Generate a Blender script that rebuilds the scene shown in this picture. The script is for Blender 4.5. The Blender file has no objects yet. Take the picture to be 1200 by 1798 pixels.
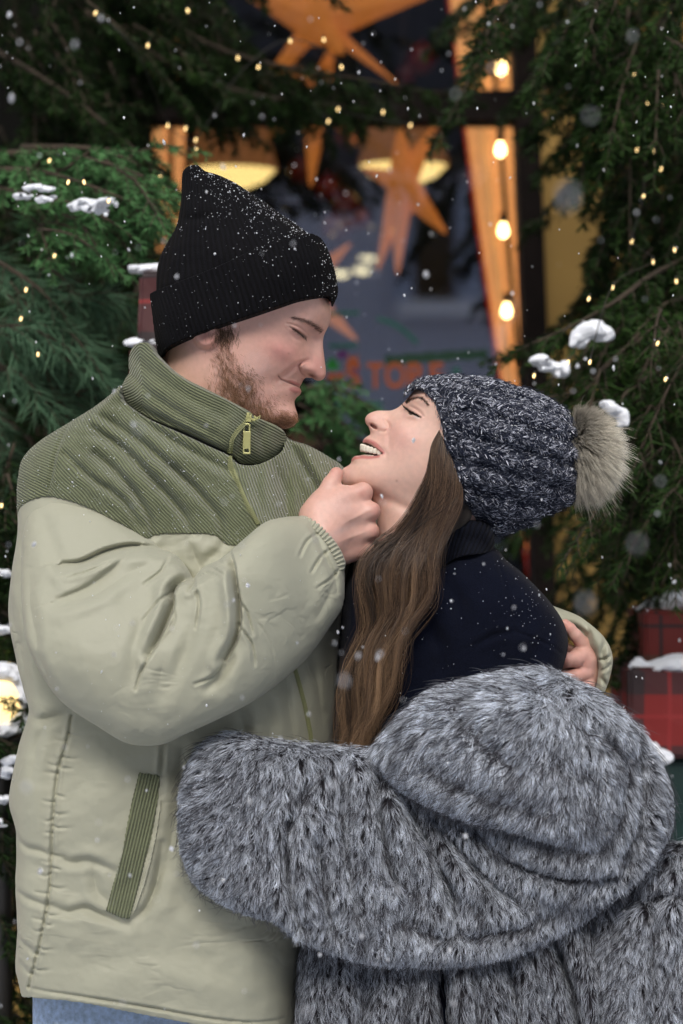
import bpy, math, random, os
import numpy as np

random.seed(7)
RNG = np.random.default_rng(7)
R = math.radians
scene = bpy.context.scene

# ------------------------------------------------------------------ camera
PX = 1520.0          # photograph pixels per metre at the couple's distance
CAMD = 3.0           # camera to couple, metres
ZC = 1.45            # camera height
TD = CAMD * PX

cam_data = bpy.data.cameras.new('camera')
cam = bpy.data.objects.new('camera', cam_data)
scene.collection.objects.link(cam)
cam.location = (0, -CAMD, ZC)
cam.rotation_euler = (R(90), 0, 0)
cam_data.sensor_fit = 'VERTICAL'
cam_data.sensor_height = 36.0
cam_data.lens = 36.0 * CAMD / (1798.0 / PX)
cam_data.clip_start = 0.05
cam_data.clip_end = 500
cam_data.dof.use_dof = True
cam_data.dof.focus_distance = 2.95
cam_data.dof.aperture_fstop = 3.7
scene.camera = cam

# ------------------------------------------------------------------ light
SUN_EL, SUN_ROT = R(40), R(186)
world = bpy.data.worlds.new('World')
scene.world = world
world.use_nodes = True
wn = world.node_tree.nodes
wl = world.node_tree.links
bg = wn['Background']
sky = wn.new('ShaderNodeTexSky')
sky.sky_type = 'NISHITA'
sky.sun_disc = False
sky.sun_elevation = SUN_EL
sky.sun_rotation = SUN_ROT
sky.air_density = 1.0
sky.dust_density = 4.0
sky.ozone_density = 1.0
hsv = wn.new('ShaderNodeHueSaturation')
hsv.inputs['Saturation'].default_value = 0.55
wl.new(sky.outputs[0], hsv.inputs['Color'])
wl.new(hsv.outputs[0], bg.inputs['Color'])
bg.inputs['Strength'].default_value = 0.10

sun_d = bpy.data.lights.new('sun', 'SUN')
sun_d.energy = 1.1
sun_d.angle = R(30)
sun_d.color = (1.0, 0.97, 0.93)
sun = bpy.data.objects.new('sun', sun_d)
scene.collection.objects.link(sun)
# direction the light comes from: front, above, a little to the left
_az = SUN_ROT
_d = np.array([math.sin(_az) * math.cos(SUN_EL), math.cos(_az) * math.cos(SUN_EL), math.sin(SUN_EL)])
from mathutils import Vector, Matrix
sun.rotation_euler = Vector(-_d).to_track_quat('-Z', 'Y').to_euler()
sun.location = (0, -2, 5)

scene.view_settings.view_transform = 'Standard'
scene.view_settings.look = 'None'
scene.view_settings.gamma = 1.0
scene.view_settings.exposure = 0.85
scene.render.engine = 'CYCLES'
scene.cycles.max_bounces = 8
scene.cycles.diffuse_bounces = 3
scene.cycles.glossy_bounces = 3
scene.cycles.transmission_bounces = 6
scene.cycles.transparent_max_bounces = 12
scene.cycles.use_denoising = True
scene.cycles.sample_clamp_indirect = 4.0

# ------------------------------------------------------------------ object helpers
def tag(o, label=None, cat=None, group=None, kind=None):
    if label: o['label'] = label
    if cat: o['category'] = cat
    if group: o['group'] = group
    if kind: o['kind'] = kind
    return o

def link(o, parent=None):
    scene.collection.objects.link(o)
    if parent is not None:
        o.parent = parent
        o.matrix_parent_inverse = Matrix.Identity(4)
        if any(abs(c) > 1e-9 for c in wloc(parent)):
            o.location = -wloc(parent)
    return o

def wloc(o):
    v = Vector(o.location)
    while o.parent is not None:
        o = o.parent
        v = v + Vector(o.location)
    return v

def empty(name, loc, **kw):
    o = bpy.data.objects.new(name, None)
    scene.collection.objects.link(o)
    o.location = loc
    o.empty_display_size = 0.05
    tag(o, **kw)
    return o

def mesh_obj(name, verts, faces, mat, parent=None, smooth=True, attrs=None, matidx=None):
    """verts (N,3) array, faces (M,k) array or a list of tuples -> one mesh object, geometry in world space"""
    me = bpy.data.meshes.new(name)
    verts = np.asarray(verts, dtype=np.float32)
    if isinstance(faces, np.ndarray):
        k = faces.shape[1]
        me.vertices.add(len(verts))
        me.vertices.foreach_set('co', verts.ravel())
        me.loops.add(faces.size)
        me.loops.foreach_set('vertex_index', faces.astype(np.int32).ravel())
        me.polygons.add(len(faces))
        me.polygons.foreach_set('loop_start', np.arange(0, faces.size, k, dtype=np.int32))
        me.update(calc_edges=True)
    else:
        me.from_pydata([tuple(map(float, v)) for v in verts], [], [tuple(map(int, f)) for f in faces])
        me.update()
    if smooth:
        me.polygons.foreach_set('use_smooth', np.ones(len(me.polygons), dtype=bool))
    for m in (mat if isinstance(mat, (list, tuple)) else [mat]):
        me.materials.append(m)
    if matidx is not None:
        me.polygons.foreach_set('material_index', np.asarray(matidx, dtype=np.int32))
    if attrs:
        for an, av in attrs.items():
            av = np.asarray(av, dtype=np.float32)
            if av.ndim == 1:
                a = me.attributes.new(an, 'FLOAT', 'POINT')
                a.data.foreach_set('value', av)
            else:
                if av.shape[1] == 3:
                    av = np.concatenate([av, np.ones((len(av), 1), np.float32)], 1)
                a = me.attributes.new(an, 'FLOAT_COLOR', 'POINT')
                a.data.foreach_set('color', av.ravel())
    me.validate()
    o = bpy.data.objects.new(name, me)
    link(o, parent)
    return o

def curves_obj(name, pts, rad, mat, parent=None, col=None):
    """pts (N,K,3) world space strands, rad (N,K)"""
    N, K, _ = pts.shape
    hc = bpy.data.hair_curves.new(name)
    hc.add_curves([K] * N)
    hc.attributes['position'].data.foreach_set('vector', pts.astype(np.float32).ravel())
    ra = hc.attributes.get('radius') or hc.attributes.new('radius', 'FLOAT', 'POINT')
    ra.data.foreach_set('value', np.broadcast_to(rad, (N, K)).astype(np.float32).ravel())
    if col is not None:
        c4 = np.ones((N, K, 4), np.float32)
        c4[..., :3] = col if col.ndim == 3 else col[:, None, :]
        ca = hc.attributes.new('tint', 'FLOAT_COLOR', 'POINT')
        ca.data.foreach_set('color', c4.ravel())
    hc.materials.append(mat)
    o = bpy.data.objects.new(name, hc)
    link(o, parent)
    return o

# ------------------------------------------------------------------ noise
def _hash(ix, iy, seed):
    n = (ix.astype(np.int64) * 374761393 + iy.astype(np.int64) * 668265263 + seed * 1442695041) & 0xffffffff
    n = ((n ^ (n >> 13)) * 1274126177) & 0xffffffff
    n = n ^ (n >> 16)
    return (n & 0xffff) / 32767.5 - 1.0

def vnoise(x, y, seed=0):
    x = np.asarray(x, dtype=np.float64); y = np.asarray(y, dtype=np.float64)
    x, y = np.broadcast_arrays(x, y)
    ix = np.floor(x); iy = np.floor(y)
    fx = x - ix; fy = y - iy
    fx = fx * fx * fx * (fx * (fx * 6 - 15) + 10); fy = fy * fy * fy * (fy * (fy * 6 - 15) + 10)
    a = _hash(ix, iy, seed); b = _hash(ix + 1, iy, seed)
    c = _hash(ix, iy + 1, seed); d = _hash(ix + 1, iy + 1, seed)
    return (a * (1 - fx) + b * fx) * (1 - fy) + (c * (1 - fx) + d * fx) * fy

def fbm(x, y, seed=0, oct=3):
    s = 0; a = 1.0
    for i in range(oct):
        s = s + a * vnoise(x * 2 ** i, y * 2 ** i, seed + i * 17)
        a *= 0.5
    return s / 1.75

def sst(a, b, x):
    t = np.clip((x - a) / (b - a), 0, 1)
    return t * t * (3 - 2 * t)

# ------------------------------------------------------------------ 2-D tools
def spline(pts, n=8, closed=True):
    p = np.asarray(pts, dtype=np.float64)
    m = len(p)
    out = []
    rng = range(m) if closed else range(m - 1)
    for i in rng:
        if closed:
            p0, p1, p2, p3 = p[(i - 1) % m], p[i], p[(i + 1) % m], p[(i + 2) % m]
        else:
            p0, p1, p2, p3 = p[max(i - 1, 0)], p[i], p[i + 1], p[min(i + 2, m - 1)]
        # centripetal-ish: limit tangents
        t = np.linspace(0, 1, n, endpoint=False)[:, None]
        l = np.linalg.norm(p2[:2] - p1[:2])
        m1 = (p2 - p0); m2 = (p3 - p1)
        n1 = np.linalg.norm(m1[:2]) + 1e-9; n2 = np.linalg.norm(m2[:2]) + 1e-9
        m1 = m1 / n1 * min(l, n1 * 0.5) ; m2 = m2 / n2 * min(l, n2 * 0.5)
        out.append((2*t**3-3*t**2+1)*p1 + (t**3-2*t**2+t)*m1 + (-2*t**3+3*t**2)*p2 + (t**3-t**2)*m2)
    out = np.concatenate(out)
    if not closed:
        out = np.concatenate([out, p[-1:]])
    return out

def seg_dist(U, V, poly, closed=True):
    """unsigned distance and running parameter to a polyline"""
    shp = U.shape
    u = U.ravel().astype(np.float32); v = V.ravel().astype(np.float32)
    best = np.full(u.shape, 1e18, np.float32); par = np.zeros(u.shape, np.float32)
    side = np.zeros(u.shape, np.float32)
    n = len(poly)
    L = 0.0
    for i in range(n if closed else n - 1):
        a = poly[i]; b = poly[(i + 1) % n]
        dx, dy = b[0] - a[0], b[1] - a[1]
        l2 = dx * dx + dy * dy + 1e-12
        t = np.clip(((u - a[0]) * dx + (v - a[1]) * dy) / l2, 0, 1)
        ex = u - a[0] - t * dx; ey = v - a[1] - t * dy
        d = ex * ex + ey * ey
        m = d < best
        best[m] = d[m]
        ll = math.sqrt(l2)
        par[m] = L + t[m] * ll
        side[m] = np.sign(dx * ey[m] - dy * ex[m])
        L += ll
    return np.sqrt(best).reshape(shp), par.reshape(shp), side.reshape(shp), L

def inside(U, V, poly):
    c = np.zeros(U.shape, bool)
    n = len(poly)
    for i in range(n):
        x1, y1 = poly[i][:2]; x2, y2 = poly[(i + 1) % n][:2]
        if y1 == y2: continue
        cond = ((y1 > V) != (y2 > V)) & (U < (x2 - x1) * (V - y1) / (y2 - y1) + x1)
        c ^= cond
    return c

def poisson(mask):
    def solve(m):
        h, w = m.shape
        if min(h, w) > 12:
            c = solve(m[::2, ::2])
            f = 4.0 * np.repeat(np.repeat(c, 2, 0), 2, 1)[:h, :w]
        else:
            f = np.zeros(m.shape)
        it = 80 if min(h, w) > 12 else 200
        f = f * m
        for _ in range(it):
            p = np.pad(f, 1)
            f = m * 0.25 * (p[:-2, 1:-1] + p[2:, 1:-1] + p[1:-1, :-2] + p[1:-1, 2:] + 2.0)
        return f
    return solve(mask.astype(np.float64))

def blur(a, n=1):
    for _ in range(n):
        p = np.pad(a, 1, mode='edge')
        a = (p[:-2, 1:-1] + 2 * p[1:-1, 1:-1] + p[2:, 1:-1]) / 4
        p = np.pad(a, 1, mode='edge')
        a = (p[1:-1, :-2] + 2 * p[1:-1, 1:-1] + p[1:-1, 2:]) / 4
    return a

def tps(pts, vals, lam=0.0):
    pts = np.asarray(pts, float) / 100.0; vals = np.asarray(vals, float)
    n = len(pts)
    def k(r2): return 0.5 * r2 * np.log(r2 + 1e-9)
    d2 = ((pts[:, None] - pts[None]) ** 2).sum(-1)
    A = np.zeros((n + 3, n + 3))
    A[:n, :n] = k(d2) + lam * np.eye(n)
    A[:n, n] = 1; A[:n, n + 1:] = pts
    A[n, :n] = 1; A[n + 1:, :n] = pts.T
    sol = np.linalg.solve(A, np.concatenate([vals, [0, 0, 0]]))
    def ev(U, V):
        sh = U.shape
        q = np.stack([U.ravel(), V.ravel()], 1) / 100.0
        out = sol[n] + q @ sol[n + 1:]
        for i in range(n):
            r2 = ((q - pts[i]) ** 2).sum(1)
            out += sol[i] * k(r2)
        return out.reshape(sh)
    return ev

# ------------------------------------------------------------------ surface nets
def surface_nets(F):
    S = F < 0
    nx, ny, nz = F.shape
    cnt = np.zeros((nx - 1, ny - 1, nz - 1), np.uint8)
    for a in (0, 1):
        for b in (0, 1):
            for c in (0, 1):
                cnt += S[a:nx - 1 + a, b:ny - 1 + b, c:nz - 1 + c]
    act = (cnt > 0) & (cnt < 8)
    I, J, K = np.nonzero(act)
    n = len(I)
    acc = np.zeros((n, 3)); w = np.zeros(n)
    cor = [(a, b, c) for a in (0, 1) for b in (0, 1) for c in (0, 1)]
    val = {c: F[I + c[0], J + c[1], K + c[2]].astype(np.float64) for c in cor}
    for c1 in cor:
        for ax in range(3):
            if c1[ax]: continue
            c2 = list(c1); c2[ax] = 1; c2 = tuple(c2)
            f1, f2 = val[c1], val[c2]
            m = (f1 < 0) != (f2 < 0)
            t = np.where(m, f1 / np.where(m, f1 - f2, 1), 0)
            p = np.tile(np.array(c1, float), (n, 1)); p[:, ax] += t
            acc[m] += p[m]; w[m] += 1
    V = acc / w[:, None] + np.stack([I, J, K], 1)
    vid = np.full(act.shape, -1, np.int32)
    vid[I, J, K] = np.arange(n)
    faces = []
    def quads(a, b, c, d, flip):
        q = np.stack([a, b, c, d], 1)
        q[flip] = q[flip][:, ::-1]
        faces.append(q)
    # x edges
    m = S[:-1, 1:-1, 1:-1] != S[1:, 1:-1, 1:-1]
    i, j, k = np.nonzero(m); j += 1; k += 1
    quads(vid[i, j - 1, k - 1], vid[i, j, k - 1], vid[i, j, k], vid[i, j - 1, k], ~S[i, j, k])
    m = S[1:-1, :-1, 1:-1] != S[1:-1, 1:, 1:-1]
    i, j, k = np.nonzero(m); i += 1; k += 1
    quads(vid[i - 1, j, k - 1], vid[i - 1, j, k], vid[i, j, k], vid[i, j, k - 1], ~S[i, j, k])
    m = S[1:-1, 1:-1, :-1] != S[1:-1, 1:-1, 1:]
    i, j, k = np.nonzero(m); i += 1; j += 1
    quads(vid[i - 1, j - 1, k], vid[i, j - 1, k], vid[i, j, k], vid[i - 1, j, k], ~S[i, j, k])
    return V, np.concatenate(faces)

def bil(M, x, y):
    h, w = M.shape
    x = np.clip(x, 0, h - 1.001); y = np.clip(y, 0, w - 1.001)
    i = x.astype(np.int32); j = y.astype(np.int32)
    fx = x - i; fy = y - j
    return (M[i, j] * (1 - fx) + M[i + 1, j] * fx) * (1 - fy) + (M[i, j + 1] * (1 - fx) + M[i + 1, j + 1] * fx) * fy

def to_world(u, v, t, t0=0.0):
    k = 1 - t0 / TD
    return np.stack([(u - 600) * k / PX, -t / PX, ZC + (899 - v) * k / PX], -1)

class Relief:
    """A closed solid given in photograph-pixel units: outline, mid-depth c(u,v) and squared half-thickness H(u,v)."""
    def __init__(self, outline, step=2.0, ctrl=None, wmax=None, gain=1.0, c=0.0, t0=0.0, post=None, smooth_outline=True, hblur=2, spn=6, clip=None, clipK=4000.0):
        poly = spline(outline, spn) if smooth_outline else np.asarray(outline, float)
        self.poly = poly; self.step = step; self.t0 = t0
        mn = poly.min(0) - 4 * step; mx = poly.max(0) + 4 * step
        nu = int((mx[0] - mn[0]) / step) + 1; nv = int((mx[1] - mn[1]) / step) + 1
        self.o = mn
        U = mn[0] + np.arange(nu)[:, None] * step + np.zeros((1, nv))
        V = mn[1] + np.arange(nv)[None, :] * step + np.zeros((nu, 1))
        self.U, self.V = U, V
        d, self.par, _, _ = seg_dist(U, V, poly)
        ins = inside(U, V, poly)
        sd = np.where(ins, d, -d)
        self.sd = sd
        if ctrl is not None:
            bp = spline(outline, 2) if smooth_outline else poly
            pts = [tuple(p[:2]) for p in bp] + [(a, b) for a, b, _ in ctrl]
            vals = [0.0] * len(bp) + [w * w for _, _, w in ctrl]
            H = tps(pts, vals, 1e-4)(U, V)
            H = np.maximum(H, 3.0 * d)
        else:
            # relax on a coarser grid when fine
            H = poisson(ins) * step * step * 2.0 * gain
        dd = np.maximum(d, 1.5 * step)
        G = np.where(ins, H / dd, 0); W = ins.astype(float)
        ring = ins & (d > 1.2 * step)
        Gr = np.where(ring, H / dd, 0); Wr = ring.astype(float)
        Gs = blur(Gr, 6); Ws = blur(Wr, 6)
        for _ in range(2):
            e = np.where(Ws > 1e-3, Gs / np.maximum(Ws, 1e-3), 0)
            Gs2 = blur(np.where(Ws > 1e-3, e, 0), 3); Ws2 = blur((Ws > 1e-3).astype(float), 3)
            Gs, Ws = Gs2, Ws2
        Ge = np.where(Ws > 1e-4, Gs / np.maximum(Ws, 1e-4), 5.0)
        Ge = np.maximum(Ge, 2.0)
        mixw = sst(2 * step, 8 * step, d) * ins
        H = np.where(ins, (1 - mixw) * sd * Ge + mixw * H, sd * np.maximum(Ge, 10))
        H = np.where(ins, blur(H, hblur), H) if hblur else H
        w = np.sqrt(np.maximum(H, 0))
        if wmax is not None:
            w = wmax * np.tanh(w / wmax)
        self.C = c(U, V) if callable(c) else np.full(U.shape, float(c))
        if post is not None:
            w = post(w, self)
        w = np.maximum(w, 0)
        self.H = np.where(ins, w * w, np.minimum(H, -0.01))
        # keep the sub-cell silhouette where d is under a cell
        near = ins & (d < step)
        self.H = np.where(near, np.minimum(self.H, np.maximum(H, 0)) , self.H)
        self.w = w
        if clip is not None:
            cp = spline(clip, 5) if clip is not None and not isinstance(clip, tuple) else np.asarray(clip[0], float)
            cd, _, _, _ = seg_dist(U, V, cp)
            cs = np.where(inside(U, V, cp), cd, -cd)
            K = clipK(U, V) if callable(clipK) else clipK
            self.H = np.minimum(self.H, cs * K)
            self.sd = np.minimum(self.sd, cs)

    def maps(self, u, v):
        x = (u - self.o[0]) / self.step; y = (v - self.o[1]) / self.step
        return bil(self.H, x, y), bil(self.C, x, y)

    def front(self, u, v):
        """depth towards the camera of the front surface at u, v"""
        h, c = self.maps(np.asarray(u, float), np.asarray(v, float))
        return c + np.sqrt(np.maximum(h, 0))

    def f(self, u, v, t):
        h, c = self.maps(u, v)
        return (t - c) ** 2 - h

    def mesh(self, zstep=None):
        s = self.step; zs = zstep or s
        w = np.sqrt(np.maximum(self.H, 0))
        tmin = (self.C - w)[self.H > 0].min() - 3 * zs; tmax = (self.C + w)[self.H > 0].max() + 3 * zs
        nt = int((tmax - tmin) / zs) + 2
        T = tmin + np.arange(nt) * zs
        F = (T[None, None, :] - self.C[:, :, None]).astype(np.float32) ** 2 - self.H[:, :, None].astype(np.float32)
        V, Q = surface_nets(F)
        del F
        P = np.stack([self.o[0] + V[:, 0] * s, self.o[1] + V[:, 1] * s, tmin + V[:, 2] * zs], 1)
        P = project(self.f, P, s)
        return P, Q

def project(f, P, s, it=3):
    e = 0.3 * s
    for _ in range(it):
        f0 = f(P[:, 0], P[:, 1], P[:, 2])
        gx = (f(P[:, 0] + e, P[:, 1], P[:, 2]) - f(P[:, 0] - e, P[:, 1], P[:, 2])) / (2 * e)
        gy = (f(P[:, 0], P[:, 1] + e, P[:, 2]) - f(P[:, 0], P[:, 1] - e, P[:, 2])) / (2 * e)
        gz = (f(P[:, 0], P[:, 1], P[:, 2] + e) - f(P[:, 0], P[:, 1], P[:, 2] - e)) / (2 * e)
        g2 = gx * gx + gy * gy + gz * gz + 1e-9
        k = f0 / g2
        st = np.stack([gx * k, gy * k, gz * k], 1)
        l = np.linalg.norm(st, axis=1, keepdims=True)
        st *= np.minimum(1, 0.5 * s / (l + 1e-9))
        P = P - st
    return P

def normals_of(f, P, s=1.0):
    e = s
    g = np.stack([f(P[:, 0] + e, P[:, 1], P[:, 2]) - f(P[:, 0] - e, P[:, 1], P[:, 2]),
                  f(P[:, 0], P[:, 1] + e, P[:, 2]) - f(P[:, 0], P[:, 1] - e, P[:, 2]),
                  f(P[:, 0], P[:, 1], P[:, 2] + e) - f(P[:, 0], P[:, 1], P[:, 2] - e)], 1)
    return g / (np.linalg.norm(g, axis=1, keepdims=True) + 1e-9)

def relief_obj(name, rel, mat, parent, attrs=None, zstep=None):
    P, Q = rel.mesh(zstep)
    a = {k: fn(P[:, 0], P[:, 1], P[:, 2]) for k, fn in (attrs or {}).items()}
    # px space is left handed against world space: flip the winding
    o = mesh_obj(name, to_world(P[:, 0], P[:, 1], P[:, 2], rel.t0), Q, mat, parent, attrs=a)
    return o

def sdf_obj(name, f, lo, hi, step, mat, parent, t0=0.0, attrs=None):
    lo = np.array(lo, float); hi = np.array(hi, float)
    n = ((hi - lo) / step).astype(int) + 1
    gx = lo[0] + np.arange(n[0]) * step; gy = lo[1] + np.arange(n[1]) * step; gz = lo[2] + np.arange(n[2]) * step
    X, Y, Z = np.meshgrid(gx, gy, gz, indexing='ij')
    F = f(X, Y, Z)
    V, Q = surface_nets(F)
    P = V * step + lo
    P = project(f, P, step, 2)
    a = {k: fn(P[:, 0], P[:, 1], P[:, 2]) for k, fn in (attrs or {}).items()}
    return mesh_obj(name, to_world(P[:, 0], P[:, 1], P[:, 2], t0), Q, mat, parent, attrs=a)

def smin(a, b, k):
    h = np.clip(0.5 + 0.5 * (b - a) / k, 0, 1)
    return b * (1 - h) + a * h - k * h * (1 - h)

def capsule(X, Y, Z, a, b, ra, rb):
    a = np.array(a, float); b = np.array(b, float)
    d = b - a
    t = np.clip(((X - a[0]) * d[0] + (Y - a[1]) * d[1] + (Z - a[2]) * d[2]) / (d @ d + 1e-9), 0, 1)
    return np.sqrt((X - a[0] - t * d[0]) ** 2 + (Y - a[1] - t * d[1]) ** 2 + (Z - a[2] - t * d[2]) ** 2) - (ra + (rb - ra) * t)

def ellipsoid(X, Y, Z, c, r):
    q = np.sqrt(((X - c[0]) / r[0]) ** 2 + ((Y - c[1]) / r[1]) ** 2 + ((Z - c[2]) / r[2]) ** 2)
    return (q - 1) * min(r)

def crease(w, rel, pts, width, depth, curve=True, taper=True, asym=0.0):
    """press a fold line into the half-thickness map: valley at the line, soft shoulders either side"""
    pl = spline(pts, 5, closed=False) if curve and len(pts) > 2 else np.asarray(pts, float)
    d, par, side, L = seg_dist(rel.U, rel.V, pl, closed=False)
    s = np.clip(par / L, 0, 1)
    amp = (np.sin(np.pi * (0.12 + 0.76 * s)) ** 0.8 if taper == True else (np.sin(np.pi * 0.5 * (1 - s)) if taper == 'end' else (np.sin(np.pi * 0.5 * s) if taper == 'start' else 1.0)))
    wd = width * (1 + asym * side)
    lip = 0.30 * (1 + 0.9 * np.sign(asym) * side * (abs(asym) > 0))
    v = np.exp(-(d / wd) ** 2) - lip * np.exp(-((d - 1.9 * wd) / (1.1 * wd)) ** 2)
    core = np.exp(-(d / (0.16 * wd + 0.9)) ** 2) * (abs(depth) > 4) * (width < 13)
    return w - depth * amp * (v + 0.16 * core)

def bulge(w, rel, c, r, amp, ang=0.0):
    ca, sa = math.cos(ang), math.sin(ang)
    x = rel.U - c[0]; y = rel.V - c[1]
    a = (x * ca + y * sa) / r[0]; b = (-x * sa + y * ca) / r[1]
    return w + amp * np.exp(-(a * a + b * b))

def gauss(u, v, c, r, ang=0.0):
    ca, sa = math.cos(ang), math.sin(ang)
    x = u - c[0]; y = v - c[1]
    a = (x * ca + y * sa) / r[0]; b = (-x * sa + y * ca) / r[1]
    return np.exp(-(a * a + b * b))

# ------------------------------------------------------------------ materials
def mat_new(name):
    m = bpy.data.materials.new(name)
    m.use_nodes = True
    nt = m.node_tree
    b = nt.nodes['Principled BSDF']
    return m, nt, nt.nodes, nt.links, b

def simple(name, col, rough=0.6, metal=0.0, spec=0.5, noise=0.0, nscale=30.0, bump=0.0, bscale=200.0, emis=None, estr=0.0, sheen=0.0):
    m, nt, n, l, b = mat_new(name)
    b.inputs['Base Color'].default_value = (*col, 1)
    b.inputs['Roughness'].default_value = rough
    b.inputs['Metallic'].default_value = metal
    b.inputs['Specular IOR Level'].default_value = spec
    if sheen: b.inputs['Sheen Weight'].default_value = sheen
    tc = n.new('ShaderNodeTexCoord')
    if noise:
        nz = n.new('ShaderNodeTexNoise'); nz.inputs['Scale'].default_value = nscale; nz.inputs['Detail'].default_value = 4
        l.new(tc.outputs['Object'], nz.inputs['Vector'])
        mr = n.new('ShaderNodeMapRange'); mr.inputs['From Min'].default_value = 0.3; mr.inputs['From Max'].default_value = 0.7
        mr.inputs['To Min'].default_value = 1 - noise; mr.inputs['To Max'].default_value = 1 + noise
        l.new(nz.outputs['Fac'], mr.inputs['Value'])
        mx = n.new('ShaderNodeVectorMath'); mx.operation = 'SCALE'
        mx.inputs[0].default_value = col
        l.new(mr.outputs[0], mx.inputs['Scale'])
        l.new(mx.outputs[0], b.inputs['Base Color'])
    if bump:
        nb = n.new('ShaderNodeTexNoise'); nb.inputs['Scale'].default_value = bscale; nb.inputs['Detail'].default_value = 3
        l.new(tc.outputs['Object'], nb.inputs['Vector'])
        bp = n.new('ShaderNodeBump'); bp.inputs['Strength'].default_value = bump; bp.inputs['Distance'].default_value = 0.002
        l.new(nb.outputs['Fac'], bp.inputs['Height']); l.new(bp.outputs[0], b.inputs['Normal'])
    if emis:
        b.inputs['Emission Color'].default_value = (*emis, 1)
        b.inputs['Emission Strength'].default_value = estr
    return m

def emission(name, col, s):
    return simple(name, col, emis=col, estr=s)

def strand_mat(name, rough=0.5, spec=0.3, trans=0.0, roots=None, tip=None, mid=None):
    """hair material driven by the per-strand tint attribute, with an optional root-to-tip multiplier ramp"""
    m, nt, n, l, b = mat_new(name)
    at = n.new('ShaderNodeAttribute'); at.attribute_name = 'tint'
    b.inputs['Roughness'].default_value = rough
    b.inputs['Specular IOR Level'].default_value = spec
    l.new(at.outputs['Color'], b.inputs['Base Color'])
    if roots is not None:
        hi = n.new('ShaderNodeHairInfo')
        cr = n.new('ShaderNodeValToRGB')
        e = cr.color_ramp.elements
        e[0].position = roots[0]; e[0].color = (roots[1],) * 3 + (1,)
        e[1].position = tip[0]; e[1].color = (tip[1],) * 3 + (1,)
        if mid:
            q = e.new(mid[0]); q.color = (mid[1],) * 3 + (1,)
        l.new(hi.outputs['Intercept'], cr.inputs[0])
        mx = n.new('ShaderNodeMix'); mx.data_type = 'RGBA'; mx.blend_type = 'MULTIPLY'; mx.inputs[0].default_value = 1
        l.new(at.outputs['Color'], mx.inputs[6]); l.new(cr.outputs[0], mx.inputs[7])
        l.new(mx.outputs[2], b.inputs['Base Color'])
    return m

def vcol_mat(name, attr='col', rough=0.5, spec=0.4, sss=0.0, sssr=(0.01, 0.004, 0.002), bump=0.0, bscale=900.0, sheen=0.0):
    m, nt, n, l, b = mat_new(name)
    at = n.new('ShaderNodeAttribute'); at.attribute_name = attr
    b.inputs['Roughness'].default_value = rough
    b.inputs['Specular IOR Level'].default_value = spec
    if sheen: b.inputs['Sheen Weight'].default_value = sheen
    if sss:
        b.inputs['Subsurface Weight'].default_value = sss
        b.inputs['Subsurface Radius'].default_value = (1.0, 0.35, 0.2)
        b.inputs['Subsurface Scale'].default_value = 0.006
    tc = n.new('ShaderNodeTexCoord')
    nz = n.new('ShaderNodeTexNoise'); nz.inputs['Scale'].default_value = 160; nz.inputs['Detail'].default_value = 5
    l.new(tc.outputs['Object'], nz.inputs['Vector'])
    mr = n.new('ShaderNodeMapRange'); mr.inputs['From Min'].default_value = 0.3; mr.inputs['From Max'].default_value = 0.7
    mr.inputs['To Min'].default_value = 0.95; mr.inputs['To Max'].default_value = 1.05
    l.new(nz.outputs['Fac'], mr.inputs['Value'])
    mx = n.new('ShaderNodeVectorMath'); mx.operation = 'SCALE'
    l.new(at.outputs['Color'], mx.inputs[0]); l.new(mr.outputs[0], mx.inputs['Scale'])
    l.new(mx.outputs[0], b.inputs['Base Color'])
    if bump:
        nb = n.new('ShaderNodeTexNoise'); nb.inputs['Scale'].default_value = bscale; nb.inputs['Detail'].default_value = 4
        l.new(tc.outputs['Object'], nb.inputs['Vector'])
        bp = n.new('ShaderNodeBump'); bp.inputs['Strength'].default_value = bump; bp.inputs['Distance'].default_value = 0.0006
        l.new(nb.outputs['Fac'], bp.inputs['Height']); l.new(bp.outputs[0], b.inputs['Normal'])
    return m

def orient(Vw, Q):
    """turn all faces outwards (positive enclosed volume)"""
    a, b, c, d = Vw[Q[:, 0]], Vw[Q[:, 1]], Vw[Q[:, 2]], Vw[Q[:, 3]]
    vol = np.einsum('ij,ij->i', a, np.cross(b, c)).sum() + np.einsum('ij,ij->i', a, np.cross(c, d)).sum()
    return Q[:, ::-1].copy() if vol < 0 else Q

def relief_data(rel, attrs=None, zstep=None):
    P, Q = rel.mesh(zstep)
    a = {k: fn(P[:, 0], P[:, 1], P[:, 2]) for k, fn in (attrs or {}).items()}
    Vw = to_world(P[:, 0], P[:, 1], P[:, 2], rel.t0)
    return Vw, orient(Vw, Q), a

def sdf_data(f, lo, hi, step, t0=0.0, attrs=None):
    lo = np.array(lo, float); hi = np.array(hi, float)
    n = ((hi - lo) / step).astype(int) + 1
    X, Y, Z = np.meshgrid(*[lo[i] + np.arange(n[i]) * step for i in range(3)], indexing='ij')
    V, Q = surface_nets(f(X, Y, Z))
    P = project(f, V * step + lo, step, 2)
    a = {k: fn(P[:, 0], P[:, 1], P[:, 2]) for k, fn in (attrs or {}).items()}
    Vw = to_world(P[:, 0], P[:, 1], P[:, 2], t0)
    return Vw, orient(Vw, Q), a

def merge_data(*ds):
    off = 0; V = []; Q = []; A = {}
    keys = set().union(*[d[2].keys() for d in ds])
    for v, q, a in ds:
        V.append(v); Q.append(q + off); off += len(v)
        for k in keys:
            if k in a: x = a[k]
            else:
                ref = next(d[2][k] for d in ds if k in d[2])
                x = np.zeros((len(v),) + ref.shape[1:])
            A.setdefault(k, []).append(x)
    return np.concatenate(V), np.concatenate(Q), {k: np.concatenate(x) for k, x in A.items()}

def data_obj(name, d, mat, parent=None):
    return mesh_obj(name, d[0], d[1], mat, parent, attrs=d[2])

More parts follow.
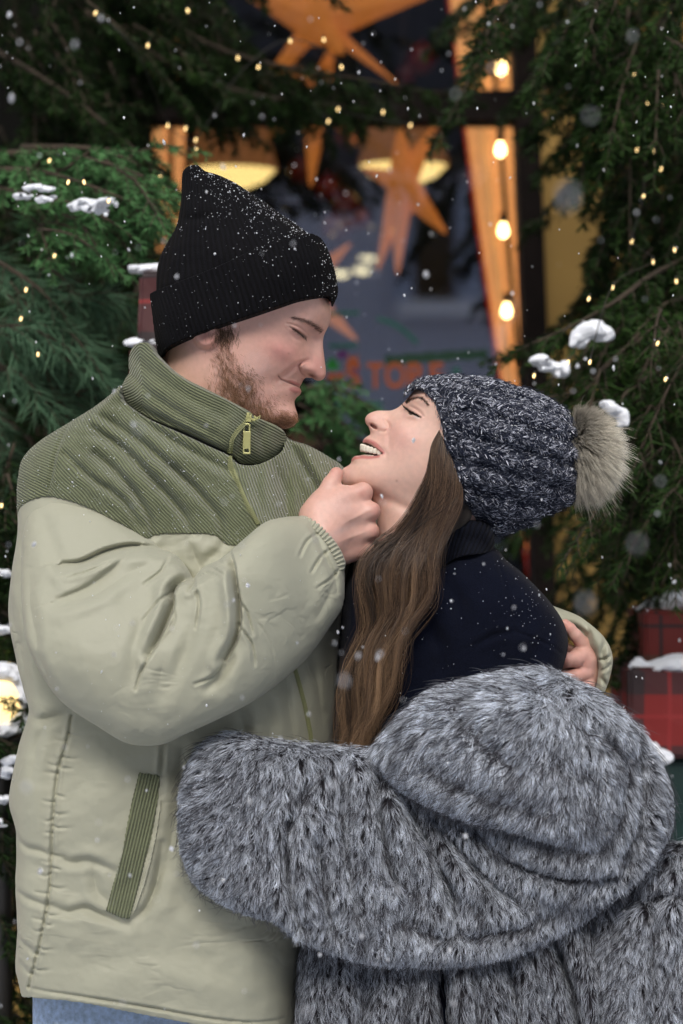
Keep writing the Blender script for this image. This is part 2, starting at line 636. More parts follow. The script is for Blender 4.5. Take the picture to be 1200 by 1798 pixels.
def col3(base, *layers):
    """base colour and (mask, colour) layers -> (N,3)"""
    c = np.zeros((len(layers[0][0]) if layers else 1, 3)) + np.array(base)
    for m, k in layers:
        m = np.clip(m, 0, 1)[:, None]
        c = c * (1 - m) + np.array(k) * m
    return c
# ================================================================== THE MAN
SKIN_M = (0.69, 0.41, 0.335)
skin = vcol_mat('skin', rough=0.42, spec=0.42, sss=0.2, bump=0.3, bscale=1100)

man = empty('person', ((330 - 600) / PX, 0.0, 0.0),
            label='bearded man in black beanie and pale green puffer jacket, holding her chin',
            cat='person', group=None)

man_face = [(576, 523), (580, 536), (582, 549), (580.5, 563), (575, 577), (569, 590), (567.5, 604), (569, 620), (571, 636), (572.6, 650),
            (571.5, 661), (565, 667.5), (556, 668), (547, 664), (537, 663.5), (532.5, 668), (530, 674), (526.5, 680), (529.5, 687), (527, 693), (520.5, 699),
            (517.5, 706), (519.5, 717), (523, 729), (521.5, 741), (514, 749), (502, 753), (487, 753), (470, 757), (452, 775), (440, 810), (430, 870),
            (340, 880), (296, 830), (283, 760), (280, 690), (284, 620), (284, 560), (296, 500), (330, 450), (390, 418), (460, 415), (520, 440), (560, 480)]
man_ctrl = [
 # forehead and temple
 (572, 530, 34), (560, 530, 58), (545, 530, 74), (525, 530, 88), (500, 530, 99), (460, 530, 110), (400, 500, 118), (340, 520, 104), (460, 470, 100), (520, 480, 72), (400, 450, 80),
 (574, 550, 34), (563, 552, 52), (548, 553, 68), (530, 553, 81), (505, 555, 93), (470, 560, 104), (420, 560, 115),
 # brow
 (571, 566, 26), (560, 566, 46), (545, 566, 65), (528, 568, 78), (508, 572, 88),
 # eye level
 (563, 590, 13), (556, 590, 19), (547, 590, 28), (538, 588, 46), (528, 587, 63), (516, 588, 75), (502, 592, 84), (480, 592, 94), (440, 590, 106),
 # nose
 (562, 608, 12), (553, 611, 19), (543, 612, 29), (533, 612, 46), (520, 612, 64), (505, 612, 76), (485, 612, 90), (450, 615, 103),
 (564, 630, 16), (554, 633, 21), (543, 635, 27), (531, 636, 43), (518, 636, 60), (504, 634, 72), (485, 632, 86), (455, 635, 99), (400, 620, 107), (350, 620, 92),
 (565, 652, 15), (556, 653, 20), (547, 653, 25), (538, 652, 27), (531, 652, 32), (520, 652, 47), (506, 652, 61), (488, 652, 76), (460, 655, 92),
 # lips
 (527, 670, 18), (518, 670, 31), (507, 670, 43), (494, 670, 55), (480, 672, 67), (458, 675, 84), (425, 675, 96),
 (523, 688, 18), (513, 688, 31), (502, 688, 43), (488, 690, 56), (470, 692, 70), (445, 695, 84),
 (513, 706, 19), (503, 706, 34), (490, 708, 47), (470, 712, 63), (448, 716, 75), (415, 715, 84),
 (516, 728, 20), (505, 730, 33), (490, 732, 45), (472, 736, 56), (450, 745, 62), (425, 752, 66), (390, 735, 76),
 (505, 745, 20), (490, 746, 27),
 (400, 790, 72), (360, 790, 74), (320, 760, 60), (330, 700, 80), (370, 700, 88), (400, 840, 76), (350, 850, 74)]

def man_post(w, r):
    U, V = r.U, r.V
    # closed eye: bulging lid, lash crease, upper fold, lower fold
    w = bulge(w, r, (526, 587), (13, 7), 3.0, 0.5)
    w = crease(w, r, [(510, 580), (519, 584), (529, 590), (538, 595)], 1.8, 5.0)
    w = crease(w, r, [(506, 575), (517, 576.5), (529, 581), (541, 589)], 2.2, 3.0)
    w = crease(w, r, [(512, 592), (520, 599), (530, 602)], 2.6, 1.5)
    w = crease(w, r, [(540, 598), (538, 606), (531, 616)], 5.0, 1.6)
    # brow ridge
    w = bulge(w, r, (550, 570), (20, 6), 2.2, 0.25)
    w = crease(w, r, [(556, 582), (546, 580), (534, 577)], 4.0, 2.2)
    # cheek raised by the smile and the nasolabial fold
    w = bulge(w, r, (502, 622), (26, 16), 7.5, 0.5)
    w = crease(w, r, [(526, 640), (514, 652), (502, 661), (492, 670)], 4.0, 4.0)
    w = crease(w, r, [(483, 668), (480, 676), (484, 688)], 3.5, 1.4)
    # nose wing
    w = bulge(w, r, (540, 649), (10, 9), 8.5, 0.2)
    w = crease(w, r, [(541, 634), (531, 638), (526, 646), (529, 655), (535, 659)], 2.6, 6.0)
    w = w - 8 * gauss(U, V, (548, 661.5), (6, 2.6), 0.35)
    # mouth
    w = crease(w, r, [(490, 663.5), (495, 668.5), (503, 672), (512, 675), (520, 678), (528, 681)], 1.7, 3.6, taper='end' if False else 1)
    w = bulge(w, r, (520, 686), (10, 4.5), 3.2, 0.2)
    w = bulge(w, r, (520, 673), (10, 3), 2.2, 0.25)
    w = crease(w, r, [(492, 664), (491, 668), (493, 672)], 3.0, 2.0)
    w = bulge(w, r, (508, 733), (12, 14), 3.0)
    # ear lobe
    e = gauss(U, V, (366, 592), (23, 28), -0.35)
    w = w + 15 * sst(0.28, 0.60, e)
    w = w - 6 * gauss(U, V, (366, 588), (10, 13), -0.4)
    # neck tendon, jaw edge
    w = crease(w, r, [(386, 640), (395, 680), (415, 715), (440, 742)], 9.0, 3.0)
    return w

headM = Relief(man_face, step=1.5, ctrl=man_ctrl, post=man_post, spn=6, c=0.0, hblur=1)

def man_col(u, v, t):
    n = fbm(u / 14, v / 14, 3)
    front = sst(-40, 10, t)
    red = (0.56, 0.23, 0.20)
    lip = (0.50, 0.20, 0.18)
    dk = (0.24, 0.135, 0.085)
    brd = np.maximum.reduce([
        gauss(u, v, (420, 690), (42, 60), -0.55), 0.95 * gauss(u, v, (398, 640), (26, 42), -0.2),
        gauss(u, v, (455, 722), (44, 24), 0.45), gauss(u, v, (495, 738), (30, 18), 0.2)])
    brd = sst(0.32, 0.8, brd + 0.12 * n) * sst(500, 480, v - 0 * u - (700 - 2) + 500 if False else 490 + 0 * v)
    lipm = sst(0.3, 0.7, np.maximum(gauss(u, v, (518, 673.5), (13, 3.4), 0.28), gauss(u, v, (519, 686), (12, 6), 0.1)))
    d1, _, _, _ = seg_dist(u, v, spline([(516, 583), (522, 585.5), (530, 590.5), (538, 595)], 4, False), False)
    d2, _, _, _ = seg_dist(u, v, spline([(491, 664), (495, 668.5), (503, 672), (512, 675), (520, 678), (528, 681)], 4, False), False)
    return col3(SKIN_M,
                (0.50 * gauss(u, v, (560, 645), (16, 24)), red), (0.60 * gauss(u, v, (500, 622), (38, 28), 0.4) * (1 + 0.3 * n), red),
                (0.55 * gauss(u, v, (372, 604), (22, 20)), red),
                (0.22 * gauss(u, v, (520, 590), (22, 9)), (0.35, 0.2, 0.2)),
                (0.35 * gauss(u, v, (330, 690), (50, 50)), (0.55, 0.36, 0.25)),
                (0.30 * brd, dk), (0.9 * lipm, lip),
                (0.35 * gauss(u, v, (531, 590), (12, 5), 0.5), (0.22, 0.12, 0.10)), (0.85 * np.exp(-(d1 / 1.6) ** 2), (0.07, 0.035, 0.03)), (0.30 * gauss(u, v, (548, 584), (10, 5)), (0.30, 0.16, 0.14)), (0.75 * np.exp(-(d2 / 1.1) ** 2), (0.13, 0.04, 0.04)),  # lid and socket shade painted into the skin around the eye
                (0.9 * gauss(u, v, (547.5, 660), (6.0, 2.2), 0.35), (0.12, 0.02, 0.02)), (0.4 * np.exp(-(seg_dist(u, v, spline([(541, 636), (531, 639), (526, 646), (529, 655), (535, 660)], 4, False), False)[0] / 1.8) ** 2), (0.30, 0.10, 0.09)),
                (0.5 * gauss(u, v, (509, 625.5), (2.2, 1.8)), (0.3, 0.12, 0.1)))

headM_d = relief_data(headM, {'col': man_col})

# ---- strands growing out of a relief surface
def surf_strands(rel, u, v, length, dirfun, lift=0.35, K=4, curl=0.3, rng=RNG, jit=0.25, back=False):
    """strands rooted on the front surface at (u,v); dirfun gives an image-plane direction (du,dv) per root"""
    n = len(u)
    t = rel.front(u, v)
    if back:
        h, c = rel.maps(u, v); t = 2 * c - t
    P0 = np.stack([u, v, t], 1)
    N = normals_of(rel.f, P0 , rel.step)
    D2 = dirfun(u, v)
    D = np.stack([D2[0], D2[1], np.zeros(n)], 1)
    D += rng.normal(0, jit, (n, 3))
    D -= N * (D * N).sum(1, keepdims=True)
    D /= np.linalg.norm(D, axis=1, keepdims=True) + 1e-6
    L = np.broadcast_to(length, (n,))
    pts = []
    for k in range(K):
        s = k / (K - 1)
        li = lift * (1 - curl * s)
        p = P0 + (D * s * (0.55 + 0.45 * s) + N * li * (s * (1.3 - 0.5 * s))) * L[:, None] - N * 0.8 * (k == 0)
        pts.append(p)
    P = np.stack(pts, 1)
    W = to_world(P[..., 0], P[..., 1], P[..., 2], rel.t0)
    return W

def sample_in(rel, n, dens=None, margin=2.0, rng=RNG):
    u0, v0 = rel.poly.min(0); u1, v1 = rel.poly.max(0)
    us, vs = [], []
    got = 0
    while got < n:
        u = rng.uniform(u0, u1, n); v = rng.uniform(v0, v1, n)
        x = (u - rel.o[0]) / rel.step; y = (v - rel.o[1]) / rel.step
        ok = bil(rel.sd, x, y) > margin
        if dens is not None:
            ok &= rng.uniform(0, 1, n) < dens(u, v)
        us.append(u[ok]); vs.append(v[ok]); got += ok.sum()
    return np.concatenate(us)[:n], np.concatenate(vs)[:n]

def beard_density(u, v):
    g = np.maximum.reduce([
        0.95 * gauss(u, v, (424, 690), (36, 58), -0.5), 0.85 * gauss(u, v, (398, 635), (20, 44), -0.2),
        gauss(u, v, (450, 722), (40, 22), 0.42), 1.05 * gauss(u, v, (495, 741), (32, 14), 0.1), 0.9 * gauss(u, v, (515, 738), (9, 14))])
    low = 0.025 * gauss(u, v, (495, 705), (26, 14)) + 0.03 * gauss(u, v, (516, 665), (14, 4))
    g = g + 0.28 * fbm(u / 9, v / 9, 5)
    return np.clip(0.95 * (g - 0.24), 0, 1) * (1 - 0.55 * gauss(u, v, (398, 620), (30, 34))) + low

hair_mat = strand_mat('hair strands', rough=0.45, spec=0.35)
# ================================================================== THE WOMAN
SKIN_W = (0.74, 0.485, 0.395)
woman = empty('person', ((800 - 600) / PX, 0.0, 0.0),
              label='smiling woman with long brown hair, pompom hat and grey fur coat, head tipped back',
              cat='person')

wo_face = [(735, 680), (716, 699), (708, 708), (700, 715), (688, 720.5), (676, 721), (664, 721), (654, 723.5), (646, 728), (641.5, 735), (642.5, 743), (647.5, 750), (650, 757),
           (650, 763), (643, 767.5), (638.5, 772), (637, 778), (640, 783), (644, 790), (641, 796), (633, 799.5), (623.5, 801), (618, 806), (616.5, 813), (610, 818.5),
           (602.5, 823), (599.5, 831), (600, 843), (605, 853), (618, 861), (636, 866), (650, 874), (659, 892), (663, 915), (660, 950), (650, 990), (640, 1040), (690, 1085), (790, 1060),
           (835, 990), (850, 925), (880, 890), (930, 850), (955, 800), (950, 740), (915, 695), (850, 668), (790, 662)]
wo_ctrl = [
 (735, 690, 34), (722, 702, 36), (740, 702, 60), (765, 705, 78), (800, 712, 92), (850, 750, 103), (900, 780, 98), (800, 780, 100), (850, 820, 98), (880, 720, 88), (920, 800, 70),
 (712, 711, 18), (720, 712, 36), (733, 715, 56), (750, 724, 74), (775, 740, 88),
 (697, 722, 14), (703, 725, 22), (710, 727, 35), (718, 730, 49), (732, 736, 64), (750, 745, 77), (775, 760, 90),
 (680, 727, 11), (668, 727, 11), (656, 730, 13), (650, 736, 14), (685, 735, 22), (692, 735, 31), (672, 738, 18), (660, 741, 18), (652, 744, 14),
 (664, 748, 22), (672, 750, 25), (680, 750, 29), (690, 748, 42), (702, 744, 52), (716, 748, 62), (735, 760, 75), (765, 780, 90),
 (656, 762, 17), (664, 766, 28), (674, 768, 39), (686, 768, 50), (700, 768, 62), (720, 775, 73), (745, 795, 84), (780, 820, 92),
 (648, 772, 17), (656, 778, 30), (664, 784, 40), (671, 792, 47), (680, 794, 55), (692, 795, 63), (710, 800, 73), (735, 815, 82),
 (648, 792, 24), (658, 796, 40),
 (630, 805, 18), (640, 806, 30), (652, 807, 41), (665, 808, 50), (680, 812, 58), (700, 820, 68), (725, 835, 76), (755, 845, 83), (790, 850, 88),
 (615, 824, 18), (626, 823, 30), (640, 824, 42), (655, 828, 50), (675, 833, 58), (700, 842, 65), (730, 858, 70), (760, 868, 76),
 (608, 840, 18), (620, 845, 30), (636, 849, 36), (655, 856, 42), (675, 862, 47), (700, 874, 52), (735, 890, 60), (770, 895, 66),
 (675, 890, 34), (690, 910, 46), (720, 925, 58), (760, 935, 66), (800, 935, 60), (680, 960, 46), (710, 970, 60), (760, 980, 66), (690, 1030, 62), (760, 1030, 66)]
wo_open = spline([(634, 778), (640, 777.5), (648, 779.5), (658, 785.5), (667, 793), (672.5, 797), (668, 800), (659, 802), (646, 801), (636, 799), (625, 799), (622, 790)], 5)

def wo_post(w, r):
    U, V = r.U, r.V
    # eye: narrowed by the smile, looking up
    w = bulge(w, r, (720, 729), (12, 7), 3.5, 0.55)
    w = crease(w, r, [(712, 717), (718, 724), (726, 730), (736, 735)], 2.0, 5.0)
    w = crease(w, r, [(719, 714), (727, 718.5), (735, 725), (741, 733)], 2.2, 2.6)
    w = crease(w, r, [(704, 733), (714, 738), (726, 741)], 3.5, 2.4)
    w = bulge(w, r, (734, 706), (18, 5), 2.2, 0.35)
    # nose wing and nostril
    w = bulge(w, r, (671, 748), (9, 8), 5.5, 0.5)
    w = crease(w, r, [(674, 738), (681, 744), (683, 752), (677, 758), (669, 758)], 2.6, 4.0)
    e = gauss(U, V, (656.5, 749.5), (9.0, 3.8), 0.66)
    w = w - 9 * sst(0.25, 0.65, e)
    # cheek and smile fold
    w = bulge(w, r, (708, 766), (26, 18), 4.0, 0.8)
    w = crease(w, r, [(682, 760), (683, 772), (682, 784), (679, 797)], 5.0, 1.7)
    w = crease(w, r, [(672, 790), (677, 797), (676, 804)], 3.0, 1.3)
    # lips
    w = crease(w, r, [(644, 769), (655, 775), (666, 785), (672, 793)], 1.6, 0.8)
    w = bulge(w, r, (651, 775), (12, 4.4), 4.0, 0.5)
    w = bulge(w, r, (632, 804), (14, 3.8), 4.0, 0.0)
    w = crease(w, r, [(614, 818), (626, 815), (642, 815)], 4.5, 1.6)
    w = bulge(w, r, (612, 835), (14, 14), 2.0)
    # mouth cavity
    d, _, _, _ = seg_dist(U, V, wo_open)
    m = inside(U, V, wo_open)
    sd = np.where(m, d, -d)
    w = w - 15 * sst(-0.6, 1.8, sd) * (V > 775)
    # jaw line
    w = crease(w, r, [(650, 868), (690, 882), (740, 900), (790, 880)], 8.0, 2.6)
    return w

headW = Relief(wo_face, step=1.5, ctrl=wo_ctrl, post=wo_post, spn=6, hblur=1)

def wo_col(u, v, t):
    d0, _, _, _ = seg_dist(u, v, wo_open)
    m = inside(u, v, wo_open)
    sd = np.where(m, d0, -d0)
    lipu = np.exp(-(seg_dist(u, v, spline([(640, 775.5), (648, 775), (658, 780.5), (668, 791), (672, 796)], 4, False), False)[0] / 3.8) ** 4)
    lipl = np.exp(-(seg_dist(u, v, spline([(618, 808), (623, 804.5), (634, 803), (650, 804), (664, 802)], 4, False), False)[0] / 3.2) ** 4)
    d1 = seg_dist(u, v, spline([(713, 718.5), (719, 724.5), (727, 730), (737, 735)], 4, False), False)[0]
    pink = (0.63, 0.26, 0.24)
    return col3(SKIN_W,
                (0.35 * gauss(u, v, (650, 738), (14, 16)), pink), (0.35 * gauss(u, v, (700, 770), (34, 26), 0.7), pink),
                (0.40 * gauss(u, v, (606, 838), (14, 22)), pink),
                (0.30 * gauss(u, v, (655, 872), (40, 12), 0.35), (0.55, 0.25, 0.18)),
                (0.85 * np.maximum(lipu, lipl), (0.50, 0.16, 0.15)),
                (0.35 * gauss(u, v, (724, 722), (14, 7), 0.5), (0.45, 0.24, 0.20)),
                (0.85 * np.exp(-(d1 / 1.7) ** 2), (0.025, 0.016, 0.013)), (0.8 * gauss(u, v, (728.5, 733.5), (5.5, 1.7), 0.6), (0.62, 0.56, 0.54)), (0.95 * sst(0.3, 0.6, gauss(u, v, (719.5, 728), (4.2, 2.6), 0.7)), (0.05, 0.028, 0.018)), (0.30 * gauss(u, v, (710, 738), (12, 4), 0.2), (0.40, 0.22, 0.18)), (0.4 * np.exp(-(seg_dist(u, v, spline([(719, 714), (727, 718.5), (735, 725), (741, 733)], 4, False), False)[0] / 1.3) ** 2), (0.36, 0.18, 0.15)),  # under-eye and lid-fold shade painted in beside lash line, white and iris
                (0.85 * sst(0.3, 0.7, gauss(u, v, (656.5, 749.5), (8.6, 3.4), 0.66)), (0.16, 0.04, 0.035)),
                (0.5 * gauss(u, v, (695.5, 845), (2.4, 2.2)), (0.30, 0.13, 0.11)),
                (sst(0.2, 1.6, sd) * (v > 775), (0.05, 0.012, 0.012)))

headW_d = relief_data(headW, {'col': wo_col})

# upper and lower teeth: one small rounded tooth after another round the arch
def tooth_row(X, Y, Z, n, top, u0, u1, t1, h0, h1, hw):
    F = None
    for sgn in (1, -1):
        for i in range(n):
            s = (i + 0.5) / n
            ang = s * 1.25
            cu = u0 + (u1 - u0) * (1 - math.cos(ang)) / (1 - math.cos(1.25))
            ct = sgn * t1 * math.sin(ang) / math.sin(1.25)
            ww = hw * (1.0 if i == 0 else 0.82 if i == 1 else 0.88)
            hh = (h0 + (h1 - h0) * s) * (1.0 if i != 1 else 0.93)
            cv = top(cu) + hh * 0.5
            # local frame: tangent along the arch
            tx, tt = math.sin(ang), sgn * math.cos(ang)
            a = (X - cu) * tx + (Z - ct) * tt
            b = -(X - cu) * tt + (Z - ct) * tx
            q = (np.abs(a / ww) ** 4 + np.abs((Y - cv) / (hh * 0.62)) ** 4 + np.abs(b / 3.4) ** 3) ** 0.25
            d = (q - 1) * 3.4
            F = d if F is None else np.minimum(F, d)
    return F
upT = lambda X, Y, Z: tooth_row(X, Y, Z, 7, lambda u: 780.0 + (u - 634) * 0.36, 635.5, 671, 36, 12.0, 7.5, 4.7)
loT = lambda X, Y, Z: tooth_row(X, Y, Z, 7, lambda u: 797.5 + (u - 631) * 0.13, 640, 672, 34, 8.0, 6.0, 4.2)
teeth_d = merge_data(sdf_data(upT, (624, 768, -52), (684, 812, 52), 0.9), sdf_data(loT, (624, 790, -48), (684, 815, 48), 0.9))
tooth_mat = simple('tooth enamel', (0.85, 0.80, 0.67), rough=0.3, spec=0.5)
# ================================================================== CLOTH MATERIALS
def rib_mat(name, col, lo=0.55, rough=0.9, bump=0.5, dist=0.0012, noise=0.12, sheen=0.3, attr='rib'):
    """knit or cord: ribs follow the phase stored on the surface"""
    m, nt, n, l, b = mat_new(name)
    at = n.new('ShaderNodeAttribute'); at.attribute_name = attr
    sn = n.new('ShaderNodeMath'); sn.operation = 'SINE'
    l.new(at.outputs['Fac'], sn.inputs[0])
    mr = n.new('ShaderNodeMapRange'); mr.inputs['From Min'].default_value = -1; mr.inputs['From Max'].default_value = 0.3
    mr.inputs['To Min'].default_value = lo; mr.inputs['To Max'].default_value = 1
    l.new(sn.outputs[0], mr.inputs['Value'])
    tc = n.new('ShaderNodeTexCoord')
    nz = n.new('ShaderNodeTexNoise'); nz.inputs['Scale'].default_value = 700; nz.inputs['Detail'].default_value = 4
    l.new(tc.outputs['Object'], nz.inputs['Vector'])
    m2 = n.new('ShaderNodeMapRange'); m2.inputs['From Min'].default_value = 0.3; m2.inputs['From Max'].default_value = 0.7
    m2.inputs['To Min'].default_value = 1 - noise; m2.inputs['To Max'].default_value = 1 + noise
    l.new(nz.outputs['Fac'], m2.inputs['Value'])
    mu = n.new('ShaderNodeMath'); mu.operation = 'MULTIPLY'
    l.new(mr.outputs[0], mu.inputs[0]); l.new(m2.outputs[0], mu.inputs[1])
    sc = n.new('ShaderNodeVectorMath'); sc.operation = 'SCALE'; sc.inputs[0].default_value = col
    l.new(mu.outputs[0], sc.inputs['Scale']); l.new(sc.outputs[0], b.inputs['Base Color'])
    ad = n.new('ShaderNodeMath'); ad.operation = 'MULTIPLY_ADD'; ad.inputs[1].default_value = 0.5
    l.new(nz.outputs['Fac'], ad.inputs[0]); l.new(sn.outputs[0], ad.inputs[2])
    bp = n.new('ShaderNodeBump'); bp.inputs['Strength'].default_value = bump; bp.inputs['Distance'].default_value = dist
    l.new(ad.outputs[0], bp.inputs['Height']); l.new(bp.outputs[0], b.inputs['Normal'])
    b.inputs['Roughness'].default_value = rough
    b.inputs['Specular IOR Level'].default_value = 0.2
    b.inputs['Sheen Weight'].default_value = sheen
    return m

def nylon_mat(name, col):
    m, nt, n, l, b = mat_new(name)
    tc = n.new('ShaderNodeTexCoord')
    b.inputs['Base Color'].default_value = (*col, 1)
    b.inputs['Roughness'].default_value = 0.58
    b.inputs['Specular IOR Level'].default_value = 0.35
    b.inputs['Sheen Weight'].default_value = 0.15
    a = n.new('ShaderNodeTexNoise'); a.inputs['Scale'].default_value = 14; a.inputs['Detail'].default_value = 3; a.inputs['Distortion'].default_value = 0.3
    c = n.new('ShaderNodeTexNoise'); c.inputs['Scale'].default_value = 60; c.inputs['Detail'].default_value = 3; c.inputs['Distortion'].default_value = 0.2
    w = n.new('ShaderNodeTexNoise'); w.inputs['Scale'].default_value = 1500
    l.new(tc.outputs['Object'], a.inputs['Vector']); l.new(tc.outputs['Object'], c.inputs['Vector']); l.new(tc.outputs['Object'], w.inputs['Vector'])
    rg = n.new('ShaderNodeTexNoise'); rg.inputs['Scale'].default_value = 20; rg.inputs['Detail'].default_value = 2; rg.inputs['Distortion'].default_value = 0.6
    mpn = n.new('ShaderNodeMapping'); mpn.inputs['Scale'].default_value = (0.55, 1, 1.5); mpn.inputs['Rotation'].default_value = (0, 0.6, 0)
    l.new(tc.outputs['Object'], mpn.inputs[0]); l.new(mpn.outputs[0], rg.inputs['Vector'])
    ma = n.new('ShaderNodeMath'); ma.operation = 'SUBTRACT'; ma.inputs[1].default_value = 0.5; l.new(rg.outputs['Fac'], ma.inputs[0])
    mb_ = n.new('ShaderNodeMath'); mb_.operation = 'ABSOLUTE'; l.new(ma.outputs[0], mb_.inputs[0])
    mc = n.new('ShaderNodeMapRange'); mc.inputs['From Min'].default_value = 0; mc.inputs['From Max'].default_value = 0.10; mc.interpolation_type = 'SMOOTHSTEP'; l.new(mb_.outputs[0], mc.inputs['Value'])
    mm = n.new('ShaderNodeMapRange'); mm.inputs['From Min'].default_value = 0.50; mm.inputs['From Max'].default_value = 0.68; l.new(a.outputs['Fac'], mm.inputs['Value'])
    b0 = n.new('ShaderNodeBump'); b0.inputs['Distance'].default_value = 0.0011; l.new(mc.outputs[0], b0.inputs['Height']); l.new(mm.outputs[0], b0.inputs['Strength'])
    b1 = n.new('ShaderNodeBump'); l.new(b0.outputs[0], b1.inputs['Normal']); b1.inputs['Strength'].default_value = 0.4; b1.inputs['Distance'].default_value = 0.012
    b2 = n.new('ShaderNodeBump'); b2.inputs['Strength'].default_value = 0.25; b2.inputs['Distance'].default_value = 0.0018
    b3 = n.new('ShaderNodeBump'); b3.inputs['Strength'].default_value = 0.15; b3.inputs['Distance'].default_value = 0.0004
    l.new(a.outputs['Fac'], b1.inputs['Height']); l.new(c.outputs['Fac'], b2.inputs['Height']); l.new(w.outputs['Fac'], b3.inputs['Height'])
    l.new(b1.outputs[0], b2.inputs['Normal']); l.new(b2.outputs[0], b3.inputs['Normal']); l.new(b3.outputs[0], b.inputs['Normal'])
    return m

M_NYLON = nylon_mat('pale green nylon', (0.395, 0.393, 0.298))
M_CORD = rib_mat('green corduroy', (0.19, 0.21, 0.118), lo=0.5, bump=0.7)
M_BEANIE = rib_mat('black rib knit', (0.0024, 0.0023, 0.0040), lo=0.25, bump=0.8, noise=0.35, sheen=0.0)
M_NAVY = simple('navy knit', (0.0035, 0.005, 0.013), rough=0.95, spec=0.1, noise=0.3, nscale=600, bump=0.5, bscale=900, sheen=0.05)
M_NAVYRIB = rib_mat('navy rib knit', (0.004, 0.0055, 0.013), lo=0.25, bump=0.8, noise=0.3, sheen=0.05)
M_ZIP = simple('pale brass zip', (0.48, 0.47, 0.20), rough=0.35, metal=0.3)
M_ZIPTAPE = simple('green zip tape', (0.24, 0.25, 0.12), rough=0.8)
M_DENIM = simple('washed blue denim', (0.40, 0.52, 0.72), rough=0.9, noise=0.25, nscale=160, bump=0.5, bscale=900)
M_SNOW = simple('fresh snow', (0.82, 0.85, 0.90), rough=0.8, spec=0.3, bump=0.5, bscale=300)
M_THREAD = simple('green thread', (0.13, 0.14, 0.09), rough=0.9)

# ================================================================== MAN'S BEANIE
crown_o = [(322, 300), (332, 292), (347, 290), (360, 300), (383, 307), (413, 321), (440, 339), (467, 356), (493, 376), (517, 392), (540, 409), (560, 424),
           (575, 450), (583, 490), (575, 530), (500, 570), (400, 600), (300, 610), (284, 590), (276, 540), (275, 510), (276, 478), (282, 450), (294, 427), (308, 403), (315, 377), (319, 343), (319.5, 315)]
crown_c = [(335, 310, 14), (350, 320, 26), (340, 350, 36), (380, 350, 52), (420, 370, 66), (345, 390, 66), (400, 410, 92), (460, 400, 84), (510, 420, 84), (340, 440, 96), (400, 460, 118),
           (460, 450, 118), (520, 460, 100), (330, 500, 108), (400, 520, 126), (480, 510, 122), (540, 500, 88), (400, 570, 122), (310, 570, 88)]
def crown_phase(u, v):
    return np.arctan2(u - 335, v - 170) * 265 + 2.0 * fbm(u / 50, v / 50, 5)
def crown_post(w, r):
    U, V = r.U, r.V
    w = crease(w, r, [(362, 305), (372, 330), (368, 352)], 7, 4)
    w = bulge(w, r, (345, 365), (30, 14), 5, 0.2)
    w = crease(w, r, [(318, 385), (345, 392), (385, 388)], 8, 5)
    w = w + 3.5 * fbm(U / 45, V / 45, 11)
    amp = 1.7 * sst(4, 16, r.sd)
    return w + amp * np.sin(crown_phase(U, V) * 2 * math.pi / 8.6)
crownR = Relief(crown_o, step=1.7, ctrl=crown_c, post=crown_post)

cuff_o = [(266, 518), (307, 505), (357, 487), (407, 466), (440, 450), (473, 438), (517, 423), (545, 416), (560, 419), (571, 430), (579, 446), (586, 465), (592, 490), (594.5, 512), (589, 528), (583, 537),
          (577, 526), (553, 532), (523, 541), (490, 554), (447, 570), (400, 586), (357, 600), (323, 611), (300, 620), (284, 632), (277, 618), (273, 588), (269, 553), (266, 530)]
cuff_base = [(262, 500), (300, 400), (400, 350), (500, 360), (560, 400), (580, 440), (592, 490), (595, 520), (590, 560), (560, 620), (460, 690), (350, 720), (300, 690), (280, 632), (272, 588), (266, 545)]
cuff_c = [(285, 520, 62), (300, 560, 92), (330, 560, 116), (330, 520, 114), (380, 530, 132), (430, 520, 137), (480, 500, 130), (520, 480, 112), (550, 470, 88), (570, 470, 62), (400, 570, 134), (450, 550, 133),
          (500, 530, 119), (540, 515, 94), (565, 510, 68), (578, 480, 46), (580, 505, 44), (350, 600, 118), (300, 610, 84), (440, 450, 130), (350, 480, 122)]
def cuff_phase(u, v):
    th = -0.31
    x = (u - 430) * math.cos(th) + (v - 520) * math.sin(th)
    return 172 * np.arcsin(np.clip(x / 180, -1, 1)) + 1.5 * fbm(u / 40, v / 40, 8)
def cuff_post(w, r):
    w = w + 10 + 2.5 * fbm(r.U / 50, r.V / 50, 21)
    return w + 1.9 * np.sin(cuff_phase(r.U, r.V) * 2 * math.pi / 9.2)
cuffR = Relief(cuff_base, step=1.7, ctrl=cuff_c, post=cuff_post, clip=cuff_o, clipK=3200.0)

# ================================================================== JACKET
TORSO = [(250, 640), (227, 655), (212, 678), (176, 709), (129, 739), (78, 770), (52, 792), (39, 813), (33, 864), (35, 930), (25, 1000), (18, 1071), (30, 1143), (46, 1210), (56, 1244), (38, 1300), (23, 1370),
         (20, 1410), (33, 1450), (32, 1550), (35, 1625), (30, 1690), (38, 1740), (44, 1850), (150, 1900), (400, 1910), (515, 1880), (532, 1760), (548, 1650), (575, 1500), (590, 1380), (588, 1290), (595, 1200), (603, 1060),
         (612, 950), (613, 850), (604, 819), (579, 801), (543, 781), (505, 767), (470, 730), (420, 690), (330, 650)]
YOKE = [(222, 704), (212, 676), (176, 707), (129, 737), (78, 768), (48, 788), (34, 813), (26, 864), (28, 925), (50, 892), (93, 876), (140, 884), (191, 905), (238, 930), (270, 948), (287, 941), (335, 939), (385, 942),
        (403, 957), (470, 965), (560, 990), (640, 980), (640, 830), (604, 815), (579, 797), (543, 777), (508, 760), (496, 790), (482, 803), (455, 816), (425, 816), (408, 801), (370, 783), (331, 765), (300, 752), (269, 738), (240, 720)]
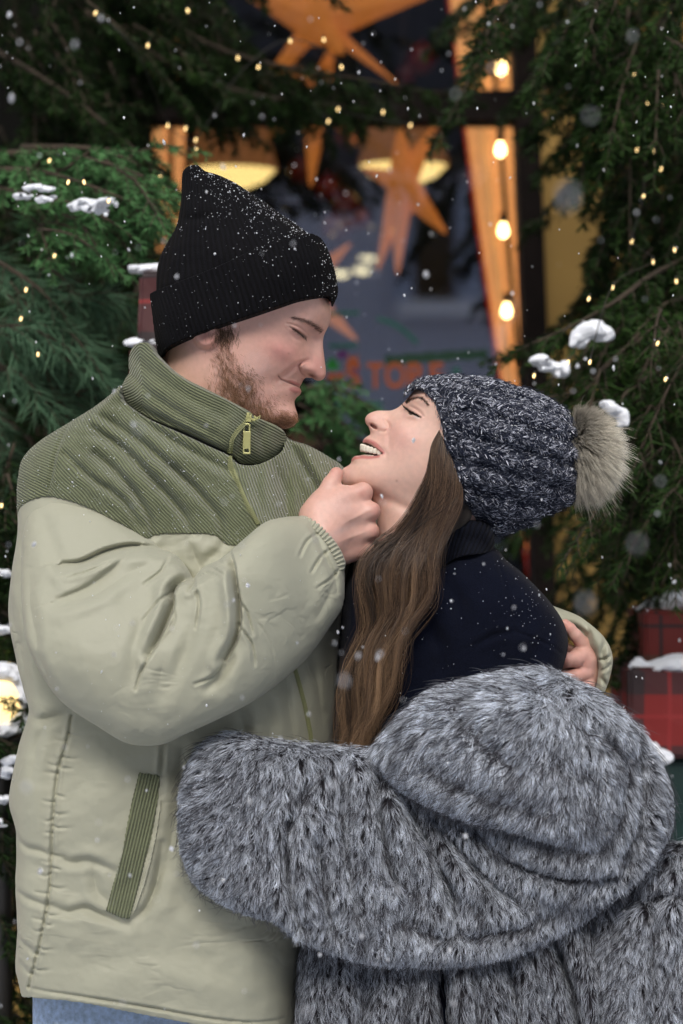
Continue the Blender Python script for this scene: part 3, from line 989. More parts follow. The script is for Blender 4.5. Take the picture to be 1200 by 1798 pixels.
TAN = ([(10, 900), (57, 858), (93, 842), (140, 850), (191, 871), (238, 897), (274, 921), (287, 923), (335, 921), (385, 924), (403, 939), (470, 947), (560, 972), (680, 965), (680, 1300), (620, 1500), (560, 1700),
        (532, 1802), (480, 1799), (435, 1792), (380, 1781), (275, 1762), (170, 1741), (120, 1735), (75, 1733), (47, 1737), (37, 1702), (0, 1694), (-20, 1300)],)

def torso_post(w, r):
    U, V = r.U, r.V
    # the shoulders fall away from the foot of the collar
    dc = seg_dist(U, V, spline([(206, 690), (240, 720), (300, 752), (370, 783), (408, 801), (425, 816), (455, 816), (482, 803), (508, 762)], 5, False), False)[0]
    cap = np.interp(U, [210, 260, 340, 420, 470, 508], [84, 116, 142, 134, 106, 62]) + 0.50 * dc
    w = np.where(w > cap - 5, cap - 5 + 5 * np.tanh((w - cap + 5) / 5), w)
    # big puffs and soft folds of the lower body
    w = w + 7 * fbm(U / 120, V / 90, 31) + 2.2 * fbm(U / 34, V / 30, 33)
    w = crease(w, r, [(142, 1245), (134, 1290), (120, 1335), (112, 1400), (108, 1470), (106, 1520), (100, 1570), (88, 1630), (72, 1690), (66, 1712)], 3.2, 6, taper=False)
    w = bulge(w, r, (75, 1350), (30, 90), 12)
    w = bulge(w, r, (190, 1400), (48, 95), 12, 0.1)
    w = bulge(w, r, (70, 1560), (26, 46), 8)
    for pts, wd, dp in [
        ([(112, 1478), (140, 1494), (175, 1490), (215, 1508)], 8, 8), ([(107, 1566), (135, 1578), (165, 1572), (195, 1584), (240, 1600)], 8, 9),
        ([(34, 1452), (60, 1470), (90, 1476), (110, 1486)], 6, 6), ([(34, 1545), (60, 1556), (90, 1564), (106, 1570)], 6, 6),
        ([(35, 1625), (60, 1640), (88, 1652)], 6, 5), ([(40, 1672), (80, 1690)], 6, 4),
        ([(96, 1256), (80, 1300), (74, 1350)], 9, 6), ([(60, 1244), (90, 1252), (140, 1240)], 9, 8),
        ([(298, 1288), (296, 1320), (294, 1342)], 4, 7), ([(330, 1300), (322, 1400), (300, 1500), (262, 1590)], 12, 9),
        ([(205, 1560), (185, 1540), (180, 1500)], 10, 7), ([(243, 1592), (268, 1570), (285, 1530), (296, 1460)], 6, 8),
        ([(430, 1240), (440, 1300), (430, 1350)], 12, 6), ([(470, 1215), (478, 1262), (474, 1300)], 10, 6), ([(505, 1180), (510, 1240), (520, 1300)], 7, 7),
        ([(548, 1150), (560, 1210), (568, 1280)], 7, 6), ([(575, 1120), (580, 1180), (578, 1250)], 8, 5), ([(20, 1020), (34, 1080), (55, 1160), (62, 1230)], 10, 8),
        ([(300, 980), (330, 1000), (350, 1022)], 7, 7), ([(340, 946), (352, 975), (362, 1000)], 8, 6), ([(395, 960), (380, 975), (366, 990)], 8, 6),
        # yoke folds
        ([(222, 712), (300, 770), (380, 815), (410, 830)], 8, 11), ([(150, 740), (225, 790), (285, 850), (330, 900), (350, 936)], 8, 15),
        ([(170, 725), (250, 775), (330, 840), (390, 905), (402, 950)], 8, 14), ([(180, 800), (235, 850), (272, 905), (282, 938)], 7, 14),
        ([(128, 800), (180, 846), (230, 880), (262, 925)], 7, 11), ([(131, 742), (112, 800), (103, 858)], 3.5, 5), ([(150, 765), (185, 772), (215, 790)], 7, 5),
        ([(508, 775), (540, 830), (570, 880)], 8, 12), ([(480, 810), (500, 860), (505, 910)], 9, 11), ([(545, 790), (580, 840), (600, 880)], 8, 6),
        ([(460, 820), (455, 860), (470, 905)], 9, 6),
        # hem
        ([(66, 1711), (150, 1719), (240, 1732), (350, 1752), (430, 1765), (500, 1771)], 3.0, 5),
        ([(300, 1640), (360, 1655), (420, 1690)], 20, 4), ([(120, 1640), (180, 1660), (260, 1655)], 22, 4)]:
        w = crease(w, r, pts, wd, dp)
    for k in range(13):
        vv = 1275 + k * 33 + 9 * math.sin(k * 2.3); uu = float(np.interp(vv, [1245, 1335, 1400, 1520, 1630, 1712], [142, 120, 112, 106, 88, 66]))
        w = crease(w, r, [(uu + 2, vv), (uu + 14 + 5 * math.sin(k), vv + 3), (uu + 28 + 8 * math.sin(k * 1.7), vv + 5 * math.sin(k * 3.1))], 2.6, 3.6, taper='end')
        w = crease(w, r, [(uu - 2, vv + 12), (uu - 13, vv + 12 + 3 * math.sin(k * 2)), (uu - 24 - 6 * math.sin(k), vv + 8)], 2.6, 3.2, taper='end')
    w = bulge(w, r, (300, 1690), (150, 60), 8)
    w = bulge(w, r, (440, 1650), (60, 70), 6)
    # hem gathers
    w = w + 1.6 * np.sin(U / 5.5 + 2 * fbm(U / 30, V / 60, 9)) * sst(1715, 1735, V - (U - 60) * 0.11) * sst(1.0, 0.2, (V - (U - 60) * 0.11 - 1700) / 60)
    return w

def torso_c(U, V):
    return 0.0 * U - 105 * sst(430, 600, U)
torsoR = Relief(TORSO, step=2.4, wmax=165, c=torso_c, post=torso_post, clip=TAN, clipK=3000.0)
yokeR = Relief(TORSO, step=2.4, wmax=165, c=torso_c, post=lambda w, r: torso_post(w, r) + 3.0, clip=YOKE, clipK=9000.0)

zip_top = [(443, 728), (434, 745), (421, 760), (412, 775), (408, 802), (411, 820), (419, 840), (429, 864), (439, 886), (448, 902), (458, 920)]
def yoke_phase(u, v):
    th = 0.82
    x = -np.sin(th) * (u - 300) + np.cos(th) * (v - 800)
    a = x + 5 * fbm(u / 60, v / 60, 41)
    thl = 0.40
    b = -math.sin(thl) * (u - 60) + math.cos(thl) * (v - 800) + 3 * fbm(u / 40, v / 40, 43)
    seam = u < 131 - (v - 742) * 0.24
    rgt = (u > np.interp(v, [728, 775, 802, 840, 886, 920], [443, 412, 408, 419, 439, 458]))
    c = -math.sin(1.25) * (u - 300) + math.cos(1.25) * (v - 800) + 4 * fbm(u / 50, v / 50, 44)
    return np.where(seam, b, np.where(rgt, c, a)) * 2 * math.pi / 4.5

COLLAR = [(226, 640), (229, 624), (238, 610), (252, 604), (268, 606), (280, 622), (308, 650), (335, 668), (362, 681), (390, 695), (413, 707), (443, 724), (452, 734), (462, 737), (485, 747), (500, 758), (504, 772), (495, 792),
          (482, 805), (455, 818), (425, 818), (409, 804), (370, 786), (331, 767), (300, 754), (269, 740), (240, 722), (218, 706), (211, 690), (218, 668), (228, 656)]
COLLAR_BASE = [(212, 690), (222, 662), (226, 640), (227, 560), (300, 540), (400, 560), (470, 620), (512, 740), (508, 775), (495, 796), (482, 812), (450, 840), (400, 850), (300, 800), (240, 740)]
collar_c = [(245, 640, 58), (270, 660, 92), (300, 690, 120), (260, 700, 96), (350, 710, 136), (340, 740, 138), (400, 735, 132), (390, 770, 136), (430, 750, 112), (425, 785, 112), (460, 760, 84), (460, 790, 80), (490, 770, 44),
            (300, 620, 116), (380, 660, 130), (450, 700, 92)]
def collar_post(w, r):
    w = w + 3.5 * fbm(r.U / 50, r.V / 40, 51)
    for pts, wd, dp in [([(228, 655), (270, 695), (330, 735), (395, 775)], 7, 6), ([(240, 628), (285, 668), (350, 708), (400, 738)], 8, 4),
                        ([(385, 700), (395, 735), (388, 770)], 9, 4), ([(452, 736), (432, 768), (424, 800)], 5, 6), ([(470, 745), (462, 775), (470, 800)], 8, 5), ([(240, 715), (290, 738), (345, 765), (400, 795)], 5, 5)]:
        w = crease(w, r, pts, wd, dp)
    return w
collarR = Relief(COLLAR_BASE, step=2.0, ctrl=collar_c, post=collar_post, clip=COLLAR, clipK=2600.0)
_ctop = spline([(212, 640), (229, 616), (252, 602), (280, 620), (335, 666), (413, 706), (443, 724), (462, 737), (500, 758)], 5, False)
def collar_phase(u, v):
    d = seg_dist(u, v, _ctop, False)[0]
    d = d + 2.5 * fbm(u / 50, v / 50, 47)
    return d * 2 * math.pi / 4.5

# ---- near sleeve
T_SL = 150.0
_ks = 1 / (1 - T_SL / TD)   # outline is drawn as seen, the solid is scaled back to its own depth
SLEEVE = [(42, 899), (57, 876), (93, 861), (140, 869), (191, 890), (238, 916), (272, 945), (290, 962), (312, 974), (331, 998), (340, 1014), (346, 1008), (362, 993), (388, 981), (408, 965), (434, 942), (465, 917), (496, 908), (530, 906),
          (548, 912), (566, 926), (590, 955), (604, 986), (606, 1005), (606, 1045), (601, 1072), (584, 1098), (543, 1155), (496, 1196), (450, 1227), (388, 1258), (331, 1284), (295, 1301), (260, 1305), (222, 1298), (171, 1267), (124, 1236), (98, 1208), (72, 1165),
          (52, 1122), (41, 1062), (34, 993), (34, 940)]
def sleeve_c(U, V):
    # shoulder -> elbow comes towards the camera, forearm leads back to her chin
    a = 80 + 110 * sst(880, 1180, V)
    b = 190 - 120 * sst(400, 590, U)
    m = sst(250, 420, U + (1040 - V) * 0.25)
    return a * (1 - m) + b * m - T_SL * 0
def sleeve_post(w, r):
    U, V = r.U, r.V
    w = w * (1 - 0.0) + 4 * fbm(U / 110, V / 90, 61) + 1.6 * fbm(U / 30, V / 36, 62)
    for pts, wd, dp, kw in [
        ([(340, 1014), (322, 1022), (311, 1036), (312, 1058), (304, 1082), (290, 1112), (276, 1140)], 6.5, 34, dict(asym=0.55)),
        ([(342, 1012), (346, 1022), (340, 1034)], 4, 14, {}),
        ([(312, 1060), (316, 1080), (303, 1104), (284, 1128)], 4, 6, dict(asym=0.4)),
        ([(408, 968), (416, 990), (421, 1020), (427, 1060), (427, 1090), (420, 1120), (402, 1150)], 6, 30, dict(asym=0.55)),
        ([(420, 1120), (405, 1160), (386, 1196)], 12, 10, {}),
        ([(388, 983), (398, 990), (412, 992)], 5, 8, {}),
        ([(286, 962), (262, 958), (228, 957), (190, 966), (150, 984), (118, 988)], 8, 20, dict(asym=-0.5)),
        ([(232, 972), (200, 1002), (160, 1030), (112, 1050)], 10, 12, dict(asym=-0.4)), ([(262, 990), (225, 1010), (180, 1040), (130, 1054)], 10, 8, {}),
        ([(72, 900), (100, 960), (112, 985)], 14, 5, {}),
        ([(352, 1088), (338, 1130), (318, 1172), (296, 1205)], 13, 9, {}), ([(262, 1092), (252, 1140), (246, 1180)], 13, 8, {}),
        ([(330, 1044), (350, 1030), (372, 1016)], 8, -6, {}), ([(300, 1150), (290, 1190)], 10, 5, {}),
        ([(372, 1200), (395, 1172), (415, 1148)], 7, 7, {}),
        ([(340, 1012), (362, 1004), (392, 1008)], 5, 6, {}),
        ([(434, 1060), (452, 1082), (470, 1106), (480, 1130), (486, 1165), (488, 1200)], 1.8, 2.2, {}),
        ([(150, 875), (200, 905), (245, 935), (280, 962)], 8, 5, {}), ([(60, 1000), (64, 1060), (80, 1120)], 10, 6, {}), ([(78, 1100), (84, 1150), (110, 1200)], 8, 5, {}),
        ([(120, 1150), (150, 1220), (200, 1265)], 26, 6, {}),
        ([(548, 922), (560, 950), (575, 985), (588, 1010), (592, 1040)], 5, 8, {}), ([(520, 940), (530, 1000), (545, 1060), (540, 1110)], 22, 6, {}), ([(588, 1010), (580, 1040), (560, 1080)], 8, 6, {})]:
        w = crease(w, r, pts, wd, dp, **kw)
    for pts in [[(344, 1018), (358, 1052), (353, 1096)], [(318, 1032), (292, 1048), (264, 1082)], [(424, 1046), (440, 1074), (448, 1108)], [(336, 1006), (318, 992), (300, 984)], [(404, 1152), (384, 1176), (352, 1190)],
                [(352, 1000), (372, 994), (398, 1004)], [(276, 1142), (262, 1166), (252, 1200)], [(300, 975), (290, 1000), (262, 1022)], [(424, 1090), (446, 1122), (452, 1160)], [(200, 985), (168, 1000), (128, 1012)],
                [(560, 935), (540, 950), (528, 975)], [(580, 965), (562, 980), (548, 1004)], [(596, 1000), (582, 1016), (560, 1030)]]:
        w = crease(w, r, pts, 2.8, 6)
    w = bulge(w, r, (170, 1130), (90, 90), 10)
    w = bulge(w, r, (372, 1090), (24, 70), 9, 0.3)
    w = bulge(w, r, (500, 1020), (50, 70), 10)
    return w
sleeveR = Relief([(600 + (u - 600), 899 + (v - 899)) for u, v in SLEEVE], step=2.2, wmax=135, c=sleeve_c, post=sleeve_post, t0=T_SL,
                 clip=SLEEVE, clipK=lambda U, V: 900 + 1200 * sst(500, 560, U))

# gathered cuff
CUFF = [(528, 905), (545, 908), (566, 922), (592, 953), (607, 986), (604, 1002), (596, 1003), (588, 985), (572, 955), (552, 932), (536, 921), (515, 914)]
CUFF_BASE = [(500, 900), (530, 902), (570, 915), (600, 950), (611, 990), (604, 1012), (580, 1040), (530, 1060), (480, 1000), (480, 930)]
def cuffJ_post(w, r):
    pr = seg_dist(r.U, r.V, spline([(522, 908), (552, 918), (578, 945), (597, 978), (603, 1003)], 5, False), False)
    r.cuffpar = pr[1]
    return np.minimum(w, 62) + 2.6 * np.sin(pr[1] * 2 * math.pi / 7.5 + 1.2 * fbm(r.U / 12, r.V / 12, 7))
cuffJR = Relief(CUFF_BASE, step=1.3, wmax=70, c=88.0, post=cuffJ_post, clip=CUFF, clipK=1500.0, t0=100.0)

# ---- far sleeve, behind her back
FSL = [(940, 1040), (961, 1059), (990, 1071), (1020, 1083), (1045, 1102), (1063, 1120), (1074, 1140), (1078, 1160), (1074, 1185), (1067, 1208), (1056, 1230), (1046, 1226), (1050, 1200), (1053, 1174), (1049, 1158), (1043, 1143),
       (1020, 1120), (1000, 1112), (960, 1140), (900, 1130), (880, 1080)]
def fsl_post(w, r):
    w = w + 2.0 * fbm(r.U / 22, r.V / 22, 71)
    for pts, wd, dp in [([(1004, 1098), (1025, 1110), (1034, 1124), (1030, 1136)], 5, 8), ([(1028, 1092), (1036, 1110), (1032, 1122)], 5, 5), ([(1064, 1124), (1058, 1145), (1062, 1165)], 5, 6),
                        ([(1050, 1160), (1062, 1158), (1074, 1150)], 3, 5), ([(1054, 1180), (1064, 1174), (1074, 1166)], 3, 4), ([(1056, 1190), (1066, 1205)], 4, 5)]:
        w = crease(w, r, pts, wd, dp)
    return w
fslR = Relief(FSL, step=1.6, wmax=60, c=lambda U, V: -75 + 60 * sst(980, 1060, U), post=fsl_post)

# ---- pocket welt
POCK = ([(255, 1337), (272, 1339), (296, 1343), (293, 1380), (287, 1420), (280, 1455), (268, 1500), (256, 1548), (243, 1592), (225, 1588), (197, 1576), (205, 1548), (216, 1510), (226, 1475), (234, 1430), (243, 1385)],)
pockR = Relief(TORSO, step=2.0, wmax=165, c=torso_c, post=lambda w, r: torso_post(w, r) + 2.6, clip=POCK, clipK=12000.0)
POCK2 = ([(294, 1340), (300, 1342), (299, 1400), (291, 1450), (283, 1490), (272, 1530), (258, 1570), (244, 1597), (238, 1594), (252, 1550), (268, 1495), (280, 1450), (289, 1400)],)
pock2R = Relief(TORSO, step=2.0, wmax=165, c=torso_c, post=lambda w, r: torso_post(w, r) + 5.0, clip=POCK2, clipK=7000.0)
def pock_phase(u, v):
    x = (u - 255) + (v - 1400) * 0.235
    return x * 2 * math.pi / 5.4

def strip_on(rel, pts, width, lift, name, mat, parent, n=60):
    """thin band lying on a surface along a drawn line"""
    pl = spline(pts, 10, False)
    tg = np.gradient(pl, axis=0); tg /= np.linalg.norm(tg, axis=1, keepdims=True)
    nn = np.stack([-tg[:, 1], tg[:, 0]], 1)
    rows = []
    prof = [(-0.5, -1.0), (-0.5, 0.9), (-0.25, 1.1), (0.25, 1.1), (0.5, 0.9), (0.5, -1.0)]
    for a, h in prof:
        q = pl + nn * a * width
        t = rel.front(pl[:, 0], pl[:, 1])
        rows.append(to_world(q[:, 0], q[:, 1], t + h * lift, rel.t0))
    V = np.stack(rows, 1); m, k, _ = V.shape
    F = []
    for i in range(m - 1):
        for j in range(k - 1):
            F.append((i * k + j, i * k + j + 1, (i + 1) * k + j + 1, (i + 1) * k + j))
    F.append(tuple(range(k))); F.append(tuple(reversed(range((m - 1) * k, m * k))))
    return mesh_obj(name, V.reshape(-1, 3), F, mat, parent, smooth=False)

def box_data(c, ax, half):
    """box verts and faces; ax = 3 unit vectors, half = 3 half sizes"""
    c = np.array(c, float); V = []
    for sx in (-1, 1):
        for sy in (-1, 1):
            for sz in (-1, 1):
                V.append(c + ax[0] * half[0] * sx + ax[1] * half[1] * sy + ax[2] * half[2] * sz)
    F = [(0, 1, 3, 2), (4, 6, 7, 5), (0, 4, 5, 1), (2, 3, 7, 6), (0, 2, 6, 4), (1, 5, 7, 3)]
    return V, F

M_TOOTH = simple('dull green brass teeth', (0.30, 0.31, 0.15), rough=0.5, metal=0.2)
def zip_teeth(rel, pts, lift, name, parent, pitch=3.0, hw=2.0):
    pl = spline(pts, 30, False)
    L = np.concatenate([[0], np.cumsum(np.linalg.norm(np.diff(pl, axis=0), axis=1))])
    V = []; F = []
    for s in np.arange(1, L[-1], pitch):
        u = np.interp(s, L, pl[:, 0]); v = np.interp(s, L, pl[:, 1])
        du = np.interp(s + 1, L, pl[:, 0]) - u; dv = np.interp(s + 1, L, pl[:, 1]) - v
        l = math.hypot(du, dv) + 1e-9; tx = np.array([du / l, -dv / l]); 
        T = np.array([tx[0], 0, tx[1]]); Nn = np.array([-tx[1], 0, tx[0]]); Y = np.array([0, -1.0, 0])
        t = float(rel.front(u, v)) + lift
        c = to_world(u, v, t, rel.t0)
        vv, ff = box_data(c, [Nn, T, Y], (hw / PX, pitch * 0.3 / PX, 1.6 / PX))
        F += [tuple(i + len(V) for i in f) for f in ff]; V += vv
    return mesh_obj(name, V, F, M_TOOTH, parent, smooth=False)

# ================================================================== HANDS
def chain(X, Y, Z, pts, rad, k=4.0):
    F = None
    for i in range(len(pts) - 1):
        d = capsule(X, Y, Z, pts[i], pts[i + 1], rad[i], rad[i + 1])
        F = d if F is None else smin(F, d, k)
    return F

def near_hand(X, Y, Z):
    # back of the hand: a slab of four metacarpals, knuckles at the right, fingers folded away from the camera under her jaw
    F = chain(X, Y, Z, [(520, 985, 92), (565, 945, 86), (590, 905, 80)], [34, 38, 30], 20)
    mc = [((560, 905, 82), (634, 866, 68)), ((562, 925, 84), (650, 897, 72)), ((565, 950, 80), (648, 932, 66)), ((568, 972, 74), (640, 962, 56))]
    for a, b in mc:
        F = smin(F, capsule(X, Y, Z, a, b, 30, 17), 16)
    F = smin(F, capsule(X, Y, Z, (566, 890, 80), (600, 872, 72), 24, 20), 12)
    kn = [(638, 864, 72, 14.5), (650, 898, 76, 14), (648, 933, 70, 13), (640, 963, 60, 12)]
    for x, y, z, r_ in kn:
        F = smin(F, ellipsoid(X, Y, Z, (x, y, z), (r_, r_, r_)), 7)
    fing = [([(638, 866, 68), (628, 862, 22), (602, 868, -6), (585, 880, 6)], [14.5, 13.5, 12.5, 11]),
            ([(650, 899, 70), (644, 896, 20), (612, 900, -8), (588, 908, 14)], [14.5, 13.5, 12.5, 11]),
            ([(648, 934, 64), (642, 928, 18), (612, 930, -6), (592, 936, 16)], [13.5, 12.5, 11.5, 10.5]),
            ([(640, 963, 54), (632, 956, 16), (608, 956, -2), (592, 960, 18)], [12, 11.5, 10.5, 9.5])]
    G = None
    for p, r_ in fing:
        d = chain(X, Y, Z, p, r_, 3)
        G = d if G is None else smin(G, d, 2.0)
    F = smin(F, G, 6)
    # thumb: leaves the side of the palm, pad against the front of her chin
    th = chain(X, Y, Z, [(552, 905, 78), (566, 880, 74), (582, 853, 66), (591, 833, 60)], [25, 18, 14.5, 12.0], 10)
    F = smin(F, th, 7)
    # faint tendon and knuckle dimples
    F = F + 1.2 * np.exp(-(((X - 655) / 9) ** 2 + ((Y - 880) / 7) ** 2)) + 1.0 * np.exp(-(((X - 655) / 9) ** 2 + ((Y - 915) / 7) ** 2)) + 1.0 * np.exp(-(((X - 650) / 9) ** 2 + ((Y - 950) / 6) ** 2))
    F = F - 1.3 * np.exp(-((Y - 900 + 0.5 * (X - 640)) / 4.0) ** 2) * np.exp(-((X - 628) / 22.0) ** 2) * (Z > 60) - 1.1 * np.exp(-((Y - 934 + 0.35 * (X - 640)) / 4.0) ** 2) * np.exp(-((X - 624) / 22.0) ** 2) * (Z > 60)
    F = F + 0.45 * np.exp(-((X - 600 + (Y - 838) * 0.6) / 1.6) ** 2) * np.exp(-((Y - 842) / 7.0) ** 2)
    F = F + 0.5 * np.sin((Y * 0.9 + X * 0.35) / 5.5) * np.exp(-((X - 615) / 26.0) ** 2) * (Z > 60)
    return F
def hand_col(u, v, t):
    red = (0.58, 0.24, 0.20)
    return col3(SKIN_M, (0.45 * gauss(u, v, (638, 864), (14, 12)), red), (0.5 * gauss(u, v, (660, 898), (10, 16)), red), (0.45 * gauss(u, v, (658, 935), (10, 14)), red),
                (0.5 * gauss(u, v, (592, 826), (12, 14)), red), (0.35 * gauss(u, v, (635, 975), (26, 20)), (0.42, 0.2, 0.16)),
                (0.30 * gauss(u, v, (600, 930), (40, 6), -0.5), (0.42, 0.34, 0.34)))
handN_d = sdf_data(near_hand, (480, 805, -34), (680, 1024, 140), 1.6, 0.0, {'col': hand_col})

def far_hand(X, Y, Z):
    F = chain(X, Y, Z, [(1040, 1215, -50), (1030, 1180, -34), (1018, 1160, -24)], [22, 22, 20], 14)
    F = smin(F, chain(X, Y, Z, [(1026, 1132, -26), (1030, 1160, -22), (1030, 1196, -24)], [15, 19, 18], 14), 8)
    for p, r_ in [([(1024, 1130, -20), (1012, 1116, -12), (1002, 1104, -10), (994, 1096, -14)], [13, 11, 9.8, 8.5]),
                  ([(1028, 1152, -14), (1010, 1158, -4), (996, 1159, 0), (988, 1160, 0)], [15, 14, 13, 11.5]),
                  ([(1030, 1182, -14), (1012, 1187, -6), (1000, 1188, -6), (988, 1187, -8)], [14, 12.5, 11, 10]),
                  ([(1034, 1204, -16), (1018, 1208, -10), (1002, 1208, -12)], [13, 11.5, 10])]:
        F = smin(F, chain(X, Y, Z, p, r_, 3), 2.5)
    # thumb behind her back
    F = smin(F, chain(X, Y, Z, [(1044, 1150, -50), (1022, 1120, -74), (1000, 1104, -80)], [16, 12, 10], 6), 6)
    return F
def fhand_col(u, v, t):
    red = (0.58, 0.24, 0.20)
    return col3(SKIN_M, (0.6 * gauss(u, v, (996, 1100), (12, 12)), red), (0.6 * gauss(u, v, (986, 1160), (12, 14)), red), (0.35 * gauss(u, v, (1020, 1170), (30, 40)), red))
handF_d = sdf_data(far_hand, (960, 1070, -100), (1100, 1240, 24), 1.4, 0.0, {'col': fhand_col})
# ================================================================== ASSEMBLE THE MAN
def underbody(f, lo, hi, step, colr):
    return sdf_data(f, lo, hi, step, 0.0, {'col': lambda u, v, t: np.zeros((len(u), 3)) + np.array(colr)})
def man_under(X, Y, Z):
    F = chain(X, Y, Z, [(350, 800, 0), (330, 980, -10), (320, 1300, -10), (310, 1640, -10)], [78, 110, 105, 100], 40)
    F = smin(F, chain(X, Y, Z, [(330, 880, 0), (130, 900, 20), (190, 1170, 130), (400, 1060, 150), (540, 965, 96)], [70, 55, 46, 40, 30], 20), 20)
    F = smin(F, chain(X, Y, Z, [(340, 880, -20), (540, 900, -90), (760, 1120, -190), (960, 1150, -100), (1050, 1190, -46)], [70, 55, 44, 38, 26], 20), 20)
    return F
manU = underbody(man_under, (40, 700, -250), (1100, 1760, 220), 11, SKIN_M)
body_m = data_obj('body', merge_data(headM_d, handN_d, handF_d, manU), skin, man)

beanie = relief_obj('beanie', crownR, M_BEANIE, man, {'rib': lambda u, v, t: crown_phase(u, v) * 2 * math.pi / 8.6})
cuffO = relief_obj('turned_up_cuff', cuffR, M_BEANIE, beanie, {'rib': lambda u, v, t: cuff_phase(u, v) * 2 * math.pi / 9.2})

jacket = relief_obj('jacket', torsoR, M_NYLON, man)
relief_obj('yoke', yokeR, M_CORD, jacket, {'rib': lambda u, v, t: yoke_phase(u, v)})
relief_obj('collar', collarR, M_CORD, jacket, {'rib': lambda u, v, t: collar_phase(u, v)})
relief_obj('sleeve', sleeveR, M_NYLON, jacket)
relief_obj('sleeve_cuff', cuffJR, M_NYLON, jacket)
# the far sleeve: arm round her back, one mesh with the part that shows beyond her shoulder
def far_arm(X, Y, Z):
    return chain(X, Y, Z, [(520, 900, -90), (640, 1000, -190), (800, 1090, -230), (950, 1110, -140)], [95, 90, 80, 50], 30)
farA = sdf_data(far_arm, (400, 780, -340), (1010, 1200, 30), 7, 0.0)
_fd = relief_data(fslR)
data_obj('sleeve', merge_data((_fd[0], _fd[1], {}), (farA[0], farA[1], {})), M_NYLON, jacket)
pocket = relief_obj('pocket', pockR, M_CORD, jacket, {'rib': lambda u, v, t: pock_phase(u, v)})
relief_obj('pocket_flap', pock2R, M_NYLON, jacket)
strip_on(collarR, zip_top[:5], 10, 1.0, 'zip_tape', M_ZIPTAPE, jacket)
strip_on(yokeR, zip_top[4:], 10, 1.0, 'zip_tape', M_ZIPTAPE, jacket)
zip_teeth(collarR, zip_top[:5], 1.8, 'zipper', jacket)
zip_teeth(yokeR, zip_top[4:], 1.8, 'zipper', jacket)
zip_low = [(512, 1150), (520, 1175), (527, 1200), (535, 1232), (541, 1262), (545, 1285), (548, 1320)]
strip_on(torsoR, zip_low, 11, 1.2, 'zip_tape', M_ZIPTAPE, jacket)
zip_teeth(torsoR, zip_low, 2.0, 'zipper', jacket)

# slider and pull tab
def tab_data():
    V = []; F = []
    def add(c, half, ang=0.0):
        ca, sa = math.cos(ang), math.sin(ang)
        ax = [np.array([ca, 0, -sa]), np.array([0, -1.0, 0]), np.array([sa, 0, ca])]
        vv, ff = box_data(to_world(*c), ax, [h / PX for h in half])
        F.extend([tuple(i + len(V) for i in f) for f in ff]); V.extend(vv)
    tb = float(collarR.front(436, 760)) + 12
    t1 = float(collarR.front(441, 738)) + 6
    add((441, 739, t1), (4.5, 4, 5.5), 0.1)                    # slider
    add((440, 733, t1 + 3), (2.2, 2.5, 4))
    add((447, 740, t1 - 1), (5, 2, 1.6), 0.5); add((453, 737, t1 - 3), (4, 2, 1.6), 0.7)
    for k in range(5):
        add((447 + 3.2 * k, 742 - 1.4 * k, t1 - 4), (1.0, 2, 3.0), 0.2)
    # tab frame: two rails, bridge, solid middle, pierced foot
    add((432.5, 756, tb - 2), (1.4, 1.6, 7), 0.03); add((442.5, 756, tb - 2), (1.4, 1.6, 7), 0.03)
    add((437.5, 748.5, tb - 2), (5, 1.6, 1.6))
    add((437.8, 776, tb), (6.4, 1.7, 15), 0.02)
    add((432.4, 794, tb), (1.3, 1.7, 4)); add((442.6, 794, tb), (1.3, 1.7, 4)); add((437.8, 798.5, tb), (6.4, 1.7, 1.6))
    return V, F
_v, _f = tab_data()
tb = mesh_obj('zip_pull', _v, _f, M_ZIP, jacket, smooth=False)
bv = tb.modifiers.new('bevel', 'BEVEL'); bv.width = 0.0005; bv.segments = 2

# jeans, shoes
def jeans(X, Y, Z):
    F = chain(X, Y, Z, [(260, 1700, -10), (262, 1830, -10)], [170, 150], 30)
    F = np.maximum(F, 0) if False else F
    hip = np.sqrt(((X - 262) / 205.0) ** 2 + ((Z + 10) / 120.0) ** 2)
    F = (hip - 1) * 120
    F = np.maximum(F, np.abs(Y - 1790) - 140)
    F = smin(F, chain(X, Y, Z, [(175, 1900, 10), (160, 2400, 25), (150, 2990, 20)], [112, 82, 62], 30), 40)
    F = smin(F, chain(X, Y, Z, [(350, 1900, -30), (370, 2400, -30), (380, 2990, -40)], [112, 82, 62], 30), 40)
    F = F + 2.5 * np.sin((Y + 0.4 * X) / 26.0) * np.exp(-((Y - 2420) / 120.0) ** 2)
    return F
jd = sdf_data(jeans, (30, 1640, -160), (500, 3080, 150), 9)
data_obj('jeans', jd, M_DENIM, man)
M_SHOE = simple('dark leather', (0.03, 0.025, 0.02), rough=0.5)
def shoe(cx, cz):
    return lambda X, Y, Z: np.maximum(smin(ellipsoid(X, Y, Z, (cx + 60, 3070, cz), (130, 44, 52)), capsule(X, Y, Z, (cx, 2970, cz), (cx, 3050, cz), 62, 60), 30), Y - 3100)
for cx, cz in ((155, 20), (385, -40)):
    data_obj('shoe', sdf_data(shoe(cx, cz), (cx - 90, 2880, cz - 90), (cx + 210, 3112, cz + 90), 8), M_SHOE, man)

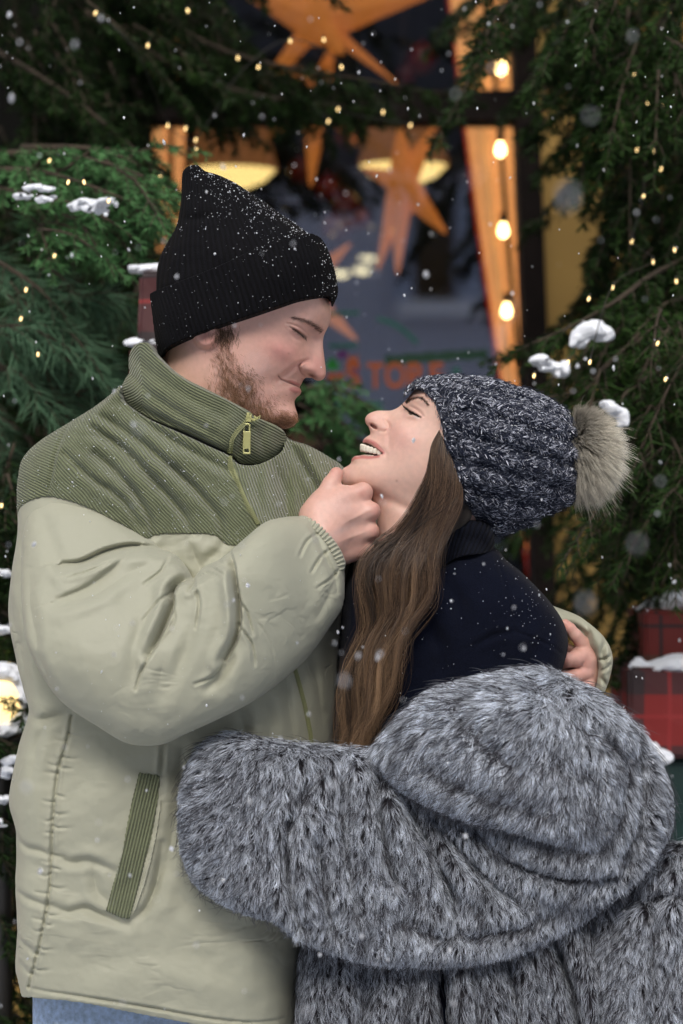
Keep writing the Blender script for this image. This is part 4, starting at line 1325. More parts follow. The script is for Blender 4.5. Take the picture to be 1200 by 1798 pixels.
# ---- beard, eyebrow, lashes
def beard_dir(u, v):
    x = 0.35 + 0.7 * sst(440, 510, u); y = 1.0 - 0.2 * sst(440, 510, u)
    a = 1.3 * fbm(u / 10, v / 10, 81)
    return x + a, y - 0.4 * a
bu, bvv = sample_in(headM, 4300, beard_density, 0.6)
_j = RNG.normal(0, 5.0, (2, len(bu))); _ok = bil(headM.sd, (bu + _j[0] - headM.o[0]) / headM.step, (bvv + _j[1] - headM.o[1]) / headM.step) > 2
bu = np.where(_ok, bu + _j[0], bu); bvv = np.where(_ok, bvv + _j[1], bvv)
front = sst(490, 520, bu)
bl = 5.5 + 5 * RNG.random(len(bu)) + 5 * gauss(bu, bvv, (480, 740), (40, 20))
W = surf_strands(headM, bu, bvv, bl * (1 - 0.45 * gauss(bu, bvv, (505, 695), (26, 22))), beard_dir, lift=0.35, K=5)
br = RNG.random((len(bu), 1))
bc = np.array([0.25, 0.135, 0.075]) * (0.45 + 1.1 * br) + np.array([0.16, 0.075, 0.03]) * (sst(440, 520, bu)[:, None]) * RNG.random((len(bu), 1))
K5 = np.array([1.0, 0.95, 0.8, 0.55, 0.15])
curves_obj('beard', W, 0.00010 * K5[None, :], hair_mat, man, bc)
# stubble on the far side too, so the beard wraps the face
bu2, bv2 = sample_in(headM, 2500, beard_density, 0.6)
W2 = surf_strands(headM, bu2, bv2, 9, beard_dir, lift=0.35, K=4, back=True)
curves_obj('beard', W2, 0.00012 * np.array([1, .9, .6, .15])[None, :], hair_mat, man, np.tile(np.array([0.13, 0.06, 0.03]), (len(bu2), 1)))

def band_strands(rel, line, half, n, length, ang, rng=RNG, jit=0.2, lift=0.2, rad=0.00012, col=(0.08, 0.045, 0.03), name='eyebrow', parent=None, K=4, wprof=None):
    pl = spline(line, 20, False)
    s = rng.random(n)
    i = (s * (len(pl) - 2)).astype(int)
    tg = pl[i + 1] - pl[i]; tg /= np.linalg.norm(tg, axis=1, keepdims=True)
    nn = np.stack([-tg[:, 1], tg[:, 0]], 1)
    wp = np.ones(n) if wprof is None else wprof(s)
    p = pl[i] + nn * (rng.normal(0, 0.45, n) * half * wp)[:, None]
    ca, sa = math.cos(ang), math.sin(ang)
    D = np.stack([tg[:, 0] * ca - tg[:, 1] * sa, tg[:, 0] * sa + tg[:, 1] * ca], 1)
    W = surf_strands(rel, p[:, 0], p[:, 1], length * (0.7 + 0.6 * rng.random(n)), lambda u, v: (D[:, 0], D[:, 1]), lift=lift, K=K, jit=jit)
    c = np.array(col) * (0.6 + 0.8 * rng.random((n, 1)))
    return curves_obj(name, W, rad * np.linspace(1, 0.25, K)[None, :], hair_mat, parent, c)
band_strands(headM, [(567, 583), (561, 578), (553, 573), (544, 569), (530, 565.5), (516, 563)], 5.4, 480, 6.5, -0.3, parent=man, rad=0.000095, col=(0.10, 0.058, 0.042), wprof=lambda s: 1.15 - 0.75 * s ** 0.7)
band_strands(headM, [(514, 582.5), (521, 585.5), (530, 591), (538, 595.5)], 0.8, 90, 6, 0.9, parent=man, rad=0.00013, col=(0.03, 0.02, 0.015), name='eyelashes', lift=0.7)
# short hair in front of the ear, under the beanie
hu, hv = sample_in(headM, 380, lambda u, v: gauss(u, v, (400, 592), (14, 14), 0.3), 1)
W = surf_strands(headM, hu, hv, 10, lambda u, v: (0.1 + 0 * u, 1 + 0 * u), lift=0.2, K=4)
curves_obj('sideburn', W, 0.00012, hair_mat, man, np.tile(np.array([0.10, 0.055, 0.03]), (len(hu), 1)))
# ear lobe (part of the head relief) keeps its own shape

# ---- snow specks caught on knit and cord: tiny clumps, one mesh per garment
def specks(rel, n, name, parent, dens=None, size=(0.7, 2.2), rng=RNG, lift=0.8):
    u, v = sample_in(rel, n, dens, 1.0)
    t = rel.front(u, v)
    P0 = np.stack([u, v, t], 1); N = normals_of(rel.f, P0, rel.step)
    r_ = size[0] + (size[1] - size[0]) * rng.random(n) ** 3
    base = np.array([(1, 0, 0), (-1, 0, 0), (0, 1, 0), (0, -1, 0), (0, 0, 1), (0, 0, -1)], float)
    F0 = np.array([(0, 2, 4), (2, 1, 4), (1, 3, 4), (3, 0, 4), (2, 0, 5), (1, 2, 5), (3, 1, 5), (0, 3, 5)])
    V = base[None] * (r_[:, None, None]) * rng.uniform(0.4, 1.4, (n, 6, 1)) + (P0 + N * lift)[:, None, :]
    V = V.reshape(-1, 3)
    F = (F0[None] + (np.arange(n) * 6)[:, None, None]).reshape(-1, 3)
    return mesh_obj(name, to_world(V[:, 0], V[:, 1], V[:, 2], rel.t0), F, M_SNOW, parent, smooth=False)
def hat_snow(u, v):
    edge = np.interp(u, [275, 320, 345, 383, 440, 493, 550], [500, 300, 291, 307, 339, 376, 417])
    d = v - edge
    return np.clip(0.9 * np.exp(-d / 26.0) * (u > 335) + 0.42 * sst(0.05, 0.55, fbm(u / 16, v / 16, 91)) * np.exp(-(d / 90.0) ** 2) + 0.008, 0, 1)
specks(crownR, 800, 'snow_specks', beanie, hat_snow, (0.35, 1.7))
specks(cuffR, 230, 'snow_specks', cuffO, lambda u, v: 0.07 + 0.75 * sst(540, 595, u) + 0.9 * gauss(u, v, (455, 448), (26, 8), -0.3) + 0.5 * np.exp(-((v - np.interp(u, [266, 307, 357, 407, 440, 473, 517, 560], [518, 505, 487, 466, 450, 438, 423, 419])) / 5.0) ** 2) * (u > 380), (0.4, 1.5))
specks(yokeR, 700, 'snow_specks', jacket, lambda u, v: 0.35 + 0.6 * sst(0, 0.5, fbm(u / 30, v / 30, 5)), (0.5, 1.5))
specks(sleeveR, 60, 'snow_specks', jacket, None, (0.6, 1.6))
# ================================================================== WOMAN'S KNIT HAT
KHAT = [(709, 698), (712, 684), (722, 671), (740, 664), (758, 659), (778, 659), (800, 657), (820, 661), (841, 660), (862, 666), (882, 670), (905, 680), (924, 682), (948, 692), (965, 700), (984, 712), (998, 724), (1010, 740), (1018, 760), (1025, 780),
        (1027, 802), (1026, 825), (1022, 848), (1014, 868), (1005, 884), (985, 895), (970, 903), (950, 907), (940, 922), (925, 927), (908, 930), (890, 938), (872, 941), (855, 934), (838, 918), (820, 903), (808, 880), (800, 858), (791, 830), (782, 806), (775, 785),
        (772, 766), (768, 743), (762, 722), (753, 704), (742, 690), (730, 685), (719, 689)]
KHAT_BASE = [(690, 720), (712, 684), (740, 663), (800, 656), (841, 660), (882, 669), (924, 681), (965, 700), (998, 724), (1018, 760), (1027, 802), (1022, 848), (1005, 884), (970, 903), (940, 922), (908, 932), (872, 943), (840, 925), (790, 900), (730, 860), (690, 790)]
khat_c = [(730, 690, 60), (745, 715, 82), (765, 760, 106), (785, 810, 114), (800, 860, 104), (835, 900, 70), (800, 700, 98), (840, 720, 116), (840, 780, 132), (850, 850, 112), (900, 740, 114), (900, 800, 126), (900, 870, 96), (950, 760, 98), (960, 820, 98), (990, 800, 72),
          (940, 880, 62), (870, 900, 76), (930, 710, 66), (770, 680, 64), (720, 760, 88), (740, 820, 96), (780, 870, 84)]
KA = math.atan2(60, 250)       # axis brim -> pompom
def knit_ab(u, v):
    x = u - 760; y = v - 780
    a = x * math.cos(KA) + y * math.sin(KA); b = -x * math.sin(KA) + y * math.cos(KA)
    b = b * (1 + 0.0009 * a) + 4 * fbm(u / 60, v / 60, 101)
    a = a + 7 * np.cos(b / 48.0) + 4 * fbm(u / 60, v / 60, 102)
    return a, b
def khat_post(w, r):
    a, b = knit_ab(r.U, r.V)
    cab = np.cos(2 * math.pi * b / 46.0)
    tw = np.sin(2 * math.pi * (a / 44.0 + 0.5 * np.floor(b / 46.0 + 0.5)))
    body = sst(30, 46, a)
    w = w + body * (6.0 * cab + 5.5 * np.maximum(cab, -0.2) * tw) + (1 - body) * 2.6 * np.sin(2 * math.pi * b / 15.0)
    w = w + body * 3.2 * np.sin(2 * math.pi * a / 62.0 + 0.6)
    w = w + 1.1 * np.sin(2 * math.pi * b / 7.6) * (0.6 + 0.4 * np.sin(2 * math.pi * a / 7.2 + np.pi * np.sign(np.sin(2 * math.pi * b / 7.6))))
    w = w + 4.0 * fbm(r.U / 46, r.V / 46, 103) + 1.6 * fbm(r.U / 9, r.V / 9, 104)
    w = crease(w, r, [(758, 664), (778, 720), (800, 790), (822, 850), (845, 905)], 6, 5, taper=False)
    return w
khatR = Relief(KHAT_BASE, step=1.7, ctrl=khat_c, post=khat_post, clip=KHAT, clipK=2200.0)
M_KNIT = simple('charcoal navy wool', (0.007, 0.010, 0.022), rough=0.95, spec=0.15, noise=0.5, nscale=400, bump=0.8, bscale=600, sheen=0.2)
knit_hat = relief_obj('knit_hat', khatR, M_KNIT, woman)
wool_mat = strand_mat('wool fibre', rough=0.85, spec=0.1)

def knit_dir(u, v):
    a, b = knit_ab(u, v)
    s = np.where(np.sin(2 * math.pi * b / 9.5) > 0, 1.0, -1.0)
    ang = KA + s * 0.62 + 0.35 * fbm(u / 20, v / 20, 111)
    return np.cos(ang), np.sin(ang)
ku, kv = sample_in(khatR, 11500, lambda u, v: 0.45 + 0.55 * sst(-0.5, 0.5, fbm(u / 11, v / 11, 112) + 0.3 * np.cos(2 * math.pi * knit_ab(u, v)[1] / 46.0)), 0.5)
W = surf_strands(khatR, ku, kv, 7.5 + 5 * RNG.random(len(ku)), knit_dir, lift=0.16, K=4, jit=0.22)
lum = RNG.random((len(ku), 1)) ** 4.2
kc = np.array([0.012, 0.015, 0.03]) * (1 - lum) + np.array([0.85, 0.88, 1.0]) * lum
curves_obj('wool_flecks', W, 0.00044 * np.array([0.6, 1, 1, 0.4])[None, :], wool_mat, knit_hat, kc)
ku, kv = sample_in(khatR, 5000, None, -1.0)
W = surf_strands(khatR, ku, kv, 6 + 6 * RNG.random(len(ku)), knit_dir, lift=0.9, K=4, jit=0.9)
curves_obj('wool_fuzz', W, 0.00012, wool_mat, knit_hat, np.tile(np.array([0.05, 0.06, 0.09]), (len(ku), 1)))
specks(khatR, 1900, 'snow_specks', knit_hat, lambda u, v: 0.10 + 0.8 * np.exp(-np.maximum(v - np.interp(u, [709, 760, 841, 924, 1000], [690, 660, 660, 685, 725]), 0) / 40.0) + 0.25 * gauss(u, v, (890, 740), (40, 60)), (0.6, 1.9))

# pompom
PC = np.array([1022.0, 792.0, 5.0])
def pom(X, Y, Z): return ellipsoid(X, Y, Z, PC, (26, 42, 40))
pom_core = data_obj('pompom', sdf_data(pom, PC - 52, PC + 52, 3.0), simple('fur hide', (0.10, 0.08, 0.06), rough=1), woman)
n = 15000
d = RNG.normal(0, 1, (n, 3)); d /= np.linalg.norm(d, axis=1, keepdims=True)
cl = RNG.normal(0, 1, (260, 3)); cl /= np.linalg.norm(cl, axis=1, keepdims=True)
ci = np.argmax(d @ cl.T, axis=1)
root = PC + d * np.array([24, 38, 36])
tipd = d * 0.75 + cl[ci] * 0.45 + np.array([0.18, 0.10, 0.0])
tipd /= np.linalg.norm(tipd, axis=1, keepdims=True)
L = (34 + 26 * RNG.random(n))[:, None] * np.where(d[:, :1] < -0.3, 0.5, 1.0) * np.where(RNG.random((n, 1)) < 0.05, 1.35, 1.0)
K = 6; pts = []
for k in range(K):
    s = k / (K - 1)
    p = root + (d * (1 - s) * s * 1.0 + tipd * s * (0.4 + 0.6 * s)) * L + np.array([0.06, 0.22, 0]) * L * s * s + RNG.normal(0, 0.9, (n, 3)) * s
    pts.append(p)
P = np.stack(pts, 1)
lum = RNG.random((n, 1))
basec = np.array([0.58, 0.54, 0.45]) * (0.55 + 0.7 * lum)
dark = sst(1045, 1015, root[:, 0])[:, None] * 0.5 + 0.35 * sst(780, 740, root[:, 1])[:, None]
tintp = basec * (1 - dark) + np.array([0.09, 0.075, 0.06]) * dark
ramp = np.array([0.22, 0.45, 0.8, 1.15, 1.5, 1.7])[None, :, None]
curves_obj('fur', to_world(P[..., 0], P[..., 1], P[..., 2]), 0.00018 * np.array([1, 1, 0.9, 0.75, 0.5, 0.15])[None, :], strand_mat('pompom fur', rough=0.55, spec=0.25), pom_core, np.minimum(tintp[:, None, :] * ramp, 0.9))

# ================================================================== SWEATER
SWEAT = [(770, 985), (800, 960), (864, 958), (890, 984), (910, 1000), (932, 1021), (955, 1045), (972, 1066), (985, 1086), (993, 1106), (996, 1130), (990, 1158), (982, 1185), (985, 1260), (1000, 1400), (990, 1560), (700, 1580), (600, 1500),
         (585, 1380), (586, 1290), (592, 1200), (598, 1110), (603, 1050), (612, 1000), (640, 955), (700, 945)]
def sw_post(w, r):
    w = w + 5 * fbm(r.U / 70, r.V / 60, 121)
    for pts, wd, dp in [([(868, 975), (880, 1020), (890, 1070), (897, 1104)], 2.5, 3), ([(897, 1104), (930, 1115), (965, 1132), (985, 1148)], 2.5, 3), ([(897, 1104), (860, 1112), (830, 1130)], 6, 4),
                        ([(770, 1010), (800, 1050), (810, 1100)], 14, 8), ([(960, 1100), (930, 1140), (925, 1180)], 14, 6), ([(740, 1080), (770, 1130), (775, 1180)], 14, 7)]:
        w = crease(w, r, pts, wd, dp)
    return bulge(w, r, (900, 1060), (60, 60), 10)
sweatR = Relief(SWEAT, step=3.0, wmax=118, c=lambda U, V: -12 + 25 * sst(850, 950, U), post=sw_post)
sweater = relief_obj('sweater', sweatR, M_NAVY, woman)
specks(sweatR, 330, 'snow_specks', sweater, lambda u, v: 0.12 + 0.9 * gauss(u, v, (915, 1060), (36, 50), 0.5) + 0.8 * gauss(u, v, (880, 985), (30, 20), 0.5), (0.4, 1.5))
TURT = [(776, 948), (778, 934), (790, 920), (812, 913), (840, 914), (862, 924), (867, 945), (865, 964), (846, 972), (815, 976), (790, 985), (772, 1002), (755, 1012), (752, 985), (764, 962)]
TURT_BASE = [(690, 1000), (700, 930), (780, 880), (850, 880), (870, 930), (867, 964), (850, 1000), (800, 1030), (740, 1040)]
_tt = spline([(760, 955), (790, 918), (840, 912), (870, 930)], 5, False)
def turt_phase(u, v):
    return (np.arctan2(v - 1100, u - 760) * 150 + 2 * fbm(u / 20, v / 20, 9)) * 2 * math.pi / 7.0
turtR = Relief(TURT_BASE, step=1.6, wmax=100, post=lambda w, r: w + 1.6 * np.sin(turt_phase(r.U, r.V)) + 4 * np.sin(seg_dist(r.U, r.V, _tt, False)[0] / 8.0), clip=TURT, clipK=2500.0, c=8.0)
relief_obj('turtleneck', turtR, M_NAVYRIB, sweater, {'rib': lambda u, v, t: turt_phase(u, v)})

# ================================================================== BODY, FACE STRANDS
def wo_under(X, Y, Z):
    F = chain(X, Y, Z, [(740, 950, 0), (770, 1050, -10), (790, 1250, -5), (800, 1600, 0)], [50, 70, 76, 86], 40)
    F = smin(F, chain(X, Y, Z, [(800, 1040, 0), (900, 1090, 20), (940, 1300, 60), (700, 1500, 150)], [50, 44, 38, 30], 20), 20)
    F = smin(F, chain(X, Y, Z, [(760, 1040, -20), (700, 1150, -100), (640, 1350, -60), (430, 1450, 150)], [44, 40, 36, 30], 20), 20)
    F = smin(F, chain(X, Y, Z, [(790, 1600, 30), (780, 2200, 30), (770, 2900, 20)], [80, 60, 42], 30), 30)
    F = smin(F, chain(X, Y, Z, [(830, 1600, -40), (850, 2200, -40), (860, 2900, -40)], [80, 60, 42], 30), 30)
    return F
woU = underbody(wo_under, (380, 860, -160), (1010, 3010, 220), 11, SKIN_W)
body_w = data_obj('body', merge_data(headW_d, woU), vcol_mat('fair skin', rough=0.45, spec=0.38, sss=0.25, bump=0.08, bscale=1400), woman)
data_obj('teeth', teeth_d, tooth_mat, woman)
for cx, cz in ((770, 20), (860, -40)):
    data_obj('boot', sdf_data(lambda X, Y, Z: np.maximum(smin(ellipsoid(X, Y, Z, (cx - 50, 3074, cz), (110, 38, 46)), capsule(X, Y, Z, (cx, 2700, cz), (cx, 3050, cz), 60, 52), 30), Y - 3100), (cx - 180, 2630, cz - 80), (cx + 90, 3112, cz + 80), 8), M_SHOE, woman)

def trouser(X, Y, Z):
    F = chain(X, Y, Z, [(790, 1480, 20), (780, 2200, 30), (772, 2760, 20)], [104, 74, 56], 30)
    return smin(F, chain(X, Y, Z, [(830, 1480, -40), (850, 2200, -40), (858, 2760, -40)], [104, 74, 56], 30), 30) + 1.8 * np.sin((Y + 0.5 * X) / 22.0)
data_obj('trousers', sdf_data(trouser, (640, 1360, -170), (980, 2850, 150), 9), M_NAVY, woman)
band_strands(headW, [(712, 710), (719, 705.5), (729, 702), (740, 704.5), (749, 712)], 3.2, 420, 6.5, -0.1, parent=woman, rad=0.00011, col=(0.05, 0.03, 0.022), wprof=lambda s: 1.1 - 0.4 * s)
# lashes sweep out and up from the lid
lp = spline([(712, 718), (718, 724.5), (726, 730), (735, 734.5)], 20, False)
nl = 120
ii = (RNG.random(nl) * (len(lp) - 1)).astype(int)
q = lp[ii]; tt = headW.front(q[:, 0], q[:, 1])
L = (6 + 6 * RNG.random(nl)) * (1.15 - 0.5 * ii / len(lp))
P = []
for k in range(5):
    s = k / 4
    P.append(np.stack([q[:, 0] - L * 0.62 * s + RNG.normal(0, 0.9, nl) * s, q[:, 1] - L * (0.10 * s + 0.70 * s * s), tt + L * (0.55 * s - 0.2 * s * s)], 1))
P = np.stack(P, 1)
curves_obj('eyelashes', to_world(P[..., 0], P[..., 1], P[..., 2]), 0.00022 * np.array([1, 1, .8, .5, .15])[None, :], hair_mat, woman, np.tile(np.array([0.008, 0.006, 0.005]), (nl, 1)))

# ================================================================== HER LONG HAIR
G = [
 [(768, 758, 88), (757, 777, 93), (752, 800, 97), (748, 833, 98), (737, 863, 92), (720, 900, 84), (693, 933, 80), (668, 955, 82), (652, 982, 86), (645, 1015, 90), (644, 1050, 93), (637, 1100, 98), (620, 1183, 106), (608, 1240, 112), (592, 1312, 118)],
 [(774, 775, 95), (770, 810, 103), (763, 850, 106), (748, 890, 102), (725, 930, 100), (703, 965, 101), (686, 1005, 104), (676, 1045, 107), (664, 1095, 111), (644, 1165, 116), (628, 1225, 120), (605, 1312, 124)],
 [(786, 800, 102), (789, 845, 111), (782, 885, 112), (765, 925, 110), (745, 965, 111), (728, 1005, 114), (712, 1050, 118), (694, 1100, 121), (669, 1170, 124), (648, 1230, 127), (620, 1316, 128)],
 [(802, 840, 104), (808, 866, 110), (806, 890, 110), (795, 918, 110), (779, 950, 112), (768, 982, 115), (757, 1015, 118), (744, 1050, 121), (727, 1088, 124), (694, 1160, 127), (664, 1240, 130), (634, 1318, 130)]]
def resample(pl, n):
    pl = spline(pl, 8, False)
    L = np.concatenate([[0], np.cumsum(np.linalg.norm(np.diff(pl[:, :2], axis=0), axis=1))]); L /= L[-1]
    s = np.linspace(0, 1, n)
    return np.stack([np.interp(s, L, pl[:, i]) for i in range(3)], 1)
KH = 22
GA = np.stack([resample(g, KH) for g in G])
def hair_bundle(n, a0, a1, nclump, wave, depth, colf, rad, seed, spread=1.0, tail=0.0):
    rng = np.random.default_rng(seed)
    ca = np.sort(a0 + (a1 - a0) * rng.random(nclump)); ph = 0.8 + 5.0 * ca + 1.3 * rng.random(nclump); fr = 1.9 + 0.35 * rng.random(nclump); cd = rng.random(nclump)
    ci = rng.integers(0, nclump, n)
    a = ca[ci]
    s = np.linspace(0, 1, KH)[None, :]
    off = rng.normal(0, 1, (n, 1)); offt = rng.normal(0, 1, (n, 1))
    free = np.clip(a0 + (a1 - a0) * rng.random(n), 0, 1)
    pull = sst(0.0, 0.45, s)
    aa = free[:, None] * (1 - pull) + (a[:, None] + off * 0.035 * spread * (1 - 0.4 * s)) * pull
    aa = np.clip(aa, 0, 1) * 3
    i0 = np.minimum(aa.astype(int), 2); f = aa - i0
    kk = np.broadcast_to(np.arange(KH)[None, :], aa.shape)
    P = GA[i0, kk] * (1 - f[..., None]) + GA[i0 + 1, kk] * f[..., None]
    wv = wave * sst(0.12, 0.5, s) * np.sin(fr[ci][:, None] * 6.28 * s * 1.5 + ph[ci][:, None])
    wv = wv + 2.0 * np.sin(s * 30 + rng.random((n, 1)) * 6.28) * sst(0.3, 0.9, s) * rng.random((n, 1))
    P[..., 0] += wv + off * 2.4 * spread * pull
    P[..., 2] += wave * 0.35 * np.cos(fr[ci][:, None] * 6.28 * s * 1.5 + ph[ci][:, None]) * sst(0.1, 0.5, s)
    P[..., 1] += tail * (rng.random((n, 1)) - 0.5) * s
    base = np.maximum(headW.front(P[..., 0].ravel(), P[..., 1].ravel()), sweatR.front(P[..., 0].ravel(), P[..., 1].ravel())).reshape(P.shape[:2])
    base = np.where(np.isfinite(base), base, 0)
    P[..., 2] = np.maximum(P[..., 2], base + 3) + (cd[ci][:, None] * depth + offt * 3.0) * (0.4 + 0.6 * pull)
    c = colf(n, s, ci, rng, P)
    prof = np.ones(KH); prof[-5:] = np.linspace(1, 0.3, 5)
    return to_world(P[..., 0], P[..., 1], P[..., 2]), rad * prof[None, :], c
def brown(n, s, ci, rng, P):
    b = np.array([0.046, 0.026, 0.016]); lt = np.array([0.34, 0.215, 0.12])
    cv = (0.45 + 1.25 * ((ci * 53 % 17) / 16.0))[:, None, None]
    m = np.clip(0.06 + 0.5 * sst(0.25, 0.9, s) * (0.25 + 0.75 * ((ci * 37 % 11) / 10.0)[:, None]) + 0.25 * rng.normal(0, 0.5, (n, 1)), 0, 1)
    return (b * (1 - m[..., None]) + lt * m[..., None]) * cv
hair_shiny = strand_mat('brown hair', rough=0.26, spec=0.7)
# the mass under the strands
HB = [(768, 762), (788, 800), (806, 840), (820, 880), (826, 905), (812, 924), (796, 934), (776, 956), (758, 1000), (742, 1042), (724, 1086), (690, 1160), (660, 1240), (632, 1312), (600, 1310), (597, 1290), (608, 1240), (622, 1180), (640, 1100), (648, 1050),
      (650, 1010), (658, 980), (674, 958), (698, 936), (726, 900), (742, 862), (752, 833), (756, 800)]
hbR = Relief(HB, step=2.5, wmax=16, c=lambda U, V: np.maximum(headW.front(U.ravel(), V.ravel()), sweatR.front(U.ravel(), V.ravel())).reshape(U.shape) + 0, gain=1.0)
hbR.C = blur(np.maximum(hbR.C, 70), 14) - 3
hair = relief_obj('hair', hbR, simple('brown hair mass', (0.012, 0.007, 0.004), rough=0.7, noise=0.3, nscale=200), woman)
for args in [(6000, -0.02, 1.0, 34, 6, 12, brown, 0.00016, 201, 0.6), (4500, -0.02, 1.02, 24, 9, 26, brown, 0.00015, 202, 0.5, 30), (450, -0.05, 1.05, 70, 12, 28, brown, 0.00010, 203, 2.0, 90), (170, -0.02, 0.10, 60, 8, 12, brown, 0.00010, 207, 3.0, 60)]:
    P_, r_, c_ = hair_bundle(*args)
    curves_obj('hair_strands', P_, r_, hair_shiny, hair, c_)
def blond(n, s, ci, rng, P):
    m = sst(0.3, 0.6, s) * (0.7 + 0.3 * rng.random((n, 1)))
    return np.array([0.08, 0.045, 0.025]) * (1 - m[..., None]) + np.array([0.46, 0.31, 0.16]) * m[..., None]
P_, r_, c_ = hair_bundle(160, 0.84, 0.86, 1, 6, 26, blond, 0.00018, 204, 0.6)
curves_obj('hair_strands', P_, r_, hair_shiny, hair, c_)

# ================================================================== FUR COAT
T_F = 140.0
FUR = []
def fur_lobe(outline, c, wmax, folds, dirf, n, ln, step=4.0, inset=7, bumps=5, lum=1.0, t0=T_F, gain=1.0):
    def post(w, r):
        w = w + bumps * fbm(r.U / 60, r.V / 60, len(FUR) * 7 + 300) * sst(0, 40, r.sd)
        for pts, wd, dp in folds:
            w = crease(w, r, pts, wd, dp * (1.5 if dp < 40 else 1.0))
        return w
    poly = spline(outline, 5)
    tg = np.roll(poly, -1, 0) - np.roll(poly, 1, 0); tg /= np.linalg.norm(tg, axis=1, keepdims=True)
    nn = np.stack([-tg[:, 1], tg[:, 0]], 1)
    area = 0.5 * np.sum(poly[:, 0] * np.roll(poly[:, 1], -1) - np.roll(poly[:, 0], -1) * poly[:, 1])
    ins = poly + nn * inset * (1 if area > 0 else -1)
    rel = Relief([tuple(p) for p in ins[::3]], step=step, wmax=wmax, c=c, post=post, t0=t0, spn=4, gain=gain)
    FUR.append((rel, dirf, n, ln, lum))
    return rel

def d_left(u, v): return -0.75 + 0.9 * sst(330, 620, u) + 0 * v, 0.25 + 0.75 * sst(330, 520, u) + 0.35 * sst(1300, 1500, v)
def d_band(u, v): return -0.10 + 0.5 * sst(950, 1150, u) - 0.25 * sst(600, 420, u), 1.0 + 0 * u
def d_collar(u, v):
    x = -0.95 + 1.5 * sst(820, 1110, u); y = 0.12 + 0.85 * sst(1190, 1340, v) + 0.35 * sst(900, 1060, u)
    return x, y
def d_down(u, v): return 0.12 * np.sin(u / 60.0), 1.0 + 0 * u

# lower coat, hanging behind the wrapped band
coat_o = [(548, 1560), (534, 1640), (524, 1700), (518, 1800), (500, 2000), (470, 2400), (520, 2520), (1150, 2520), (1290, 2400), (1270, 2000), (1262, 1800), (1250, 1640), (1235, 1540), (1180, 1490), (1100, 1480), (900, 1500)]
coatR = fur_lobe(coat_o, lambda U, V: 30 + 0 * U, 125, [
    ([(772, 1640), (776, 1700), (778, 1760), (786, 1850), (790, 2100)], 17, 115), ([(760, 1640), (740, 1700), (735, 1800)], 18, 10), ([(960, 1600), (985, 1680), (1008, 1760), (1030, 1900)], 13, 85),
    ([(1040, 1600), (1048, 1680), (1052, 1800), (1060, 2000)], 9, 45), ([(880, 1640), (900, 1720), (910, 1800)], 16, 20), ([(640, 1650), (640, 1740), (630, 1850)], 20, 14),
    ([(1150, 1560), (1160, 1650), (1170, 1800)], 14, 26), ([(1100, 1520), (1130, 1540), (1180, 1530)], 10, 30)],
    d_down, 62000, 24, step=6.0, lum=0.8)
# the long wrapped band: sleeve at the left, swag across the middle
band_o = [(385, 1288), (420, 1281), (465, 1291), (520, 1296), (580, 1304), (640, 1308), (670, 1330), (760, 1380), (900, 1420), (1060, 1400), (1150, 1360), (1175, 1420), (1170, 1465), (1150, 1505), (1112, 1545), (1062, 1590), (1000, 1630), (920, 1666), (840, 1688), (770, 1694), (700, 1690),
          (640, 1682), (590, 1666), (550, 1650), (510, 1628), (480, 1606), (440, 1596), (395, 1578), (350, 1545), (326, 1500), (318, 1440), (320, 1385), (336, 1335), (356, 1305)]
bandR = fur_lobe(band_o, lambda U, V: 165 - 45 * sst(500, 800, U), 92, [
    ([(512, 1420), (508, 1480), (512, 1540), (530, 1600)], 12, 34), ([(560, 1330), (540, 1380), (518, 1430)], 14, 10), ([(652, 1325), (662, 1390), (672, 1460), (690, 1530)], 11, 30), ([(676, 1345), (720, 1420), (760, 1490), (790, 1560), (800, 1620)], 13, 30),
    ([(600, 1330), (600, 1420), (610, 1500), (625, 1580)], 14, 16), ([(740, 1400), (790, 1470), (850, 1530), (900, 1570)], 13, 26), ([(700, 1600), (780, 1630), (880, 1620), (960, 1590)], 16, 8), ([(560, 1460), (570, 1540), (590, 1610)], 14, 14)],
    lambda u, v: tuple(np.where(u < 560, a, b) for a, b in zip(d_left(u, v), d_band(u, v))), 92000, 24, lum=1.0)
# second roll under the collar
roll_o = [(800, 1400), (812, 1445), (840, 1498), (870, 1530), (905, 1556), (960, 1580), (1010, 1585), (1060, 1572), (1105, 1545), (1140, 1508), (1168, 1462), (1176, 1420), (1170, 1372), (1150, 1325), (1125, 1285), (1095, 1262), (1050, 1290), (950, 1350)]
rollR = fur_lobe(roll_o, lambda U, V: 150 + 0 * U, 105, [([(1090, 1280), (1115, 1350), (1110, 1430), (1080, 1490)], 11, 22), ([(830, 1450), (900, 1500), (980, 1525), (1060, 1515)], 14, 14), ([(990, 1555), (1040, 1540), (1090, 1505), (1120, 1450)], 12, 14)],
    lambda u, v: (-0.25 + 1.1 * sst(1020, 1160, u), 1.0 - 0.35 * sst(1050, 1160, u)), 42000, 24, lum=1.0)
